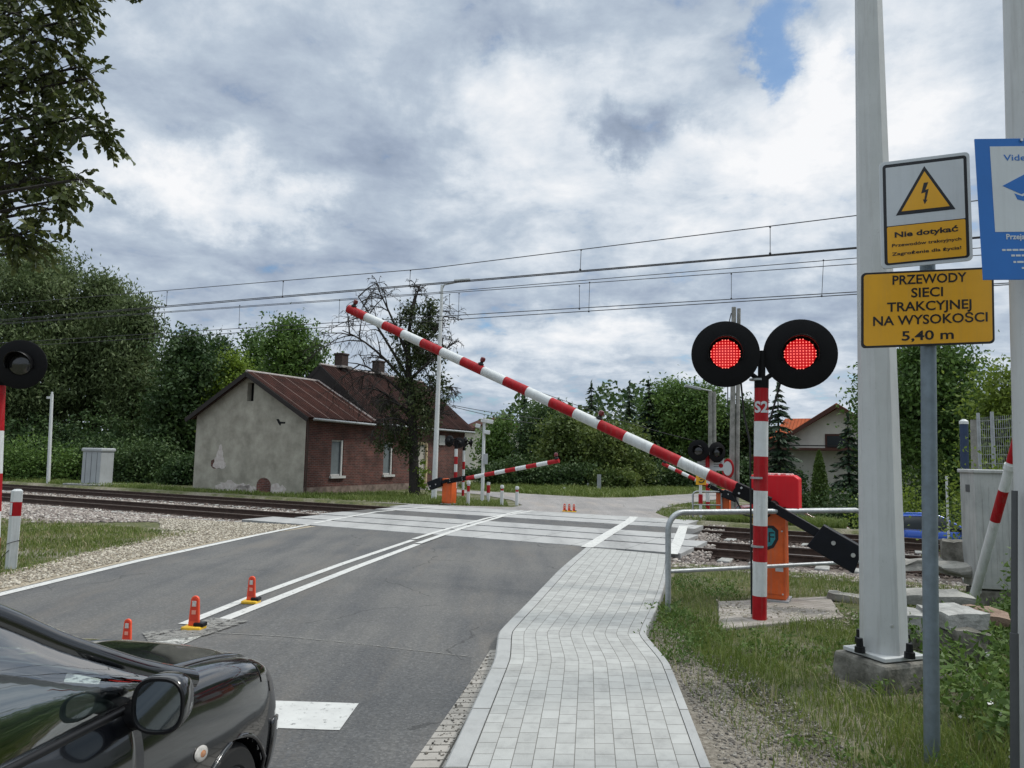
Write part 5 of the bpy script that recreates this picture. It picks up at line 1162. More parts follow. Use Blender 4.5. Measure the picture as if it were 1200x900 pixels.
def pale_house():
    Y = 48; s = Y/870; c = atY(978, 560, Y); z0 = -1.35; root = thing('pale_house', (c.x, Y, z0), 'pale house with a wide gable and orange tiles, behind the spruces at the right', 'house', None, rad(-30))
    zz = lambda py: atY(978, py, Y).z - z0
    pk, ev, w = zz(476), zz(533), 9.6; hw = w/2
    off = (983-978)*s
    m = MB(); m.add([(off-hw, 0, 0), (off+hw, 0, 0), (off+hw, 0, ev), (off, 0, pk-.15), (off-hw, 0, ev)], [(0, 1, 2, 3, 4)]); m.add([(off-hw, 0, 0), (off-hw, 0, ev), (off-hw, 9, ev), (off-hw, 9, 0)], [(0, 1, 2, 3)]); m.add([(off+hw, 0, 0), (off+hw, 0, ev), (off+hw, 9, ev), (off+hw, 9, 0)], [(0, 3, 2, 1)]); wl = m.build('wall', 'stucco', root)
    sl = (pk-ev)/hw
    for sg in (-1, 1):
        xe, ze = off+sg*(hw+.6), ev-sl*.6; P = [Vector((off, -.7, pk)), Vector((off, 9.3, pk)), Vector((xe, 9.3, ze)), Vector((xe, -.7, ze))]; n = Vector((0, 0, .16))
        m = MB(); m.add(P+[p+n for p in P], [(0, 1, 2, 3), (7, 6, 5, 4), (0, 4, 5, 1), (1, 5, 6, 2), (2, 6, 7, 3), (3, 7, 4, 0)]); rf = m.build('roof', 'rooftile', root, uvf=lambda v: (v.y, v.x))
        m = MB(); d = P[3]-P[0]; m.box((P[0]+P[3])/2 + Vector((0, -.03, -.02)), (d.length, .06, .24), Matrix.Rotation(-math.atan2(d.z, d.x), 3, 'Y')); m.build('verge_board', 'roofbrown', rf)
    m = MB(); x0, x1 = (970-978)*s, (994-978)*s; a, b = zz(525), zz(510); m.box(((x0+x1)/2, -.03, (a+b)/2), (x1-x0+.16, .08, b-a+.16)); f = m.build('window', 'roofbrown', wl); m = MB(); m.box(((x0+x1)/2, -.08, (a+b)/2), (x1-x0-.1, .03, b-a-.1)); m.build('pane', 'glassdark', f)
    m = MB(); m.box((off-.3, -.7, zz(527)), (w-2.2, 1.3, .16)); bl = m.build('balcony', 'roofbrown', root); m = MB(); m.box((off-.3, -1.3, zz(523)), (w-2.2, .05, .07)); m.build('handrail', 'wood', bl)
    # lower tiled wing to the left and tiled slope to the right
    P = [Vector((-4.5, 9.0, 6.5)), Vector((-2.2, 9.0, 6.5)), Vector((-2.2, 6.2, 4.9)), Vector((-5.2, 6.2, 4.9))]
    m = MB(); m.add(P+[p-Vector((0, 0, .12)) for p in P], [(0, 1, 2, 3), (7, 6, 5, 4), (0, 4, 5, 1), (1, 5, 6, 2), (2, 6, 7, 3), (3, 7, 4, 0)]); m.build('wing_roof', 'rooftile', root, uvf=lambda v: (v.x, v.y))
    m = MB(); m.box((-3.5, 8.0, 2.6), (2.0, 1.8, 5.2)); m.build('wing_wall', 'stucco', root)
    P = [Vector(((1000-978)*s, 5, zz(478))), Vector(((1030-978)*s, 5, zz(478))), Vector(((1040-978)*s, 3, zz(500))), Vector(((1008-978)*s, 3, zz(500)))]
    m = MB(); m.add(P+[p-Vector((0, 0, .12)) for p in P], [(0, 1, 2, 3), (7, 6, 5, 4), (0, 4, 5, 1), (1, 5, 6, 2), (2, 6, 7, 3), (3, 7, 4, 0)]); m.build('dormer_roof', 'rooftile', root, uvf=lambda v: (v.x, v.y))
    m = MB(); m.box(((1020-978)*s, 5.0, zz(490)-.5), (1.3, 2, 1.6)); m.build('dormer', 'stucco', root)
pale_house()
def far_house():
    Y = 80; s = Y/870; c = atY(582, 560, Y); root = thing('far_house', (c.x, Y, 0), 'distant house, only its dark roof and pale gable showing over the trees beyond the crossing', 'house', None, rad(20)); pk = atY(580, 491, Y).z; ev = atY(580, 502, Y).z
    m = MB(); m.box((0, 3, ev/2), (5, 6, ev)); m.add([(-2.5, -.01, ev), (2.5, -.01, ev), (0, -.01, pk-.1)], [(0, 1, 2)]); m.build('wall', 'stucco', root)
    for sg in (-1, 1):
        P = [Vector((0, -.5, pk)), Vector((0, 6.5, pk)), Vector((sg*3.0, 6.5, ev-.3)), Vector((sg*3.0, -.5, ev-.3))]; m = MB(); m.add(P+[p+Vector((0, 0, .2)) for p in P], [(0, 1, 2, 3), (7, 6, 5, 4), (0, 4, 5, 1), (1, 5, 6, 2), (2, 6, 7, 3), (3, 7, 4, 0)]); m.build('roof', 'roofbrown', root, uvf=lambda v: (v.y, v.x))
far_house()

# ------------------------------------------------------------------ cars
def cr(P, t):                                   # Catmull-Rom through a list of arrays
    n = len(P)-1; t = min(max(t, 0), n-1e-6); i = int(t); f = t-i
    p0 = P[i-1] if i > 0 else 2*P[0]-P[1]; p1 = P[i]; p2 = P[i+1]; p3 = P[i+2] if i+2 <= n else 2*P[n]-P[n-1]
    return .5*((2*p1) + (p2-p0)*f + (2*p0-5*p1+4*p2-p3)*f*f + (3*p1-p0-3*p2+p3)*f**3)
ST_X = [2.06, 1.99, 1.82, 1.50, 1.15, .92, .55, 0, -.6, -1.2, -1.7, -1.95, -2.02]
ST_P = [[(.50, .24), (.54, .34), (.55, .45), (.54, .56), (.50, .64), (.36, .68), (.18, .695), (0, .70)],
        [(.68, .20), (.73, .34), (.745, .48), (.725, .62), (.66, .70), (.46, .745), (.22, .765), (0, .77)],
        [(.77, .20), (.815, .36), (.83, .52), (.815, .68), (.755, .805), (.52, .855), (.25, .875), (0, .88)],
        [(.79, .20), (.835, .38), (.855, .56), (.848, .74), (.785, .892), (.54, .918), (.26, .937), (0, .942)],
        [(.79, .20), (.84, .38), (.86, .58), (.858, .77), (.795, .935), (.55, .962), (.27, .98), (0, .985)],
        [(.79, .20), (.84, .38), (.86, .58), (.86, .79), (.80, .945), (.56, .975), (.28, 1.0), (0, 1.01)],
        [(.79, .20), (.84, .38), (.858, .58), (.86, .81), (.805, .95), (.76, .957), (.75, .955), (.74, .95)],
        [(.79, .20), (.84, .38), (.858, .58), (.86, .82), (.80, .962), (.76, .968), (.75, .965), (.74, .96)],
        [(.79, .20), (.84, .38), (.858, .58), (.86, .83), (.80, .975), (.76, .98), (.75, .978), (.74, .97)],
        [(.79, .21), (.84, .39), (.86, .60), (.855, .84), (.79, .995), (.75, 1.0), (.74, 1.0), (.73, .99)],
        [(.74, .24), (.81, .42), (.835, .62), (.82, .85), (.745, 1.015), (.70, 1.02), (.69, 1.02), (.68, 1.01)],
        [(.60, .27), (.69, .42), (.72, .62), (.70, .84), (.63, .985), (.45, 1.0), (.22, 1.01), (0, 1.01)],
        [(.42, .32), (.48, .44), (.50, .62), (.48, .80), (.43, .93), (.30, .95), (.15, .955), (0, .955)]]
def car(loc, rz, paint, label, cat='car', scale=1.0, interior=False):
    root = thing('parked_car' if not interior else 'waiting_car', loc, label, cat, None, rz); root.scale = (scale,)*3; gls = 'glass' if interior else 'glassdark'
    NU, NV = 6, 6; G = [np.array([(x, y, z) for y, z in p]) for x, p in zip(ST_X, ST_P)]
    us = np.linspace(0, len(G)-1, (len(G)-1)*NU+1); vs_ = np.linspace(0, 7, 7*NV+1)
    GR = np.zeros((len(us), len(vs_), 3))
    for i, u in enumerate(us):
        row = cr(G, u)
        for j, v in enumerate(vs_): GR[i, j] = cr(list(row), v)
    GR[:, -1, 1] = GR[:, -1, 1]*(np.abs(GR[:, -1, 1]) > .05)
    du = np.gradient(GR, axis=0); dv = np.gradient(GR, axis=1); NRM = np.cross(dv, du); NRM /= np.linalg.norm(NRM, axis=2)[..., None]+1e-9
    ctr = np.array([0, 0, .5]); sg = np.sign((NRM*(GR-ctr)).sum(2))[..., None]; NRM = NRM*np.where(sg == 0, 1, sg)
    cell = lambda i, j: (GR[i, j]+GR[i+1, j+1])/2
    def patch(name, cond, off, m, parent, sides=(1, -1), thick=0, join=True, smooth=50):
        mb = MB(); any_ = False
        for s in sides:
            for i in range(len(us)-1):
                for j in range(len(vs_)-1):
                    if not cond(us[i]+.5/NU, vs_[j]+.5/NV, cell(i, j)): continue
                    any_ = True; q = [GR[a, b]+NRM[a, b]*off for a, b in ((i, j), (i+1, j), (i+1, j+1), (i, j+1))]; q = [Vector((p[0], p[1]*s, p[2])) for p in q]
                    mb.add(q if s == 1 else q[::-1], [(0, 1, 2, 3)])
        if not any_: return None
        o = mb.build(name, m, parent, smooth=smooth)
        if thick: sm = o.modifiers.new('s', 'SOLIDIFY'); sm.thickness = thick; sm.offset = -1
        return o
    def hole(c): return any(math.hypot(c[0]-wx, c[2]-.28) < .318 and c[1] > .5 for wx in (1.38, -1.25))
    opened = lambda u, v, c: not hole(c) and not (u > 5.0 and u < 10.9 and v > 5.2) 
    is_lamp = lambda u, v, c: .55 < u < 2.55 and 2.95 < v < 4.1 - .0*u and not (u > 2.2 and v < 3.3)
    is_hood = lambda u, v, c: .9 < u < 5.0 and v > 4.5
    body = patch('body', lambda u, v, c: opened(u, v, c) and not is_lamp(u, v, c), 0, paint, root, smooth=38)
    patch('hood', is_hood, .007, paint, root, thick=.012)
    for s in (1, -1):
        patch('headlight', is_lamp, .004, 'headlampglass' if interior else 'lampwhite', root, (s,))
        patch('front_door', lambda u, v, c: -.42 < c[0] < .70 and .5 < v < 4.4 and not hole(c), .006, paint, root, (s,), thick=.01)
        patch('rear_door', lambda u, v, c: -1.15 < c[0] < -.44 and .5 < v < 4.4 and math.hypot(c[0]+1.25, c[2]-.3) > .42, .006, paint, root, (s,), thick=.01)
        patch('tail_light', lambda u, v, c: u > 10.2 and u < 11.4 and 3.0 < v < 4.2, .006, 'lampred', root, (s,))
    [patch('bumper', lambda u, v, c: u < 2.2 and v < 2.2 and not hole(c), .012, paint, root, (s,), thick=.015) for s in (1, -1)]
    # wheel arches, wheels
    for wx in (1.38, -1.25):
        for s in (1, -1):
            a = MB(); pts = []; 
            for k in range(25):
                an = -.12*PI + 1.24*PI*k/24; zz = .28+.322*math.sin(an); xx = wx+.322*math.cos(an); yy = .848 + (.012 if .4 < zz < .8 else -.005); pts.append((xx, s*yy, zz))
            a.tube(pts, .011, 8); a.build('wheel_arch', paint, root, smooth=60)
            w = MB(); w.lathe([(.325, .0), (.325, -.30), (0, -.30)], (wx, s*.84, .28), (0, s, 0), 28); w.build('wheel_well', 'matte', root)
            t = MB(); t.lathe([(.19, .09), (.20, .10), (.27, .10), (.295, .075), (.302, .03), (.302, -.03), (.295, -.075), (.27, -.10), (.2, -.10)], (0, 0, 0), (0, s, 0), 36); wh = t.build('wheel', 'tyre', root, smooth=40); wh.location = (wx, s*.745, .29); wh.scale = (.95, 1, .95)
            t = MB(); t.lathe([(0, .05), (.05, .05), (.06, .04), (.10, .03), (.185, .06), (.198, .095), (.19, .05), (.19, -.05)], (0, 0, 0), (0, s, 0), 32)
            for k in range(7): an = 2*PI*k/7; t.box((math.cos(an)*.115, s*.062, math.sin(an)*.115), (.15, .03, .035), Matrix.Rotation(-an, 3, 'Y'))
            t.build('rim', 'rim', wh, smooth=40)
    # greenhouse
    rail = [Vector(p) for p in ((.12, .60, 1.41), (-.3, .60, 1.43), (-.8, .595, 1.425), (-1.3, .57, 1.385), (-1.62, .53, 1.335))]
    apil = [Vector(p) for p in ((1.10, .785, .935), (.82, .755, 1.045), (.48, .685, 1.215), (.12, .60, 1.41))]
    rows = []
    for p, cz in zip(rail, (1.445, 1.48, 1.482, 1.45, 1.395)):
        rows.append([Vector((p.x + (.08 if p.x > 0 else 0)*(1-f*f) - (.10*(1-f*f) if p.x < -1.5 else 0), p.y*f, cz - (cz-p.z)*abs(f)**2.2)) for f in np.linspace(-1, 1, 17)])
    m = MB(); m.grid(rows); r_ = m.build('roof', paint, root, smooth=60); sb = r_.modifiers.new('s', 'SUBSURF'); sb.levels = sb.render_levels = 2
    m = MB(); rows = []
    for t in np.linspace(0, 1, 9):
        base = cr([np.array(p) for p in apil], t*3*.999); rows.append([Vector((base[0] + (.14-.06*t)*(1-f*f), base[1]*f, base[2] + (.05-.01*t)*(1-f*f))) for f in np.linspace(-1, 1, 17)])
    m.grid(rows); m.build('windscreen', gls, root, smooth=60)
    m = MB(); rows = [[Vector((rail[-1].x - .30*t - .10*(1-f*f), (.565+.05*t)*f, 1.335 - .33*t + .05*(1-f*f)*(1-t))) for f in np.linspace(-1, 1, 13)] for t in np.linspace(0, 1, 6)]; m.grid(rows); m.build('rear_window', gls, root, smooth=60)
    allr = apil + rail[1:]
    for s in (1, -1):
        mir = lambda L_: [Vector((p.x, p.y*s, p.z)) for p in L_]
        fine = [Vector(cr([np.array(p) for p in allr], t)) for t in np.linspace(0, len(allr)-1, 40)]
        m = MB(); m.tube(mir(fine[:21]), [.046]*6+[.044]*15, 12); m.tube(mir(fine[19:]), .034, 12); m.build('roof_rail', paint, root, smooth=60)
        m = MB(); m.tube(mir([Vector((-1.60, .57, 1.34)), Vector((-1.75, .63, 1.18)), Vector((-1.86, .67, .99))]), .075, 10); m.build('rear_pillar', paint, root, smooth=60)
        m = MB(); rows = []
        for p in fine[2:-1]:
            zb_ = .955 + max(0, -p.x)*.022; lo = Vector((p.x, .788, min(zb_, p.z))); hi = Vector((p.x, p.y+.018, p.z)); rows.append([(lo.lerp(hi, t) + Vector((0, .045*math.sin(PI*t), 0))) for t in np.linspace(0, 1, 6)])
        m.grid([mir(r) for r in rows]); m.build('side_window', gls, root, smooth=60)
        m = MB(); inner = [p + Vector((0, .022, -.035)) for p in fine[3:-1]]; m.tube(mir(inner), .016, 8); m.tube(mir([Vector((x, .80, .957+max(0, -x)*.022)) for x in np.linspace(1.05, -1.7, 12)]), .016, 8)
        m.tube(mir([Vector((.74, .803, .957)), Vector((.56, .72, 1.165))]), [.020, .017], 8); m.tube(mir([Vector((-.40, .803, .965)), Vector((-.36, .655, 1.385))]), .034, 8); m.tube(mir([Vector((-1.15, .795, .985)), Vector((-1.05, .64, 1.37))]), .03, 8)
        m.build('window_trim', 'black', root, smooth=60)
        # door mirror
        m = MB(); R = Rz(rad(-8*s)); c = Vector((.66, s*.955, 1.0)); 
        ring = []
        for k, (dx, sc) in enumerate(((-.055, .93), (-.05, 1.0), (-.01, 1.0), (.04, .93), (.08, .74), (.105, .45), (.115, .08))):
            ring.append([c + R @ Vector((dx, math.copysign(abs(math.cos(a))**.75, math.cos(a))*.092*sc, math.copysign(abs(math.sin(a))**.75, math.sin(a))*.098*sc - .0)) for a in np.linspace(0, 2*PI, 29)])
        m.grid(ring); mi_ = m.build('door_mirror', paint, root, smooth=60)
        m = MB(); m.tube([Vector((.68, s*.80, .93)), Vector((.67, s*.90, .945))], [.05, .045], 10); m.build('mirror_foot', 'black', mi_, smooth=60)
        m = MB(); o_ = [c + R @ Vector((-.052, math.copysign(abs(math.cos(a))**.75, math.cos(a))*.081, math.copysign(abs(math.sin(a))**.75, math.sin(a))*.085)) for a in np.linspace(0, 2*PI, 29)[:-1]]; m.add(o_, [list(range(28))]); m.build('mirror_glass', 'mirror', mi_)
        m = MB(); o2 = [c + R @ Vector((-.054, math.copysign(abs(math.cos(a))**.75, math.cos(a))*.086, math.copysign(abs(math.sin(a))**.75, math.sin(a))*.090)) for a in np.linspace(0, 2*PI, 29)]; m.tube(o2, .008, 6); m.build('mirror_rim', 'black', mi_, smooth=60)
        m = MB(); m.sphere((1.08, s*.868, .655), .040, (1.3, .25, .8), R=Matrix.Rotation(.3, 3, 'Y')); m.build('side_indicator', 'lampwhite', root, smooth=60); 
        m = MB(); m.sphere((1.08, s*.874, .655), .020, (1.3, .3, .8), R=Matrix.Rotation(.3, 3, 'Y')); m.build('indicator_bulb', 'lampamber', root, smooth=60)
        m = MB(); m.box((-.30, s*.875, .80), (.18, .03, .03)); m.build('door_handle', paint, root, bevel=.012)
    m = MB(); m.box((0, 0, .24), (3.4, 1.5, .04)); m.build('floor', 'matte', root)
    m = MB(); m.tube([(.62, -.74, .86), (.62, .74, .86)], .14, 14); m.box((.78, 0, .80), (.5, 1.46, .25)); m.box((.78, 0, .91), (.42, 1.4, .06)); m.build('dashboard', 'interior', root, bevel=.03, smooth=40)
    for s in (1, -1):
        st = MB(); st.box((-.25, s*.36, .48), (.5, .48, .18)); st.box((-.53, s*.36, .82), (.14, .46, .62), Matrix.Rotation(-.25, 3, 'Y')); st.box((-.64, s*.36, 1.20), (.10, .26, .18), Matrix.Rotation(-.2, 3, 'Y')); st.build('front_seat', 'interior', root, bevel=.06)
    st = MB(); st.box((-1.25, 0, .75), (.14, 1.2, .65), Matrix.Rotation(-.25, 3, 'Y')); st.build('rear_seat', 'interior', root, bevel=.06)
    w = MB(); c = Vector((.30, .36, .92)); ax = Vector((.88, 0, -.42)).normalized(); x_ = Vector((0, 1, 0)); y_ = ax.cross(x_); w.tube([c+(x_*math.cos(a)+y_*math.sin(a))*.185 for a in np.linspace(0, 2*PI, 33)], .017, 8)
    for a in (.0, PI, -PI/2): w.tube([c, c+(x_*math.cos(a)+y_*math.sin(a))*.18], .02, 6)
    w.build('steering_wheel', 'interiorlight', root, smooth=60)
    w = MB(); w.box((.14, 0, 1.33), (.05, .24, .08)); w.build('rear_view_mirror', 'matte', root, bevel=.02)
    w = MB(); w.box((2.06, 0, .42), (.03, .52, .11)); w.build('number_plate', 'signwhite', root, bevel=.005)
    w = MB(); w.box((2.05, 0, .30), (.05, .9, .10)); w.build('grille', 'matte', root, bevel=.01)
    for s in (.1, .5):
        w = MB(); w.tube([(1.02, s-.35, .995), (.86, s+.25, 1.02)], .012, 6); w.build('wiper', 'matte', root)
    return root
M['headlampglass'] = mat('headlamp_smoked', (.012, .009, .009), .06, var=0, coat=1.0)
hd_ = rad(8); fwd = Vector((math.sin(hd_), math.cos(hd_), 0))
car((-2.25, 2.22, 0.004), PI/2-hd_, 'blackpaint', 'glossy black hatchback waiting in the lane at the lower left, its right mirror towards us', interior=True)
bc = atY(1088, 600, 23.5); car((bc.x, 23.5, -1.03), rad(-7), 'bluepaint', 'bright blue car parked in the hollow beyond the rails, behind the grey sign post', scale=.92)
rc = atY(962, 605, 27); car((rc.x-1.2, 27, -1.17), rad(-10), 'redpaint', 'dark red car parked beyond the rails, mostly hidden behind the near barrier arm')

# ------------------------------------------------------------------ vegetation
def leaf_cards(C, size, rg, wr=.55, hang=0.0, up=0.0):
    n = len(C); d = rg.normal(size=(n, 3)); d[:, 2] -= hang; d /= np.linalg.norm(d, axis=1)[:, None]
    r = rg.normal(size=(n, 3)); r[:, 2] += up; s = np.cross(d, r); s /= np.linalg.norm(s, axis=1)[:, None]+1e-9
    L = (size*rg.uniform(.6, 1.25, n))[:, None]; W_ = L*wr; b = np.cross(d, s)*L*.12
    V = np.stack([C-d*L*.5, C+s*W_*.5+b, C+d*L*.5, C-s*W_*.5+b], 1).reshape(-1, 3)
    return V, np.arange(4*n).reshape(-1, 4)
def crown_points(lobes, n, rg, clump, per=28, shell=.5, keep=1.0):
    vol = np.array([(r[0]*r[1]*r[2])**(2/3) for _, r in lobes]); nc = max(6, n//per); idx = rg.choice(len(lobes), nc, p=vol/vol.sum())
    u = rg.normal(size=(nc, 3)); u /= np.linalg.norm(u, axis=1)[:, None]; rr = rg.random(nc)**shell
    cc = np.array([lobes[i][0] for i in idx]); rd_ = np.array([lobes[i][1] for i in idx]); cen = cc + u*rr[:, None]*rd_
    cs = rg.uniform(.55, 1.35, nc)*clump; k = rg.integers(0, nc, n)
    return cen[k] + rg.normal(size=(n, 3))*cs[k][:, None]*np.array([1, 1, .7]), cen
def tree(name, base, H, rx, label, lobes_n=9, n=9000, leaf=.2, m='leaf_mid', barkm='bark', bfrac=.25, clump=.42, seed=1, shape=(.75, .6), group=None, cat='tree', hang=.2, trunk_r=None, wr=.55, shell=.5, lobes=None, lean=0, rdepth=None):
    rg = np.random.default_rng(seed); root = thing(name, base, label, cat, group); rdep = rdepth or rx
    if lobes is None:
        lobes = []; zc = H*(bfrac + 1)/2; hz = H*(1-bfrac)/2
        for i in range(lobes_n):
            a = 2*PI*i*.618*1.0 + rg.random()*.8; f = (i+.5)/lobes_n; z = zc + hz*(2*f-1)*.80; wprof = math.sqrt(max(.06, 1-abs((2*f-1)*.93)**2.4)) * (shape[0] + (1-shape[0])*(1-f)); rad_ = rx*wprof
            q = rad_*(.35+.4*rg.random()); sz = rx*(.36+.22*rg.random())*(.65+.35*wprof)
            lobes.append((np.array([math.cos(a)*q + lean*f, math.sin(a)*q*rdep/rx, z]), np.array([sz, sz, sz*(.65+.35*rg.random())*max(1, hz/rx*.75)])))
        lobes.append((np.array([lean, 0, H-rx*.30]), np.array([rx*.30, rx*.30, rx*.33])))
    n = int(n*1.7); leaf *= 1.15; P, cen = crown_points(lobes, n, rg, clump*1.1, shell=shell)
    P = P[P[:, 2] > .03*H]; V, q = leaf_cards(P, leaf, rg, wr, hang)
    link('crown', np_mesh(V, q), m, root)
    mb = MB(); tr = trunk_r or H*.022; zt_ = H*.72; path = [Vector((lean*.4*f*f + math.sin(f*5+seed)*tr*.8, math.cos(f*4+seed)*tr*.6, zt_*f)) for f in np.linspace(-.02, 1, 8)]
    mb.tube(path, list(np.linspace(tr*1.25, tr*.25, 8)), 9)
    for c, r in lobes:
        zs = max(.12*H, min(c[2]-.15*H, zt_*.9)); f = zs/zt_; s0 = path[min(7, int(f*7))]; e = Vector(c); mid = s0.lerp(e, .5) + Vector((0, 0, -.03*H)); mb.tube([s0, mid, e], [tr*.5*(1.2-f), tr*.3, tr*.1], 6)
        for _ in range(4):
            w = rg.normal(size=3); w /= np.linalg.norm(w); mb.tube([mid.lerp(e, .6), e+Vector(w*r*.8)], [tr*.16, tr*.04], 4)
    mb.build('trunk', barkm, root, smooth=60)
    return root
def tree_px(name, px, Y, top, hw, label, base=None, **kw):
    b = atY(px, 560, Y); z = gz(b.x, b.y) if base is None else base; H = atY(px, top, Y).z - z; return tree(name, (b.x, Y, z), H, hw*Y/870*1.0, label, **kw)
def spruce(px, Y, top, hw, label, seed, base=None, bottom=.06, n_levels=None, m='leaf_spruce', dens=1.0, leaf=.30, group='spruces'):
    b = atY(px, 560, Y); z0 = gz(b.x, b.y) if base is None else base; H = atY(px, top, Y).z - z0; R = hw*Y/870; rg = np.random.default_rng(seed)
    root = thing('spruce_tree', (b.x, Y, z0), label, 'tree', group); dens *= 1.7; leaf *= 1.25; nl = n_levels or int(H*3.2); C, D = [], []; br = MB()
    for l in range(nl):
        f = (l+rg.random()*.5)/nl; z = H*(bottom + (1-bottom)*f*.97); r = R*(1-f)**.85*(.8+.35*rg.random())+.06; nb = int(6+5*(1-f))
        for k in range(nb):
            a = rg.random()*2*PI; L = r*(.7+.45*rg.random()); dx, dy = math.cos(a), math.sin(a); ns = max(3, int(L*9*dens))
            br.tube([Vector((0, 0, z)), Vector((dx*L*.9, dy*L*.9, z-L*.12))], [.02+.02*(1-f), .006], 4, caps=False)
            for q in range(ns):
                t = (q+rg.random())/ns; w = .22*L*(1-t*.75)+.05; off = rg.normal()*w*.6
                C.append((dx*L*t - dy*off, dy*L*t + dx*off, z - L*.22*t*t*1.3 + .12*L*max(0, t-.75) - abs(rg.normal())*.06)); D.append((dx*.8 - dy*off*1.5, dy*.8 + dx*off*1.5, -.35+.2*rg.normal()))
    for q in range(10): C.append((rg.normal()*.03, rg.normal()*.03, H*(.93+.07*rg.random()))); D.append((rg.normal()*.3, rg.normal()*.3, 1))
    C, D = np.array(C), np.array(D); D /= np.linalg.norm(D, axis=1)[:, None]; n = len(C); r = rg.normal(size=(n, 3))*.5; r[:, 2] += 1; s = np.cross(D, r); s /= np.linalg.norm(s, axis=1)[:, None]
    L = (leaf*rg.uniform(.7, 1.3, n))[:, None]; V = np.stack([C-D*L*.4, C+s*L*.20, C+D*L*.6, C-s*L*.20], 1).reshape(-1, 3)
    link('crown', np_mesh(V, np.arange(4*n).reshape(-1, 4)), m, root)
    br.tube([(0, 0, -.1), (0, 0, H*.6), (0, 0, H*.985)], [H*.014+.03, H*.007+.015, .012], 8); br.build('trunk', 'darkbark', root, smooth=60)
    return root
def thuja(px, Y, top, hw, base_py, label, seed, n=3500):
    b = atY(px, base_py, Y); z0 = b.z; H = atY(px, top, Y).z - z0; R = hw*Y/870; rg = np.random.default_rng(seed); root = thing('thuja', (b.x, Y, z0), label, 'tree', 'columnar thujas')
    f = rg.random(n); a = rg.random(n)*2*PI; r = R*np.minimum(1, (1-f)**.6*1.25)*np.minimum(1, f*6+.5)*rg.random(n)**.3; C = np.stack([r*np.cos(a), r*np.sin(a), f*H], 1); V, q = leaf_cards(C, .13, rg, .45, hang=-1.6); link('crown', np_mesh(V, q), 'leaf_thuja', root)
    t = MB(); t.tube([(0, 0, -.1), (0, 0, H*.8)], [.05, .02], 7); t.build('trunk', 'bark', root)
def bush(px, Y, top, hw, label, m, seed, n=3000, leaf=.13, base=None, group=None, name='shrub', cat='shrub', dep=1.0):
    b = atY(px, 560, Y); z0 = gz(b.x, b.y) if base is None else base; H = atY(px, top, Y).z - z0; R = hw*Y/870; rg = np.random.default_rng(seed); root = thing(name, (b.x, Y, z0), label, cat, group); lobes = []
    nl = max(4, int(R/H*5)+3)
    for i in range(nl):
        x = R*(2*(i+.5)/nl-1)*.8; h = H*(.42+.22*rg.random())*(1-.35*(x/R)**2); lobes.append((np.array([x, rg.normal()*R*.12*dep, h*.55]), np.array([max(R/nl*1.7, H*.3), max(.25, min(R, H)*.45*dep), h*.95])))
    n = int(n*1.5); P, _ = crown_points(lobes, n, rg, min(.34, H*.16), shell=.42); P = P[P[:, 2] > 0]; V, q = leaf_cards(P, leaf, rg, .6, .1); link('foliage', np_mesh(V, q), m, root)
    st = MB()
    for c, r in lobes: st.tube([Vector((c[0]*.7, c[1]*.7, -.05)), Vector(c)+Vector((0, 0, r[2]*.3))], [.03, .008], 5)
    st.build('stem', 'bark', root)
    return root

# big willows and dark trees on the left
tree_px('willow_tree', 20, 50, 285, 88, 'tallest silvery willow, at the left edge behind the unlit lamp', n=30000, leaf=.27, m='leaf_willow', hang=1.1, wr=.36, clump=.50, seed=3, shell=.38, bfrac=.14, lobes_n=14, group='willows on the left')
tree_px('willow_tree', 102, 52, 322, 58, 'middle silvery willow with its trunk showing low down', n=22000, leaf=.27, m='leaf_willow', hang=1.1, wr=.36, clump=.48, seed=5, shell=.38, bfrac=.2, lobes_n=12, group='willows on the left')
tree_px('willow_tree', 150, 50, 350, 40, 'smallest willow, rightmost of the silvery three and nearest the house', n=15000, leaf=.27, m='leaf_willow', hang=1.0, wr=.36, clump=.44, seed=8, shell=.38, bfrac=.15, lobes_n=10, group='willows on the left')
tree_px('tree', 212, 46, 388, 40, 'dark green tree between the willows and the house gable', n=10000, leaf=.24, m='leaf_dark', clump=.5, seed=11, bfrac=.05, lobes_n=11)
tree_px('tree', 246, 58, 392, 26, 'slim dark tree just behind the yellowish one at the gable', n=5000, leaf=.26, m='leaf_dark', clump=.5, seed=12, bfrac=.1)
tree_px('tree', 263, 47, 414, 26, 'yellowish green tree behind the roof of the grey gable', n=6500, leaf=.2, m='leaf_lime', clump=.42, seed=13, bfrac=.15)
tree_px('tree', 332, 55, 371, 44, 'leafy mid green tree above the rusty roof', n=11000, leaf=.26, m='leaf_mid', clump=.55, seed=14, bfrac=.1, lobes_n=11)
tree_px('tree', 290, 60, 388, 26, 'second mid green tree, between the yellowish one and the one above the roof', n=5000, leaf=.28, m='leaf_mid', clump=.5, seed=15, bfrac=.1)
for i, (px, Y, top, hw, m, lb) in enumerate(((-40, 42, 500, 70, 'leaf_mid', 'low bank of undergrowth at the far left edge'), (40, 41, 508, 60, 'leaf_mid', 'undergrowth behind the thin white post'), (115, 42, 503, 50, 'leaf_dark', 'undergrowth behind the light grey cabinet'), (175, 41, 505, 45, 'leaf_dark', 'undergrowth right of the light grey cabinet'), (215, 39.5, 528, 26, 'leaf_dark', 'dark shrub at the corner of the grey gable'))):
    bush(px, Y, top, hw, lb, m, 30+i, n=5200, leaf=.17, group='undergrowth on the left', dep=.6)
bush(-2, 46, 470, 90, 'tall dark thicket under the tallest willow', 'leaf_dark', 41, n=6500, leaf=.24, group='undergrowth on the left'); bush(140, 47, 462, 80, 'tall dark thicket under the smallest willow', 'leaf_dark', 42, n=6500, leaf=.24, group='undergrowth on the left')

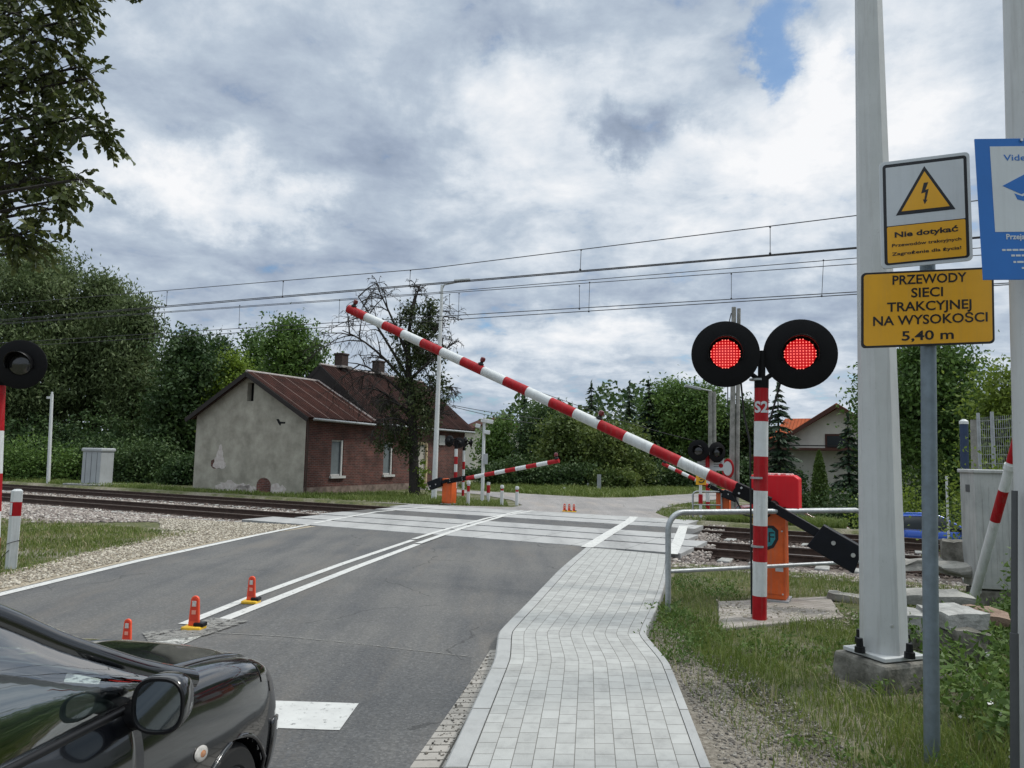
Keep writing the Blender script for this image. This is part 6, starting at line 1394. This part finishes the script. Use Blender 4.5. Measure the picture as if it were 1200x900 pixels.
# the half bare tree in front of the house
def bare_tree():
    p = g(486, 581); Y = p.y; root = thing('half_bare_tree', p, 'half bare tree with dead curling twigs in front of the brick house', 'tree'); rg = np.random.default_rng(5); s = Y/870
    X = lambda px, py: atY(px, py, Y) - p
    mb = MB(); tr = [X(486, 583), X(485, 545), X(484, 505), X(482, 470), X(479, 440), X(478, 400), X(483, 360), X(488, 338)]; mb.tube(tr, [.26, .22, .20, .19, .15, .10, .055, .02], 10)
    tips = []
    def limb(path, r0, kids, spread, curl, lv=0):
        mb.tube(path, list(np.linspace(r0, r0*.25, len(path))), 6 if lv == 0 else 4, caps=False)
        for k in range(kids):
            f = .25+.75*rg.random(); i = min(int(f*(len(path)-1)), len(path)-2); b = path[i].lerp(path[i+1], rg.random()); d = (path[-1]-path[0]).normalized(); L = (path[-1]-path[0]).length*spread*(.5+.6*rg.random())
            w = Vector(rg.normal(size=3)); w.y *= .8; d2 = (d*.8 + w.normalized()*.9).normalized(); pts = [b + d2*L*t + Vector((0, 0, -curl*L*t*t)) for t in (0, .33, .66, 1)]
            if lv < 2: limb(pts, r0*.42, 5 if lv == 0 else 4, .55, curl*1.2, lv+1)
            else: mb.tube(pts, [.012, .010, .008, .004], 3, caps=False)
            tips.append((pts[-1], lv))
    for (a, b, cpx) in (((478, 442), (424, 352), (445, 385)), ((480, 455), (412, 395), (445, 405)), ((480, 470), (408, 425), (440, 425)), ((481, 490), (418, 455), (450, 448)), ((479, 420), (448, 345), (462, 375)), ((479, 400), (502, 352), (492, 372)), ((479, 425), (522, 372), (505, 395)), ((480, 445), (528, 410), (508, 422)), ((481, 470), (526, 450), (508, 452)), ((482, 490), (522, 490), (505, 475)), ((482, 500), (445, 500), (462, 482)), ((482, 485), (452, 470), (465, 470)), ((483, 365), (492, 332), (487, 345))):
        A, B, Cm = X(*a), X(*b), X(*cpx); yo = rg.normal()*1.0; B.y += yo; Cm.y += yo*.5; pts = [A*(1-t)**2 + Cm*2*t*(1-t) + B*t*t for t in np.linspace(0, 1, 7)]; limb(pts, .08, 9, .46, .35 if b[0] < 460 else .15)
    mb.build('trunk', 'darkbark', root, smooth=60)
    lob = [(X(505, 385), 14, 22), (X(495, 420), 22, 24), (X(510, 450), 14, 24), (X(475, 450), 16, 16), (X(460, 500), 20, 26), (X(500, 490), 18, 30), (X(478, 520), 20, 26), (X(520, 470), 8, 16), (X(450, 475), 10, 12), (X(505, 360), 10, 10), (X(445, 520), 14, 16), (X(488, 400), 20, 30), (X(480, 368), 16, 18), (X(462, 388), 12, 14), (X(498, 372), 10, 18), (X(470, 425), 14, 18), (X(508, 415), 14, 18), (X(490, 470), 24, 24), (X(440, 415), 14, 14)]
    P, _ = crown_points([(np.array(c), np.array([a*s, a*s*1.2, b*s])) for c, a, b in lob[:-1]], 10500, rg, .20, per=18, shell=.75); V, q = leaf_cards(P, .16, rg, .5, .6); link('leaves', np_mesh(V, q), 'leaf_dying', root)
    iv, _ = crown_points([(np.array(X(493, 560)), np.array([.35, .35, .8])), (np.array(X(492, 570)), np.array([.5, .4, .4]))], 500, rg, .12); V, q = leaf_cards(iv, .13, rg, .6, .2); link('ivy', np_mesh(V, q), 'leaf_lime', root)
bare_tree()

# trees beyond the crossing
T2 = 'trees beyond the crossing'
tree_px('tree', 584, 60, 492, 22, 'light green rounded tree behind the camera mast', n=5000, leaf=.24, m='leaf_mid', clump=.5, seed=51, bfrac=.05, group=T2)
tree_px('tree', 640, 56, 476, 32, 'dark green rounded tree left of the tip of the striped boom beyond the tracks', n=7000, leaf=.25, m='leaf_dark', clump=.5, seed=52, bfrac=.05, group=T2)
tree_px('tree', 668, 50, 486, 42, 'broad olive tree standing straight behind the tiny orange markers', n=9000, leaf=.23, m='leaf_olive', clump=.5, seed=53, bfrac=.05, lobes_n=11, group=T2)
tree_px('tree', 725, 48, 500, 44, 'broad olive tree right of the one behind the tiny markers', n=9000, leaf=.22, m='leaf_olive', clump=.5, seed=54, bfrac=.04, lobes_n=11, group=T2)
tree_px('tree', 785, 62, 449, 42, 'tall mid green tree above the lower end of the slanting boom', n=11000, leaf=.27, m='leaf_mid', clump=.55, seed=55, bfrac=.05, lobes_n=12, group=T2)
tree_px('tree', 826, 60, 452, 38, 'tall mid green tree behind the distant lamp post', n=10000, leaf=.27, m='leaf_mid', clump=.55, seed=56, bfrac=.05, lobes_n=11, group=T2)
tree_px('tree', 872, 58, 470, 30, 'dark green tree right of the twin concrete pole', n=7000, leaf=.26, m='leaf_dark', clump=.5, seed=57, bfrac=.05, group=T2)
spruce(613, 58, 462, 20, 'dark spruce peeping over the trees left of the slanting boom', 61)
spruce(692, 52, 447, 20, 'spruce with a thin bare top, right above the slanting boom', 62)
spruce(737, 58, 447, 26, 'left one of two tall spruces beside the tall mid green tree', 63, dens=1.2); spruce(760, 60, 445, 26, 'right one of two tall spruces beside the tall mid green tree', 64, dens=1.2)
for i, (px, Y, top, hw, m, lb) in enumerate(((600, 47, 530, 38, 'leaf_dark', 'dark low thicket behind the row of white posts'), (660, 46, 535, 40, 'leaf_dark', 'dark low thicket under the broad olive tree'), (720, 44.5, 545, 26, 'leaf_olive', 'small pale shrub by the narrow plate at the verge'), (775, 50, 525, 45, 'leaf_dark', 'dark low thicket under the lower end of the slanting boom'), (850, 50, 525, 45, 'leaf_dark', 'dark low thicket behind the lamp heads beyond the tracks'), (912, 47, 540, 26, 'leaf_dark', 'dark hedge left of the pale house'), (560, 56, 545, 30, 'leaf_dark', 'dark thicket behind the end of the brick house'))):
    bush(px, Y, top, hw, lb, m, 70+i, n=5000, leaf=.2, group='thickets beyond the crossing')
# right side
spruce(913, 40, 446, 34, 'tall spruce right behind the red and white S2 post', 81, dens=1.3, leaf=.28); spruce(995, 38, 486, 34, 'spruce hiding the lower right of the pale house', 82, dens=1.5, leaf=.26)
thuja(961, 33, 528, 10, 592, 'columnar thuja in front of the pale house', 83); thuja(1104, 27, 528, 10, 600, 'columnar thuja behind the blue car', 84)
tree_px('tree', 1100, 36, 398, 62, 'big leafy green tree right of the thick mast, under the yellow sign', n=15000, leaf=.22, m='leaf_mid', clump=.5, seed=85, bfrac=.18, lobes_n=13)
tree_px('tree', 1032, 40, 432, 30, 'green tree half hidden by the thick mast', n=6500, leaf=.22, m='leaf_mid', clump=.45, seed=86, bfrac=.2)
tree_px('tree', 1178, 17, 436, 36, 'bright green small leaved tree beside the mesh fence at the right', n=9000, leaf=.10, m='leaf_bright', clump=.26, seed=87, bfrac=.05, lobes_n=12)
bush(1050, 29, 548, 40, 'bright green shrub behind the blue car roof', 'leaf_bright', 88, n=3500, leaf=.13, group='shrubs on the right'); bush(990, 32, 562, 36, 'dark shrub right of the red hood', 'leaf_dark', 89, n=3500, leaf=.13, group='shrubs on the right'); bush(1130, 26, 560, 30, 'dark shrub behind the thin white stick', 'leaf_dark', 90, n=3500, leaf=.12, group='shrubs on the right'); bush(940, 36, 572, 30, 'low dark shrub behind the red hood', 'leaf_dark', 91, n=3000, leaf=.14, group='shrubs on the right')
bush(1172, 13.2, 492, 22, 'bright leafy shrub growing over the mesh fence', 'leaf_bright', 94, n=2600, leaf=.075, group='shrubs on the right', dep=.5)
bush(1090, 44, 500, 70, 'tall dark hedge behind the thuja at the right', 'leaf_dark', 92, n=6000, leaf=.2, group='shrubs on the right'); bush(1040, 28, 540, 9, 'pale leaved sapling beside the thick mast', 'leaf_bright', 93, n=250, leaf=.16, group='shrubs on the right')
def far_wood():
    rg = np.random.default_rng(9); Vs, Qs = [], []; n = 30000; X = rg.uniform(-150, 130, n); Yb = 105 + rg.normal(size=n)*4; top = 8 + 3.0*np.sin(X*.11) + 1.6*np.sin(X*.43+1) + .8*np.sin(X*1.1); Z = top*rg.random(n)**.7
    V, q = leaf_cards(np.stack([X, Yb, Z], 1), .9, rg, .7); o = link('far_wood', np_mesh(V, q), 'leaf_dark'); tag(o, 'distant belt of woodland closing the view behind the nearer trees', 'woodland', kind='stuff')
far_wood()
def foreground_tree():
    Y = 7.2; root = thing('broadleaf_tree', (-6.6, 7.6, 0), 'near tree whose dark leafy branches hang in at the upper left corner', 'tree'); rg = np.random.default_rng(21); off = root.location; s = Y/870; mb = MB(); lob = []
    mb.tube([Vector((-6.6, 7.6, -.1))-off, Vector((-6.5, 7.6, 2.2))-off, Vector((-6.35, 7.5, 4.5))-off, Vector((-6.1, 7.4, 7.5))-off], [.24, .19, .15, .06], 10)
    L = [(15, 15, 55), (55, 45, 38), (88, 22, 30), (95, 8, 16), (28, 80, 42), (66, 85, 38), (96, 78, 15), (102, 92, 12), (20, 135, 45), (60, 130, 38), (92, 138, 20), (112, 148, 10), (125, 155, 7), (15, 190, 42), (50, 185, 32), (20, 235, 32), (55, 208, 22), (78, 208, 16), (92, 210, 8), (20, 275, 26), (60, 236, 12), (76, 242, 8), (42, 270, 12), (36, 292, 10), (-40, 60, 70), (-40, 180, 70), (-30, 270, 50), (60, -20, 45), (-20, -40, 60)]
    for px, py, r in L:
        Yq = Y + rg.normal()*.35; c = atY(px, py, Yq)-off; lob.append((np.array(c), np.array([r*s*.95, r*s*1.1, r*s*.9])))
        b0 = atY(-95, py+30, Y+.2)-off; b0 = Vector((-6.35, 7.5, max(1.8, atY(-90, py+60, Y).z)))-off; mid = b0.lerp(c, .6)+Vector((0, 0, .12)); mb.tube([b0, mid, c, c+Vector((r*s*.6, 0, -r*s*.2))], [.030, .018, .010, .004], 6)
        for _ in range(int(r/7)+2): w = rg.normal(size=3); w /= np.linalg.norm(w); mb.tube([mid.lerp(c, .5+.4*rg.random()), Vector(c)+Vector(w)*r*s*.8], [.009, .003], 4)
    tw_ = mb; pos, ax = [], []
    w_ = np.array([r[0] for _, r in lob]); idx = rg.choice(len(lob), 640, p=w_/w_.sum())
    for i in idx:
        c, r = lob[i]; u = rg.normal(size=3); u /= np.linalg.norm(u); st = np.array(c) + u*r*rg.random()**.6*.8; d = u*.8 + rg.normal(size=3)*.5; d[2] -= .15; d /= np.linalg.norm(d); L = .14 + .20*rg.random(); P4 = []
        for f in (0, .35, .7, 1): P4.append(Vector(st + d*L*f + np.array([0, 0, -.10*L*f*f*2])))
        tw_.tube(P4, [.004, .0035, .0025, .0015], 4, caps=False)
        nlv = rg.integers(9, 16)
        for k in range(nlv):
            f = (k+.7)/nlv; p = np.array(P4[0].lerp(P4[-1], f)); sd = np.cross(d, [0, 0, 1]); sd /= np.linalg.norm(sd)+1e-6; o = sd*(1 if k % 2 else -1)*.6 + d*.7 + rg.normal(size=3)*.35; o[2] -= .45; o /= np.linalg.norm(o); pos.append(p); ax.append(o)
    pos, ax = np.array(pos), np.array(ax); n = len(pos); rr = rg.normal(size=(n, 3)); rr[:, 2] += .8; sd = np.cross(ax, rr); sd /= np.linalg.norm(sd, axis=1)[:, None]; nn = np.cross(sd, ax); L = (rg.uniform(.055, .095, n))[:, None]; Wd_ = L*.30
    V = np.stack([pos, pos+ax*L*.33+sd*Wd_+nn*L*.10, pos+ax*L*.70+sd*Wd_*.8+nn*L*.06, pos+ax*L-nn*L*.10, pos+ax*L*.70-sd*Wd_*.8+nn*L*.06, pos+ax*L*.33-sd*Wd_+nn*L*.10], 1).reshape(-1, 3); o = np.arange(n)[:, None]*6
    link('crown', np_mesh(V, np.concatenate([o+np.array([[0, 1, 2, 3]]), o+np.array([[0, 3, 4, 5]])], 0)), 'leaf_fg', root); tw_.build('trunk', 'darkbark', root, smooth=60)
    P = np.array([atY(145+rg.random()*22, rg.random()*5-2, Y) - off for _ in range(22)]); V, q = leaf_cards(P, .06, rg, .6); o = link('hanging_sprig', np_mesh(V, q), 'leaf_fg', root)
foreground_tree()

# ------------------------------------------------------------------ grass, weeds, stones
def inside(P, poly):
    x, y = P[:, 0], P[:, 1]; c = np.zeros(len(P), bool); j = len(poly)-1
    for i in range(len(poly)):
        xi, yi = poly[i]; xj, yj = poly[j]
        c ^= ((yi > y) != (yj > y)) & (x < (xj-xi)*(y-yi)/(yj-yi+1e-12)+xi); j = i
    return c
def sample(poly, n, rg):
    a = np.array(poly); lo, hi = a.min(0), a.max(0); out = np.zeros((0, 2))
    while len(out) < n: p = rg.uniform(lo, hi, (n, 2)); out = np.vstack([out, p[inside(p, poly)]])
    return out[:n]
def vnoise(P, s, seed):
    r = np.random.default_rng(seed); ph = r.uniform(0, 6.28, (6, 2)); k = r.normal(size=(6, 2))*s; return sum(np.sin(P @ k[i] + ph[i, 0]) for i in range(6))/6
def blades(P, z, h, w, lean, rg):
    n = len(P); a = rg.random(n)*2*PI; la = rg.random(n)*2*PI; l = lean*h*rg.random(n); b = np.stack([P[:, 0], P[:, 1], z], 1); sd = np.stack([np.cos(a), np.sin(a), 0*a], 1)*w[:, None]/2; ld = np.stack([np.cos(la)*l, np.sin(la)*l, 0*l], 1); u = np.array([0, 0, 1.0])
    m1 = b + ld*.3 + u*(h*.55)[:, None]; tp = b + ld + u*(h*(1-.25*lean))[:, None]
    V = np.stack([b-sd, b+sd, m1+sd*.75, m1-sd*.75, tp+sd*.12, tp-sd*.12], 1).reshape(-1, 3); o = np.arange(n)[:, None]*6
    return V, np.concatenate([o+np.array([[0, 1, 2, 3]]), o+np.array([[3, 2, 4, 5]])], 0)
def grass_patch(name, poly, n, hr, w, m, label, seed, thr=-.1, lean=.9, holes=(), zf=None, soft=.35, ns=1.6):
    rg = np.random.default_rng(seed); P = sample(poly, n, rg)
    for h in holes: P = P[~inside(P, h)]
    nz = vnoise(P, ns, seed) + vnoise(P, ns*3.2, seed+1)*.5; P = P[nz + rg.normal(size=len(P))*soft > thr]; nz = vnoise(P, 1.0, seed+3)
    h = rg.uniform(hr[0], hr[1], len(P))*(1+.5*nz)*rg.uniform(.5, 1.1, len(P)); z = np.array([gz(a, b)-.01 for a, b in P]) if zf is None else zf(P)
    V, q = blades(P, z, np.maximum(h, .02), rg.uniform(.6, 1.3, len(P))*w, lean, rg); o = link(name, np_mesh(V, q), m); tag(o, label, 'grass', kind='stuff'); return o
Pt = lambda t, n: tw(t, n)[:2]
RG = [(1.80, 3.4), (1.68, 4.5), (1.56, 5.3), (1.50, 6.3), (1.48, 6.9), (1.46, 7.5), (1.55, 8.3), (1.72, 9.2), (2.1, 10.4), (2.6, 12.0), (3.0, 13.3), Pt(-2.6, 13.7), Pt(6, 13.5), (9.2, 6), (6, 3)]
padh = [tuple(g(*q)[:2]) for q in ((838, 704), (975, 698), (990, 726), (846, 738))]
fh = [(2.9, 6.3), (3.75, 6.3), (3.75, 7.15), (2.9, 7.15)]
grass_patch('grass', RG, 76000, (.05, .16), .0075, 'grass', 'rough green grass around the barrier and the mast on the right', 201, -.25, holes=(padh, fh))
grass_patch('grass', RG, 9500, (.10, .30), .0055, 'drygrass', 'dry straw coloured stalks among the grass on the right', 202, .12, lean=1.3, holes=(padh, fh))
grass_patch('grass', [(2.0, 3.4), (2.1, 6), (1.75, 7.4), (2.3, 9), (3.2, 9.5), (4.4, 7.5), (5, 4)], 16000, (.10, .24), .009, 'grasslush', 'lush taller tufts near the signal post and the mast', 203, .15, holes=(padh, fh))
LG = [g(-60, 640)[:2], g(-60, 606)[:2], g(60, 611)[:2], g(150, 617)[:2], g(235, 624)[:2], g(180, 633)[:2], g(100, 651)[:2], g(40, 667)[:2], g(-50, 688)[:2]]
grass_patch('grass', [tuple(p) for p in LG], 26000, (.05, .15), .014, 'grasslush', 'bright green grass patch between the rails and the gravel shoulder on the left', 204, -.08)
grass_patch('grass', [tuple(p) for p in LG], 7000, (.06, .18), .012, 'drygrass', 'dry blades mixed in the left grass patch', 205, .1)
grass_patch('grass', [Pt(-60, 23.5), Pt(-60, 26.5), Pt(-36, 25.2), Pt(-22.5, 24.8), Pt(-21, 29), Pt(-14, 27.6), Pt(-12.6, 25.2), Pt(-14, 24.0), Pt(-17.5, 23.6)], 30000, (.10, .28), .03, 'grass', 'strip of long grass along the far side of the rails below the brick house', 206, -.5)
grass_patch('grass', [Pt(-5.0, 23.7), Pt(-1.0, 23.6), Pt(-1.0, 25.2), Pt(-4.2, 26.8)], 20000, (.10, .36), .022, 'grass', 'grass bank beyond the rails on the right', 207, -.5)
VG = [g(540, 572)[:2], g(560, 574.5)[:2], g(640, 579.3)[:2], g(700, 582.5)[:2], g(740, 582.3)[:2], g(800, 578.8)[:2], g(870, 574.4)[:2], g(930, 570.5)[:2], (22, 62), (10, 50), (4, 46), (-4, 50)]
grass_patch('grass', [tuple(p) for p in VG], 26000, (.10, .35), .05, 'grass', 'mown verge along the far side of the road, under the trees', 208, -.8)
grass_patch('grass', [g(768, 601)[:2], g(785, 592)[:2], g(830, 588)[:2], g(850, 592)[:2], g(850, 608)[:2], g(800, 611)[:2]], 5000, (.06, .2), .022, 'grass', 'small grassy corner by the far orange cabinet', 209, -.2)
def weeds():
    rg = np.random.default_rng(31); poly = [(3.0, 4.2), (3.6, 6.9), (4.3, 8.6), (6.4, 9.4), (6.5, 7), (4.8, 4.6)]; c = sample(poly, 520, rg); Vs, Qs, o = [], [], 0
    for p in c:
        h = rg.uniform(.10, .42); n = int(7+h*42); z = rg.random(n)**.7*h; r = .035+.10*rg.random(n)*(1-z/h*.4); a = rg.random(n)*2*PI; C = np.stack([p[0]+np.cos(a)*r, p[1]+np.sin(a)*r, z+.01], 1); V, q = leaf_cards(C, .085, rg, .42, hang=.0, up=1.5); Vs.append(V); Qs.append(q+o); o += len(V)
    ob = link('weeds', np_mesh(np.vstack(Vs), np.vstack(Qs)), 'weed'); tag(ob, 'dense leafy weeds around the rubble and the foot of the right mast', 'weeds', kind='stuff')
    poly = [(5.4, 8.6), (7.2, 9.3), (7.4, 8.2), (5.7, 7.6)]; c = sample(poly, 60, rg); Vs, Qs, o = [], [], 0
    for p in c:
        h = rg.uniform(.5, 1.5); n = int(30+h*50); z = rg.random(n)*h; r = .04+.16*rg.random(n); a = rg.random(n)*2*PI; C = np.stack([p[0]+np.cos(a)*r, p[1]+np.sin(a)*r, z], 1); V, q = leaf_cards(C, .09, rg, .4, hang=.2, up=1.0); Vs.append(V); Qs.append(q+o); o += len(V)
    ob = link('weeds', np_mesh(np.vstack(Vs), np.vstack(Qs)), 'weed'); tag(ob, 'tall weeds climbing beside the grey cabinet at the right edge', 'weeds', kind='stuff')
    c = sample([(1.38, 6.8), (1.40, 7.9), (1.9, 9.6), (2.1, 9.2), (1.9, 7.6), (1.75, 6.9)], 46, rg); Vs, Qs, o = [], [], 0
    for p in c:
        h = rg.uniform(.05, .20); n = 26; z = rg.random(n)*h; r = .02+.13*rg.random(n); a = rg.random(n)*2*PI; C = np.stack([p[0]+np.cos(a)*r, p[1]+np.sin(a)*r, z+.01], 1); V, q = leaf_cards(C, .05, rg, .4, up=1); Vs.append(V); Qs.append(q+o); o += len(V)
    ob = link('weeds', np_mesh(np.vstack(Vs), np.vstack(Qs)), 'weed'); tag(ob, 'low creeping weeds spilling over the pavement edge by the railing', 'weeds', kind='stuff')
    c = sample([(1.9, 4.2), (1.75, 7.2), (1.9, 9.2), (2.9, 12.6), (5.5, 11), (5, 8), (3.2, 4.4)], 420, rg); c = c[(vnoise(c, 1.3, 77) > -.05) & ~inside(c, padh)]; Vs, Qs, o = [], [], 0
    for p in c:
        h = rg.uniform(.04, .13); n = 20; z = rg.random(n)*h; r = .02+.10*rg.random(n); a = rg.random(n)*2*PI; C = np.stack([p[0]+np.cos(a)*r, p[1]+np.sin(a)*r, z+.01], 1); V, q = leaf_cards(C, .045, rg, .5, up=1.2); Vs.append(V); Qs.append(q+o); o += len(V)
    ob = link('weeds', np_mesh(np.vstack(Vs), np.vstack(Qs)), 'weed'); tag(ob, 'small broad leaved weeds scattered through the rough grass on the right', 'weeds', kind='stuff')
    P = sample([(2.6, 4.3), (3.2, 5.6), (4.5, 7), (4.6, 5)], 26, rg); C = np.stack([P[:, 0], P[:, 1], rg.uniform(.08, .3, len(P))], 1); C = np.repeat(C, 5, 0) + rg.normal(size=(len(C)*5, 3))*.012; V, q = leaf_cards(C, .028, rg, .8); ob = link('small_flowers', np_mesh(V, q), 'petal'); tag(ob, 'scattered tiny white flowers in the weeds at the lower right', 'flowers', kind='stuff')
weeds()
ICO = None
def stones(name, poly, n, sr, m, label, seed, zf, squash=.7):
    rg = np.random.default_rng(seed); bm = bmesh.new(); bmesh.ops.create_icosphere(bm, subdivisions=1, radius=1); bv = np.array([v.co[:] for v in bm.verts]); bf = np.array([[v.index for v in f.verts] for f in bm.faces]); bm.free(); nv = len(bv)
    P = sample(poly, n, rg); s = sr[0] + (sr[1]-sr[0])*rg.random(n)**2.2; V = bv[None]*(1+rg.normal(size=(n, nv, 1))*.20)*(s[:, None, None]*rg.uniform(.65, 1.25, (n, 1, 3))); a = rg.random(n)*2*PI; c_, s_ = np.cos(a)[:, None], np.sin(a)[:, None]
    V = np.stack([V[..., 0]*c_-V[..., 1]*s_, V[..., 0]*s_+V[..., 1]*c_, V[..., 2]*squash], -1); V[..., 0] += P[:, 0:1]; V[..., 1] += P[:, 1:2]; V[..., 2] += (zf(P)+s*.15)[:, None]
    q = (bf[None]+np.arange(n)[:, None, None]*nv).reshape(-1, 3); o = link(name, np_mesh(V.reshape(-1, 3), q), m); tag(o, label, 'stones', kind='stuff')
def bedz(P):
    n = P[:, 0]*ST + P[:, 1]*CT; return np.interp(n, [13.3, 14.4, 15.0, 15.4, 18.6, 19.0, 19.4, 22.6, 23.1, 23.8], [-.015, -.10, -.14, -.185, -.185, -.16, -.185, -.185, -.14, -.03])
flat = lambda z: (lambda P: np.full(len(P), z))
stones('ballast_stones', [Pt(-34, 10.2), Pt(-34, 16.2), Pt(-15.5, 16.2), Pt(-15.8, 15.0), Pt(-16.9, 13.4), Pt(-18.8, 11.3), Pt(-22, 10.4)], 19000, (.03, .055), 'stone', 'crushed ballast stones beside the rails on the left', 301, bedz)
for k, (n_a, n_b, mm, cnt) in enumerate(((16.0, 18.5, 'ruststone', 4600), (18.5, 19.6, 'stone', 2600), (19.6, 21.7, 'ruststone', 3600))):
    stones('ballast_stones', [Pt(-34, n_a), Pt(-34, n_b), Pt(-15.8, n_b), Pt(-15.8, n_a)], cnt, (.035, .06), mm, ('dark rusty stones inside the nearer track on the left', 'pale stones between the two tracks on the left', 'dark rusty stones inside the farther track on the left')[k], 310+k, bedz)
    stones('ballast_stones', [Pt(-4.0, n_a), Pt(-4.6, n_b), Pt(6, n_b), Pt(6, n_a)], cnt*2//3, (.035, .06), mm, ('dark rusty stones inside the nearer track on the right', 'pale stones between the two tracks on the right', 'dark rusty stones inside the farther track on the right')[k], 320+k, lambda P: bedz(P)-.02)
stones('ballast_stones', [Pt(-3.8, 13.3), Pt(-3.9, 15.5), Pt(6, 15.5), Pt(6, 13.3)], 3400, (.03, .055), 'stone', 'pale ballast stones along the near side of the rails on the right', 303, lambda P: bedz(P)-.01)
stones('ballast_stones', [Pt(-3.8, 13.6), Pt(-4.7, 22.9), Pt(-4.2, 22.9), Pt(-3.1, 15.0), Pt(-3.1, 13.6)], 900, (.03, .055), 'stone', 'pale ballast stones heaped against the ends of the crossing panels', 330, lambda P: np.full(len(P), -.085))
stones('shoulder_gravel', [tuple(Pt(-17.6, 14.0)), g(190, 628)[:2], g(120, 643)[:2], g(40, 663)[:2], g(-60, 685)[:2], (-7.1, 7.6), (-6.75, 9.66), (-6.5, 12.66), (-6.02, 16.0), tuple(Pt(-13.2, 14.9))], 14000, (.012, .032), 'sandstone', 'pale gravel of the shoulder along the left edge line', 304, flat(-.006))
stones('soil_pebbles', [(1.3, 4.0), (1.48, 6.6), (1.5, 7.6), (2.2, 7.4), (2.3, 5.6), (2.2, 4.0)], 5500, (.004, .015), 'crumb', 'pebbles and crumbs on the bare soil beside the pavement', 305, flat(-.006))
stones('gutter_grit', [(-.52, 4.75), (-.36, 4.75), (-.12, 6.9), (-.15, 7.3), (-.24, 6.9)], 260, (.003, .011), 'crumb', 'dark grit lying in the gutter along the kerb', 306, flat(.012))
stones('soil_pebbles', [tuple(q) for q in ((2.6, 9.2), (4.2, 8.7), (4.4, 9.6), (2.8, 10.2))], 700, (.005, .02), 'sandstone', 'crumbs on the paved pad under the near orange cabinet', 307, flat(.015))
